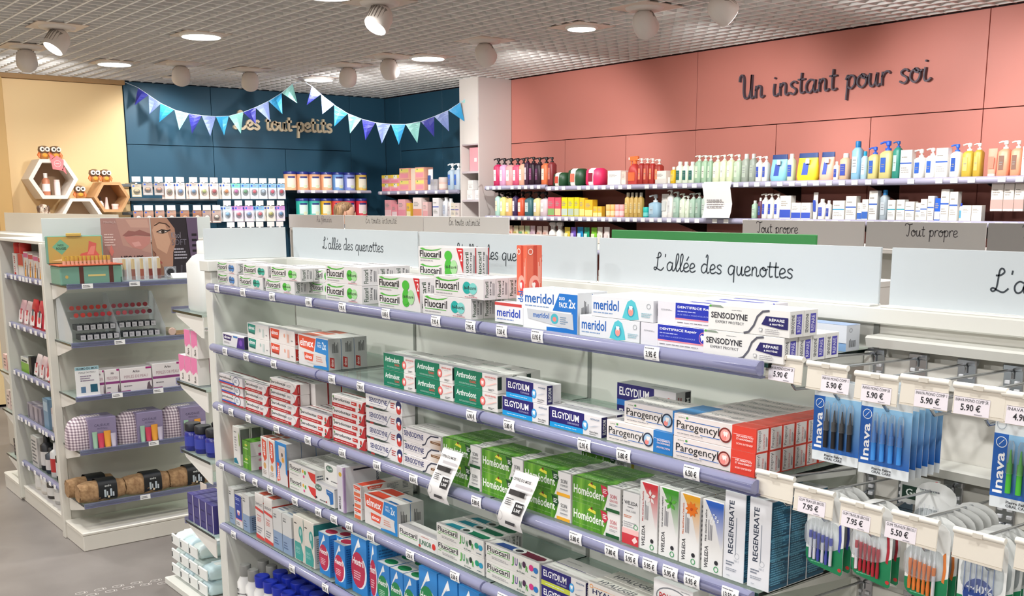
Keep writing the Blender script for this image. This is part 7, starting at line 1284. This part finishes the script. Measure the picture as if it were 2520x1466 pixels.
# ---- posters
def poster(y0, y1, z0, z1, els, label, x=-5.33):
    o = MB().box((-.004, 0, 0), (0, y1-y0, z1-z0), '#8a6a66', .001).obj('poster_board', None, (x, y0, z0)); tag(o, label, 'poster')
    MB().art((0, 0, 0), Y*(y1-y0), Z*(z1-z0), els).obj('print', o); MB().box((-.05, .02, 0), (-.004, y1-y0-.02, .004), '#8a6a66').obj('foot', o)
LIP = [('p', '#93605a', [(.42, .72), (.55, .80), (.68, .78), (.78, .81), (1, .74), (1, .70), (.7, .72), (.5, .70)]), ('p', '#bd8279', [(.45, .70), (.7, .71), (1, .69), (.97, .58), (.8, .48), (.62, .52), (.5, .62)]), ('p', '#d09a92', [(.6, .6), (.75, .62), (.8, .55), (.66, .53)])]
poster(1.645, 1.885, 1.285, 1.585, [('r', '#a88078', 0, 0, 1, 1), ('p', '#b58d80', [(.3, 1), (1, 1), (1, .42), (.42, .56)]), ('p', '#c49c8c', [(.5, .98), (.95, .98), (.98, .84), (.6, .85)])]+LIP+[('m', '#d8c0b8', .05, .55, .34, .76, 5), ('p', '#c8746a', [(.18, .58), (.23, .46), (.18, .38), (.13, .46)]), ('t', '#3a2a2a', 'NEO LIPS', .36, .30, .82, .39, 1), ('t', '#e0ccc4', 'COLLECTION', .58, .23, .96, .28, 0), ('m', '#d4bcb2', .2, .14, .9, .18, 1), ('t', '#c8b0aa', 'MAVALA', .06, .92, .3, .96, 0)], 'mauve lip gloss poster with large closed lips on the display')
poster(1.89, 2.13, 1.285, 1.585, [('r', '#2a242a', 0, 0, 1, 1), ('p', '#a87e68', [(0, 1), (.34, 1), (.5, .82), (.52, .6), (.44, .42), (.42, .2), (.3, .05), (0, 0)]), ('p', '#8a624e', [(0, .5), (.12, .3), (.3, .05), (0, 0)]), ('p', '#c49a80', [(.02, .8), (.1, .92), (.3, .9), (.4, .6), (.3, .4), (.1, .5)]), ('l', '#4a3226', [(.07, .87), (.18, .92), (.32, .90), (.40, .84)], .006), ('p', '#d8c8be', [(.13, .765), (.23, .795), (.35, .775), (.24, .745)]), ('e', '#33251c', .245, .772, .038, .026), ('l', '#1a1214', [(.11, .765), (.22, .803), (.35, .785), (.41, .80)], .005), ('l', '#1a1214', [(.14, .758), (.24, .742), (.36, .775)], .0025), ('p', '#9a4a44', [(0, .26), (.08, .31), (.16, .29), (.2, .25), (.08, .2), (0, .2)]), ('l', '#6a3a34', [(.02, .45), (.07, .40), (.04, .37)], .004), ('t', '#8a8690', 'Khol', .42, .66, .62, .76, 0), ('t', '#6a6672', 'SOFT', .42, .54, .74, .64, 0), ('m', '#a8a4ae', .46, .3, .74, .5, 4), ('p', '#5f4f66', [(.76, 1), (1, 1), (1, .06), (.84, .1), (.8, .5)])]+[('r', '#1c181e', .86, .42+.09*k, .97, .46+.09*k) for k in range(4)]+[('p', '#b8b0b8', [(.8, .1), (.92, .3), (.95, .28), (.84, .08)])], 'dark eye pencil poster with half a face beside the lip poster')
# ---- gloss display
t = thing('gloss_display', (-5.15, 1.665, 1.2815), 'clear stepped display holding five lip gloss tubes', 'display')
MB().box((-.10, 0, 0), (0, .225, .012), 'clear', .001).obj('tray', t); MB().box((-.10, 0, .0), (-.096, .225, .115), '#d8dcdc:.3', .001).obj('back', t); MB().box((-.004, 0, .0), (0, .225, .03), 'clear').obj('front_lip', t)
for k, c in enumerate(('#a89a98', '#8f5e52', '#9a5a4a', '#7c3a34', '#7a463c')):
    y = .03+k*.042; MB().loft([(.012, .009, .009), (.062, .009, .009)], c+':.2', 12).loft([(.062, .008, .008), (.112, .008, .008)], '#c9b48a:.25', 12).obj('gloss_tube', t, (-.03, y, 0)); MB().box((-.06, y-.016, .012), (-.056, y+.004, .115), '#e4e4e0').obj('divider', t)
t = thing('pencil_display', (-5.15, 1.90, 1.2815), 'clear eye pencil display under the dark poster', 'display')
MB().box((-.10, 0, 0), (0, .2, .012), 'clear').obj('tray', t); MB().box((-.09, .01, .012), (-.085, .07, .065), '#8f9298:.3').art((-.085, .01, .012), Y*.06, Z*.053, [('e', '#2a2c30', .5, .5, .3, .3), ('o', '#c8ccd0', .5, .5, .4, .42, .003)]).obj('mirror_card', t); MB().prism([(-.03, .012), (0, .012), (-.03, .035)], .02, .2, '#dcdcda', 1).obj('front_card', t)
for k in range(5): MB().tube([(-.07, .09+k*.02, .014), (-.06, .09+k*.02, .07)], .004, '#4a4650', 6).obj('pencil', t)
# ---- lipstick tester
t = thing('lipstick_stand', (-5.15, 1.42, 1.0085), 'clear acrylic stand with four rows of lipstick testers', 'display')
for y in (0, .222, .445): MB().prism([(0, 0), (-.22, 0), (-.22, .215), (-.17, .215), (0, .05)], y, y+.003, 'clear', 1).obj('clear_side', t)
MB().box((-.222, 0, 0), (-.219, .448, .22), 'clear').obj('clear_back', t)
reds = ['#c4564c', '#c04a40', '#b83a34', '#cc4436', '#d03a2c', '#c43230', '#a84a54', '#b04450', '#a83c48', '#98303c', '#9c2c30', '#8c2630', '#c84840', '#c44038', '#b83830', '#a82c30', '#b42c3c', '#c23a3c', '#b0505a', '#b45058', '#8c3c48', '#7c3440', '#8c2a3c', '#4a1c26']
cap = MB().box((-.075, -.013, 0), (0, .013, .026), '#23262e:.25', .001).art((0, -.013, 0), Y*.026, Z*.026, [('r', '#b8b8ba', .05, .05, .95, .95), ('m', '#6a6a70', .2, .3, .8, .7, 2)]).mesh('lipstick_case')
for r_ in range(2):
    for k in range(12): put(cap, 'lipstick_case', t, (-.004-.045*r_, .052+k*.031+(.012 if k > 5 else 0), .012+.042*r_))
for r_ in range(2):
    for k in range(12):
        m = MB(); m.loft([(0, .011, .011), (.006, .011, .011)], reds[(1-r_)*0+r_*0+((1-r_)*12+k) % 24]+':.35', 14); m.v = [(v[2], v[0], v[1]) for v in m.v]; m.obj('lipstick_tip', t, (-.105-.03*r_, .055+k*.031+(.012 if k > 5 else 0)-(.01 if r_ else 0), .122+.033*r_))
    MB().box((-.16-.03*r_, .04, .104+.033*r_), (-.11-.03*r_, .43, .109+.033*r_), 'clear').obj('step', t)
m = MB(); m.loft([(0, .02, .02), (.07, .02, .02)], '#a89c84', 14); m.v = [(v[2]*.9-.07, v[0]+v[2]*.35, v[1]+.02) for v in m.v]; m.loft([(0, .02, .02), (.004, .017, .017)], '#d8b8a8', 14); m.v[-28*2:] = [(v[2]-.004, v[0]+.022, v[1]+.02) for v in m.v[-28*2:]]
o = m.obj('makeup_tube', None, (-5.17, 1.885, 1.0085)); tag(o, 'beige make-up tube lying with its pink end forward', 'make-up'); o = MB().box((-.14, 0, 0), (0, .13, .008), '#96704a:.5', .002).obj('tester_tray', None, (-5.17, 1.925, 1.0085)); tag(o, 'flat brown tester tray beside the beige tube', 'tray')
# ---- third shelf boxes and sign
m = MB(); m.box((-.003, 0, 0), (0, .11, .145), '#e8e8e6', .001); m.box((-.0, .0, 0), (.02, .11, .003), '#e8e8e6'); m.art((0, 0, 0), Y*.11, Z*.145, [('r', '#9fc4cc', 0, .88, 1, 1), ('t', '#26343a', 'PROMO DU MOIS', .05, .90, .95, .97, 1), ('t', '#4a4a50', 'PERLE DE PEAU', .15, .78, .85, .83, 0), ('m', '#8a7a90', .2, .5, .8, .72, 3), ('r', '#5a7a9a', .2, .14, .4, .34), ('r', '#1f5a70', .6, .14, .9, .4)]); o = m.obj('promo_card', None, (-5.15, 1.42, .7515)); tag(o, 'standing promotion card headed with a pale blue band', 'sign')
def perles(y, w_, h, label, x=-5.16):
    o = MB().box((-.09, 0, 0), (0, w_, h), '#e4dedd', .001).art((0, 0, 0), Y*w_, Z*h, [('r', '#8a3a78', 0, .40, 1, .50), ('t', '#4a4048', 'Arko', .4, .80, .62, .90, 1), ('t', '#a8808a', 'PERLES DE PEAU', .12, .58, .88, .70, 0), ('r', '#a02a74', .82, .92, 1, 1), ('m', '#8a8488', .1, .2, .5, .3, 1), ('p', '#6a5a62', [(.82, .05), (.86, .3), (.92, .38), (.95, .2), (1, .1), (1, .02)]), ('r', '#9a3a80', .0, .04, .3, .07)]).obj('supplement_box', None, (x, y, .7515)); tag(o, label, 'box', 'white and plum supplement boxes')
perles(1.515, .04, .118, 'narrow sliver of a white and plum box by the promotion card'); perles(1.560, .068, .118, 'narrower white and plum box, second from the promotion card'); perles(1.632, .152, .116, 'wide white and plum box at the shelf middle'); perles(1.79, .15, .125, 'tall white and plum box nearest the post')
# ---- gingham bags
for i, y in enumerate((1.37, 1.60, 1.822)):
    t = thing('gingham_bag', (-5.16, y, .4915), 'gingham wash bag with lilac card and tubes, '+('nearest the corner post', 'middle', 'half hidden by the end post')[i], 'bag', 'gingham bags on the fourth shelf')
    m = MB(); m.loft([(0, .06, .10, 4), (.01, .065, .108, 3), (.09, .06, .104, 3), (.13, .05, .09, 2.6), (.152, .02, .06, 2.4)], 'gingham', 24, cx=-.07, cy=.11); m.obj('pouch', t)
    m = MB(); m.box((-.13, .095, .0), (.004, .225, .150), '#8f84a4:.45', .002); m.art((.004, .095, 0), Y*.13, Z*.15, [('t', '#3a3450', 'CAUDALIE', .2, .72, .75, .80, 0), ('m', '#5a5470', .3, .62, .7, .68, 2)]); m.obj('lilac_card', t)
    for k, (u, w_, c, h_) in enumerate([(.118, .011, '#9fc4a8', .085), (.146, .014, '#d0405a', .075), (.177, .015, '#e8a03a', .085), (.205, .012, '#c8c0d0', .07)]):
        m = MB(); m.loft([(0, w_*.9, .006), (.008, w_*.9, .006), (.009, w_, .005), (h_, w_*1.15, .001)], c, 12); m.v = [(v[1]+.011, v[0]+u, v[2]) for v in m.v]; m.obj('tube', t)
# ---- kraft pouches
for i, (y, x) in enumerate([(1.40, -5.15), (1.622, -5.15), (1.845, -5.15), (1.385, -5.27)]):
    t = thing('kraft_pouch', (x, y, .2265), 'crumpled kraft pouch with black printed band, '+('nearest the corner post', 'middle', 'half hidden by the end post', 'second row behind the first')[i], 'pouch', 'kraft pouches on the lowest glass shelf')
    m = MB(); n_ = 26; secs = []
    for k in range(9):
        q = k/8; s_ = math.sin(math.pi*min(max(q, .04), .96))**.11; secs.append((q*.218, .05*s_, .05*s_, 3.2))
    m.loft(secs, 'kraft', n_); r_ = random.Random(5+i); m.v = [(v[0]-.05+r_.uniform(-.003, .003), v[2]+r_.uniform(-.002, .002), max(v[1]+.047+r_.uniform(-.003, .003), 0)) for v in m.v]; m.obj('bag_body', t)
    m = MB(); m.loft([(.085, .0525, .0525, 3.4), (.175, .0525, .0525, 3.4)], '#17191b:.5', 26, cap=False); m.v = [(v[0]-.05, v[2], v[1]+.0525) for v in m.v]; m.obj('paper_band', t)
    m = MB(); m.art((.0042, .095, .014), Y*.07, Z*.074, [('t', '#d8dcd8', 'endro', .28, .80, .72, .95, 1), ('r', '#b8c4c8', .22, .12, .36, .62), ('r', '#c8d0d4', .40, .2, .48, .5), ('r', '#b8c4cc', .62, .14, .76, .64), ('r', '#c8d0d4', .80, .12, .9, .42), ('e', '#d8c8a8', .52, .12, .08, .08)]); m.obj('band_print', t)
# ---- side bay goods
def sbox(x, w_, h, z, c, els, nm, label, cat, y=1.435, D=.06): 
    o = MB().box((0, 0, 0), (w_, D, h), c, .001).art((0, 0, 0), X*w_, Z*h, els).obj(nm, None, (x, y, z)); tag(o, label, cat, 'goods in the side bay of the cosmetics gondola'); return o
ZS = 1.2765
for i, (x, w_) in enumerate([(-6.20, .085), (-6.09, .10)]):
    sbox(x, w_, .12, ZS, '#ece6e0', [('w', '#c8402c', '80 ml', .25, .1, .6, .9, 1), ('r', '#d83a30', .2, .0, .6, .16)] if i == 0 else [('r', '#d83a30', 0, .5, 1, 1), ('r', '#f0c89a', 0, .45, 1, .5)], 'spray_box', ('white box with sideways red figures under a red cap', 'white and red box beside the sideways figures')[i], 'box')
    o = MB().loft([(0, .036, .03), (.05, .036, .03), (.056, .032, .026)], '#cf2a22:.35', 16).obj('red_cap', None, (x+w_/2, 1.465, ZS+.1205)); tag(o, 'red round cap standing over the side bay boxes, '+('outer', 'inner')[i], 'cap', 'goods in the side bay of the cosmetics gondola')
for i, x in enumerate((-5.97, -5.875, -5.78, -5.685, -5.59)):
    h = .135-.006*i; sbox(x, .085, h, ZS, '#ece2dc', [('r', '#e0609a' if i % 2 == 0 else '#d83a50', 0, .78, 1, .95), ('p', '#f0a838', [(.0, .1), (.3, .6), (.5, .7), (.35, 0), (0, 0)]), ('p', '#2c2a2e', [(.6, 0), (.66, .5), (.78, .5), (.82, 0)]), ('m', '#c86a6a', .2, .3, .6, .6, 3)], 'hair_colour_box', 'white and pink box on the top side shelf, %s from the divider' % ORD[i+1], 'box')
def soft(x, z, w_, h, c, c2, label, cat='pack'):
    m = MB(); m.loft([(0, w_*.42, .025, 4), (h*.3, w_*.48, .03, 3), (h*.8, w_*.46, .016, 3), (h, w_*.44, .003, 3)], c, 16); o = m.obj('soft_pack', None, (x+w_/2, 1.47, z)); tag(o, label, cat, 'goods in the side bay of the cosmetics gondola')
    MB().art((-w_*.36, -.032, h*.1), X*w_*.72, (Z*h*.62+Y*.012), [('r', '#efe6e2', 0, 0, 1, .8), ('r', c2, .3, .3, .7, .9), ('e', '#c83a50', .5, .3, .2, .12)]).obj('printed_label', o)
for i, (x, c, c2) in enumerate([(-6.22, '#e8b8bc', '#e04a5a'), (-6.10, '#e4c4c4', '#d8304a'), (-5.98, '#cf2a34', '#3a5a6a'), (-5.85, '#d8404e', '#2f4a5c'), (-5.72, '#d23a48', '#e8a0a8'), (-5.60, '#c02c3c', '#f0d8d8')]): soft(x, 1.0125, .11, .15 if i > 1 else .13, c, c2, 'red and pink soft pack on the second side shelf, %s from the divider' % ORD[i+1])
sbox(-6.22, .16, .085, .7485, '#dfe0d4', [('r', '#7fae3a', 0, .0, 1, .66), ('r', '#2c3a2a', .1, .7, .8, .82)], 'green_box', 'green and white box on the third side shelf', 'box'); sbox(-6.055, .05, .10, .7485, '#2a2c2a', [], 'dark_box', 'narrow dark box beside the green one', 'box')
for i, (x, c) in enumerate([(-5.99, '#ead8d6'), (-5.88, '#e4c8c8'), (-5.77, '#d04450'), (-5.66, '#dcb8b8'), (-5.56, '#d8505c')]): soft(x, .7485, .10, .12, c, '#d23a4a', 'pink and white soft pack on the third side shelf, %s along' % ORD[i+1])
for i, (x, w_, h, c) in enumerate([(-6.17, .10, .09, '#a8a0a8'), (-6.06, .08, .088, '#b4aab0'), (-5.97, .08, .09, '#9c949e')]): sbox(x, w_, h, .4925, c, [('r', '#6a6470', .1, .1, .4, .9)], 'grey_box', 'grey-lilac box on the fourth side shelf, %s of three' % ORD[i+1], 'box')
sbox(-5.84, .09, .16, .4925, '#7f9fb8', [('r', '#b8ccd8', .1, .6, .9, .9)], 'blue_box', 'tall steel-blue box on the fourth side shelf', 'box')
def sb(x, z, r, h, c, cc, label):
    m = MB(); m.loft([(0, r*.95, r*.95), (.004, r, r), (h*.72, r, r), (h*.8, r*.5, r*.5)], c, 16); m.loft([(h*.15, r*1.01, r*1.01), (h*.55, r*1.01, r*1.01)], '#dfdcd8' if c != '#e4e2e0' else '#c83a3a', 16, cap=False); o = m.obj('bottle', None, (x, 1.475, z)); tag(o, label, 'bottle', 'goods in the side bay of the cosmetics gondola'); MB().loft([(h*.79, r*.5, r*.5), (h*.98, r*.42, r*.42), (h, r*.3, r*.3)], cc, 14).obj('cap', o)
sb(-5.70, .4925, .036, .17, '#c8b8b0', '#5a4a48', 'beige bottle with dark cap on the fourth side shelf'); sb(-5.60, .4925, .036, .15, '#4a5a9a', '#2a2c3a', 'blue bottle nearest the corner post on the fourth side shelf')
sbox(-6.16, .12, .17, .2285, '#d6d2cc', [('m', '#6a6a6a', .1, .1, .9, .9, 7)], 'white_box', 'white printed box on the fifth side shelf', 'box')
for i, (x, c, cc, h) in enumerate([(-5.99, '#26262a', '#1a1a1c', .19), (-5.90, '#3a4450', '#22262c', .14), (-5.80, '#e4e2e0', '#f0eeec', .185), (-5.70, '#2e2a28', '#201d1c', .18), (-5.61, '#5a4632', '#2a221c', .16), (-5.53, '#c03a42', '#d8d0cc', .12)]): sb(x, .2285, .036, h, c, cc, ('black tall', 'slate short', 'white nozzle', 'charcoal', 'brown', 'crimson')[i]+' bottle on the fifth side shelf')
for i, (x, c, h) in enumerate([(-6.12, '#d8d4cc', .11), (-6.0, '#cfc8c0', .10), (-5.88, '#3a3634', .11), (-5.74, '#b4b2b0', .12), (-5.62, '#c4c0bc', .10)]): sb(x, .0955, .045, h, c, '#2c2a2a' if i % 2 else '#c8c4c0', 'squat %s bottle on the side bay base' % ('cream', 'beige', 'black', 'silver', 'pale grey')[i])
for i, (x, z, c, w_, h) in enumerate([(-6.56, .7205, '#dfb8b0', .07, .09), (-6.47, .7205, '#d89a94', .07, .08), (-6.38, .7205, '#e4cfc8', .06, .08), (-6.56, .4905, '#e0ccc4', .06, .11), (-6.48, .4905, '#dcc0ba', .06, .10), (-6.40, .4905, '#e8d8d0', .07, .10), (-6.50, .2225, '#2a2826', .09, .10), (-6.40, .2225, '#6a6460', .07, .09)]): sbox(x, w_, h, z, c, [('m', '#8a7a78', .1, .2, .9, .8, 3)], 'small_box', '%s box on the far end unit, %s shelf' % (('peach', 'rose', 'pale', 'shell', 'blush', 'ivory', 'black', 'grey')[i], ('upper' if z > .6 else 'middle' if z > .4 else 'low')), 'box', y=1.42)
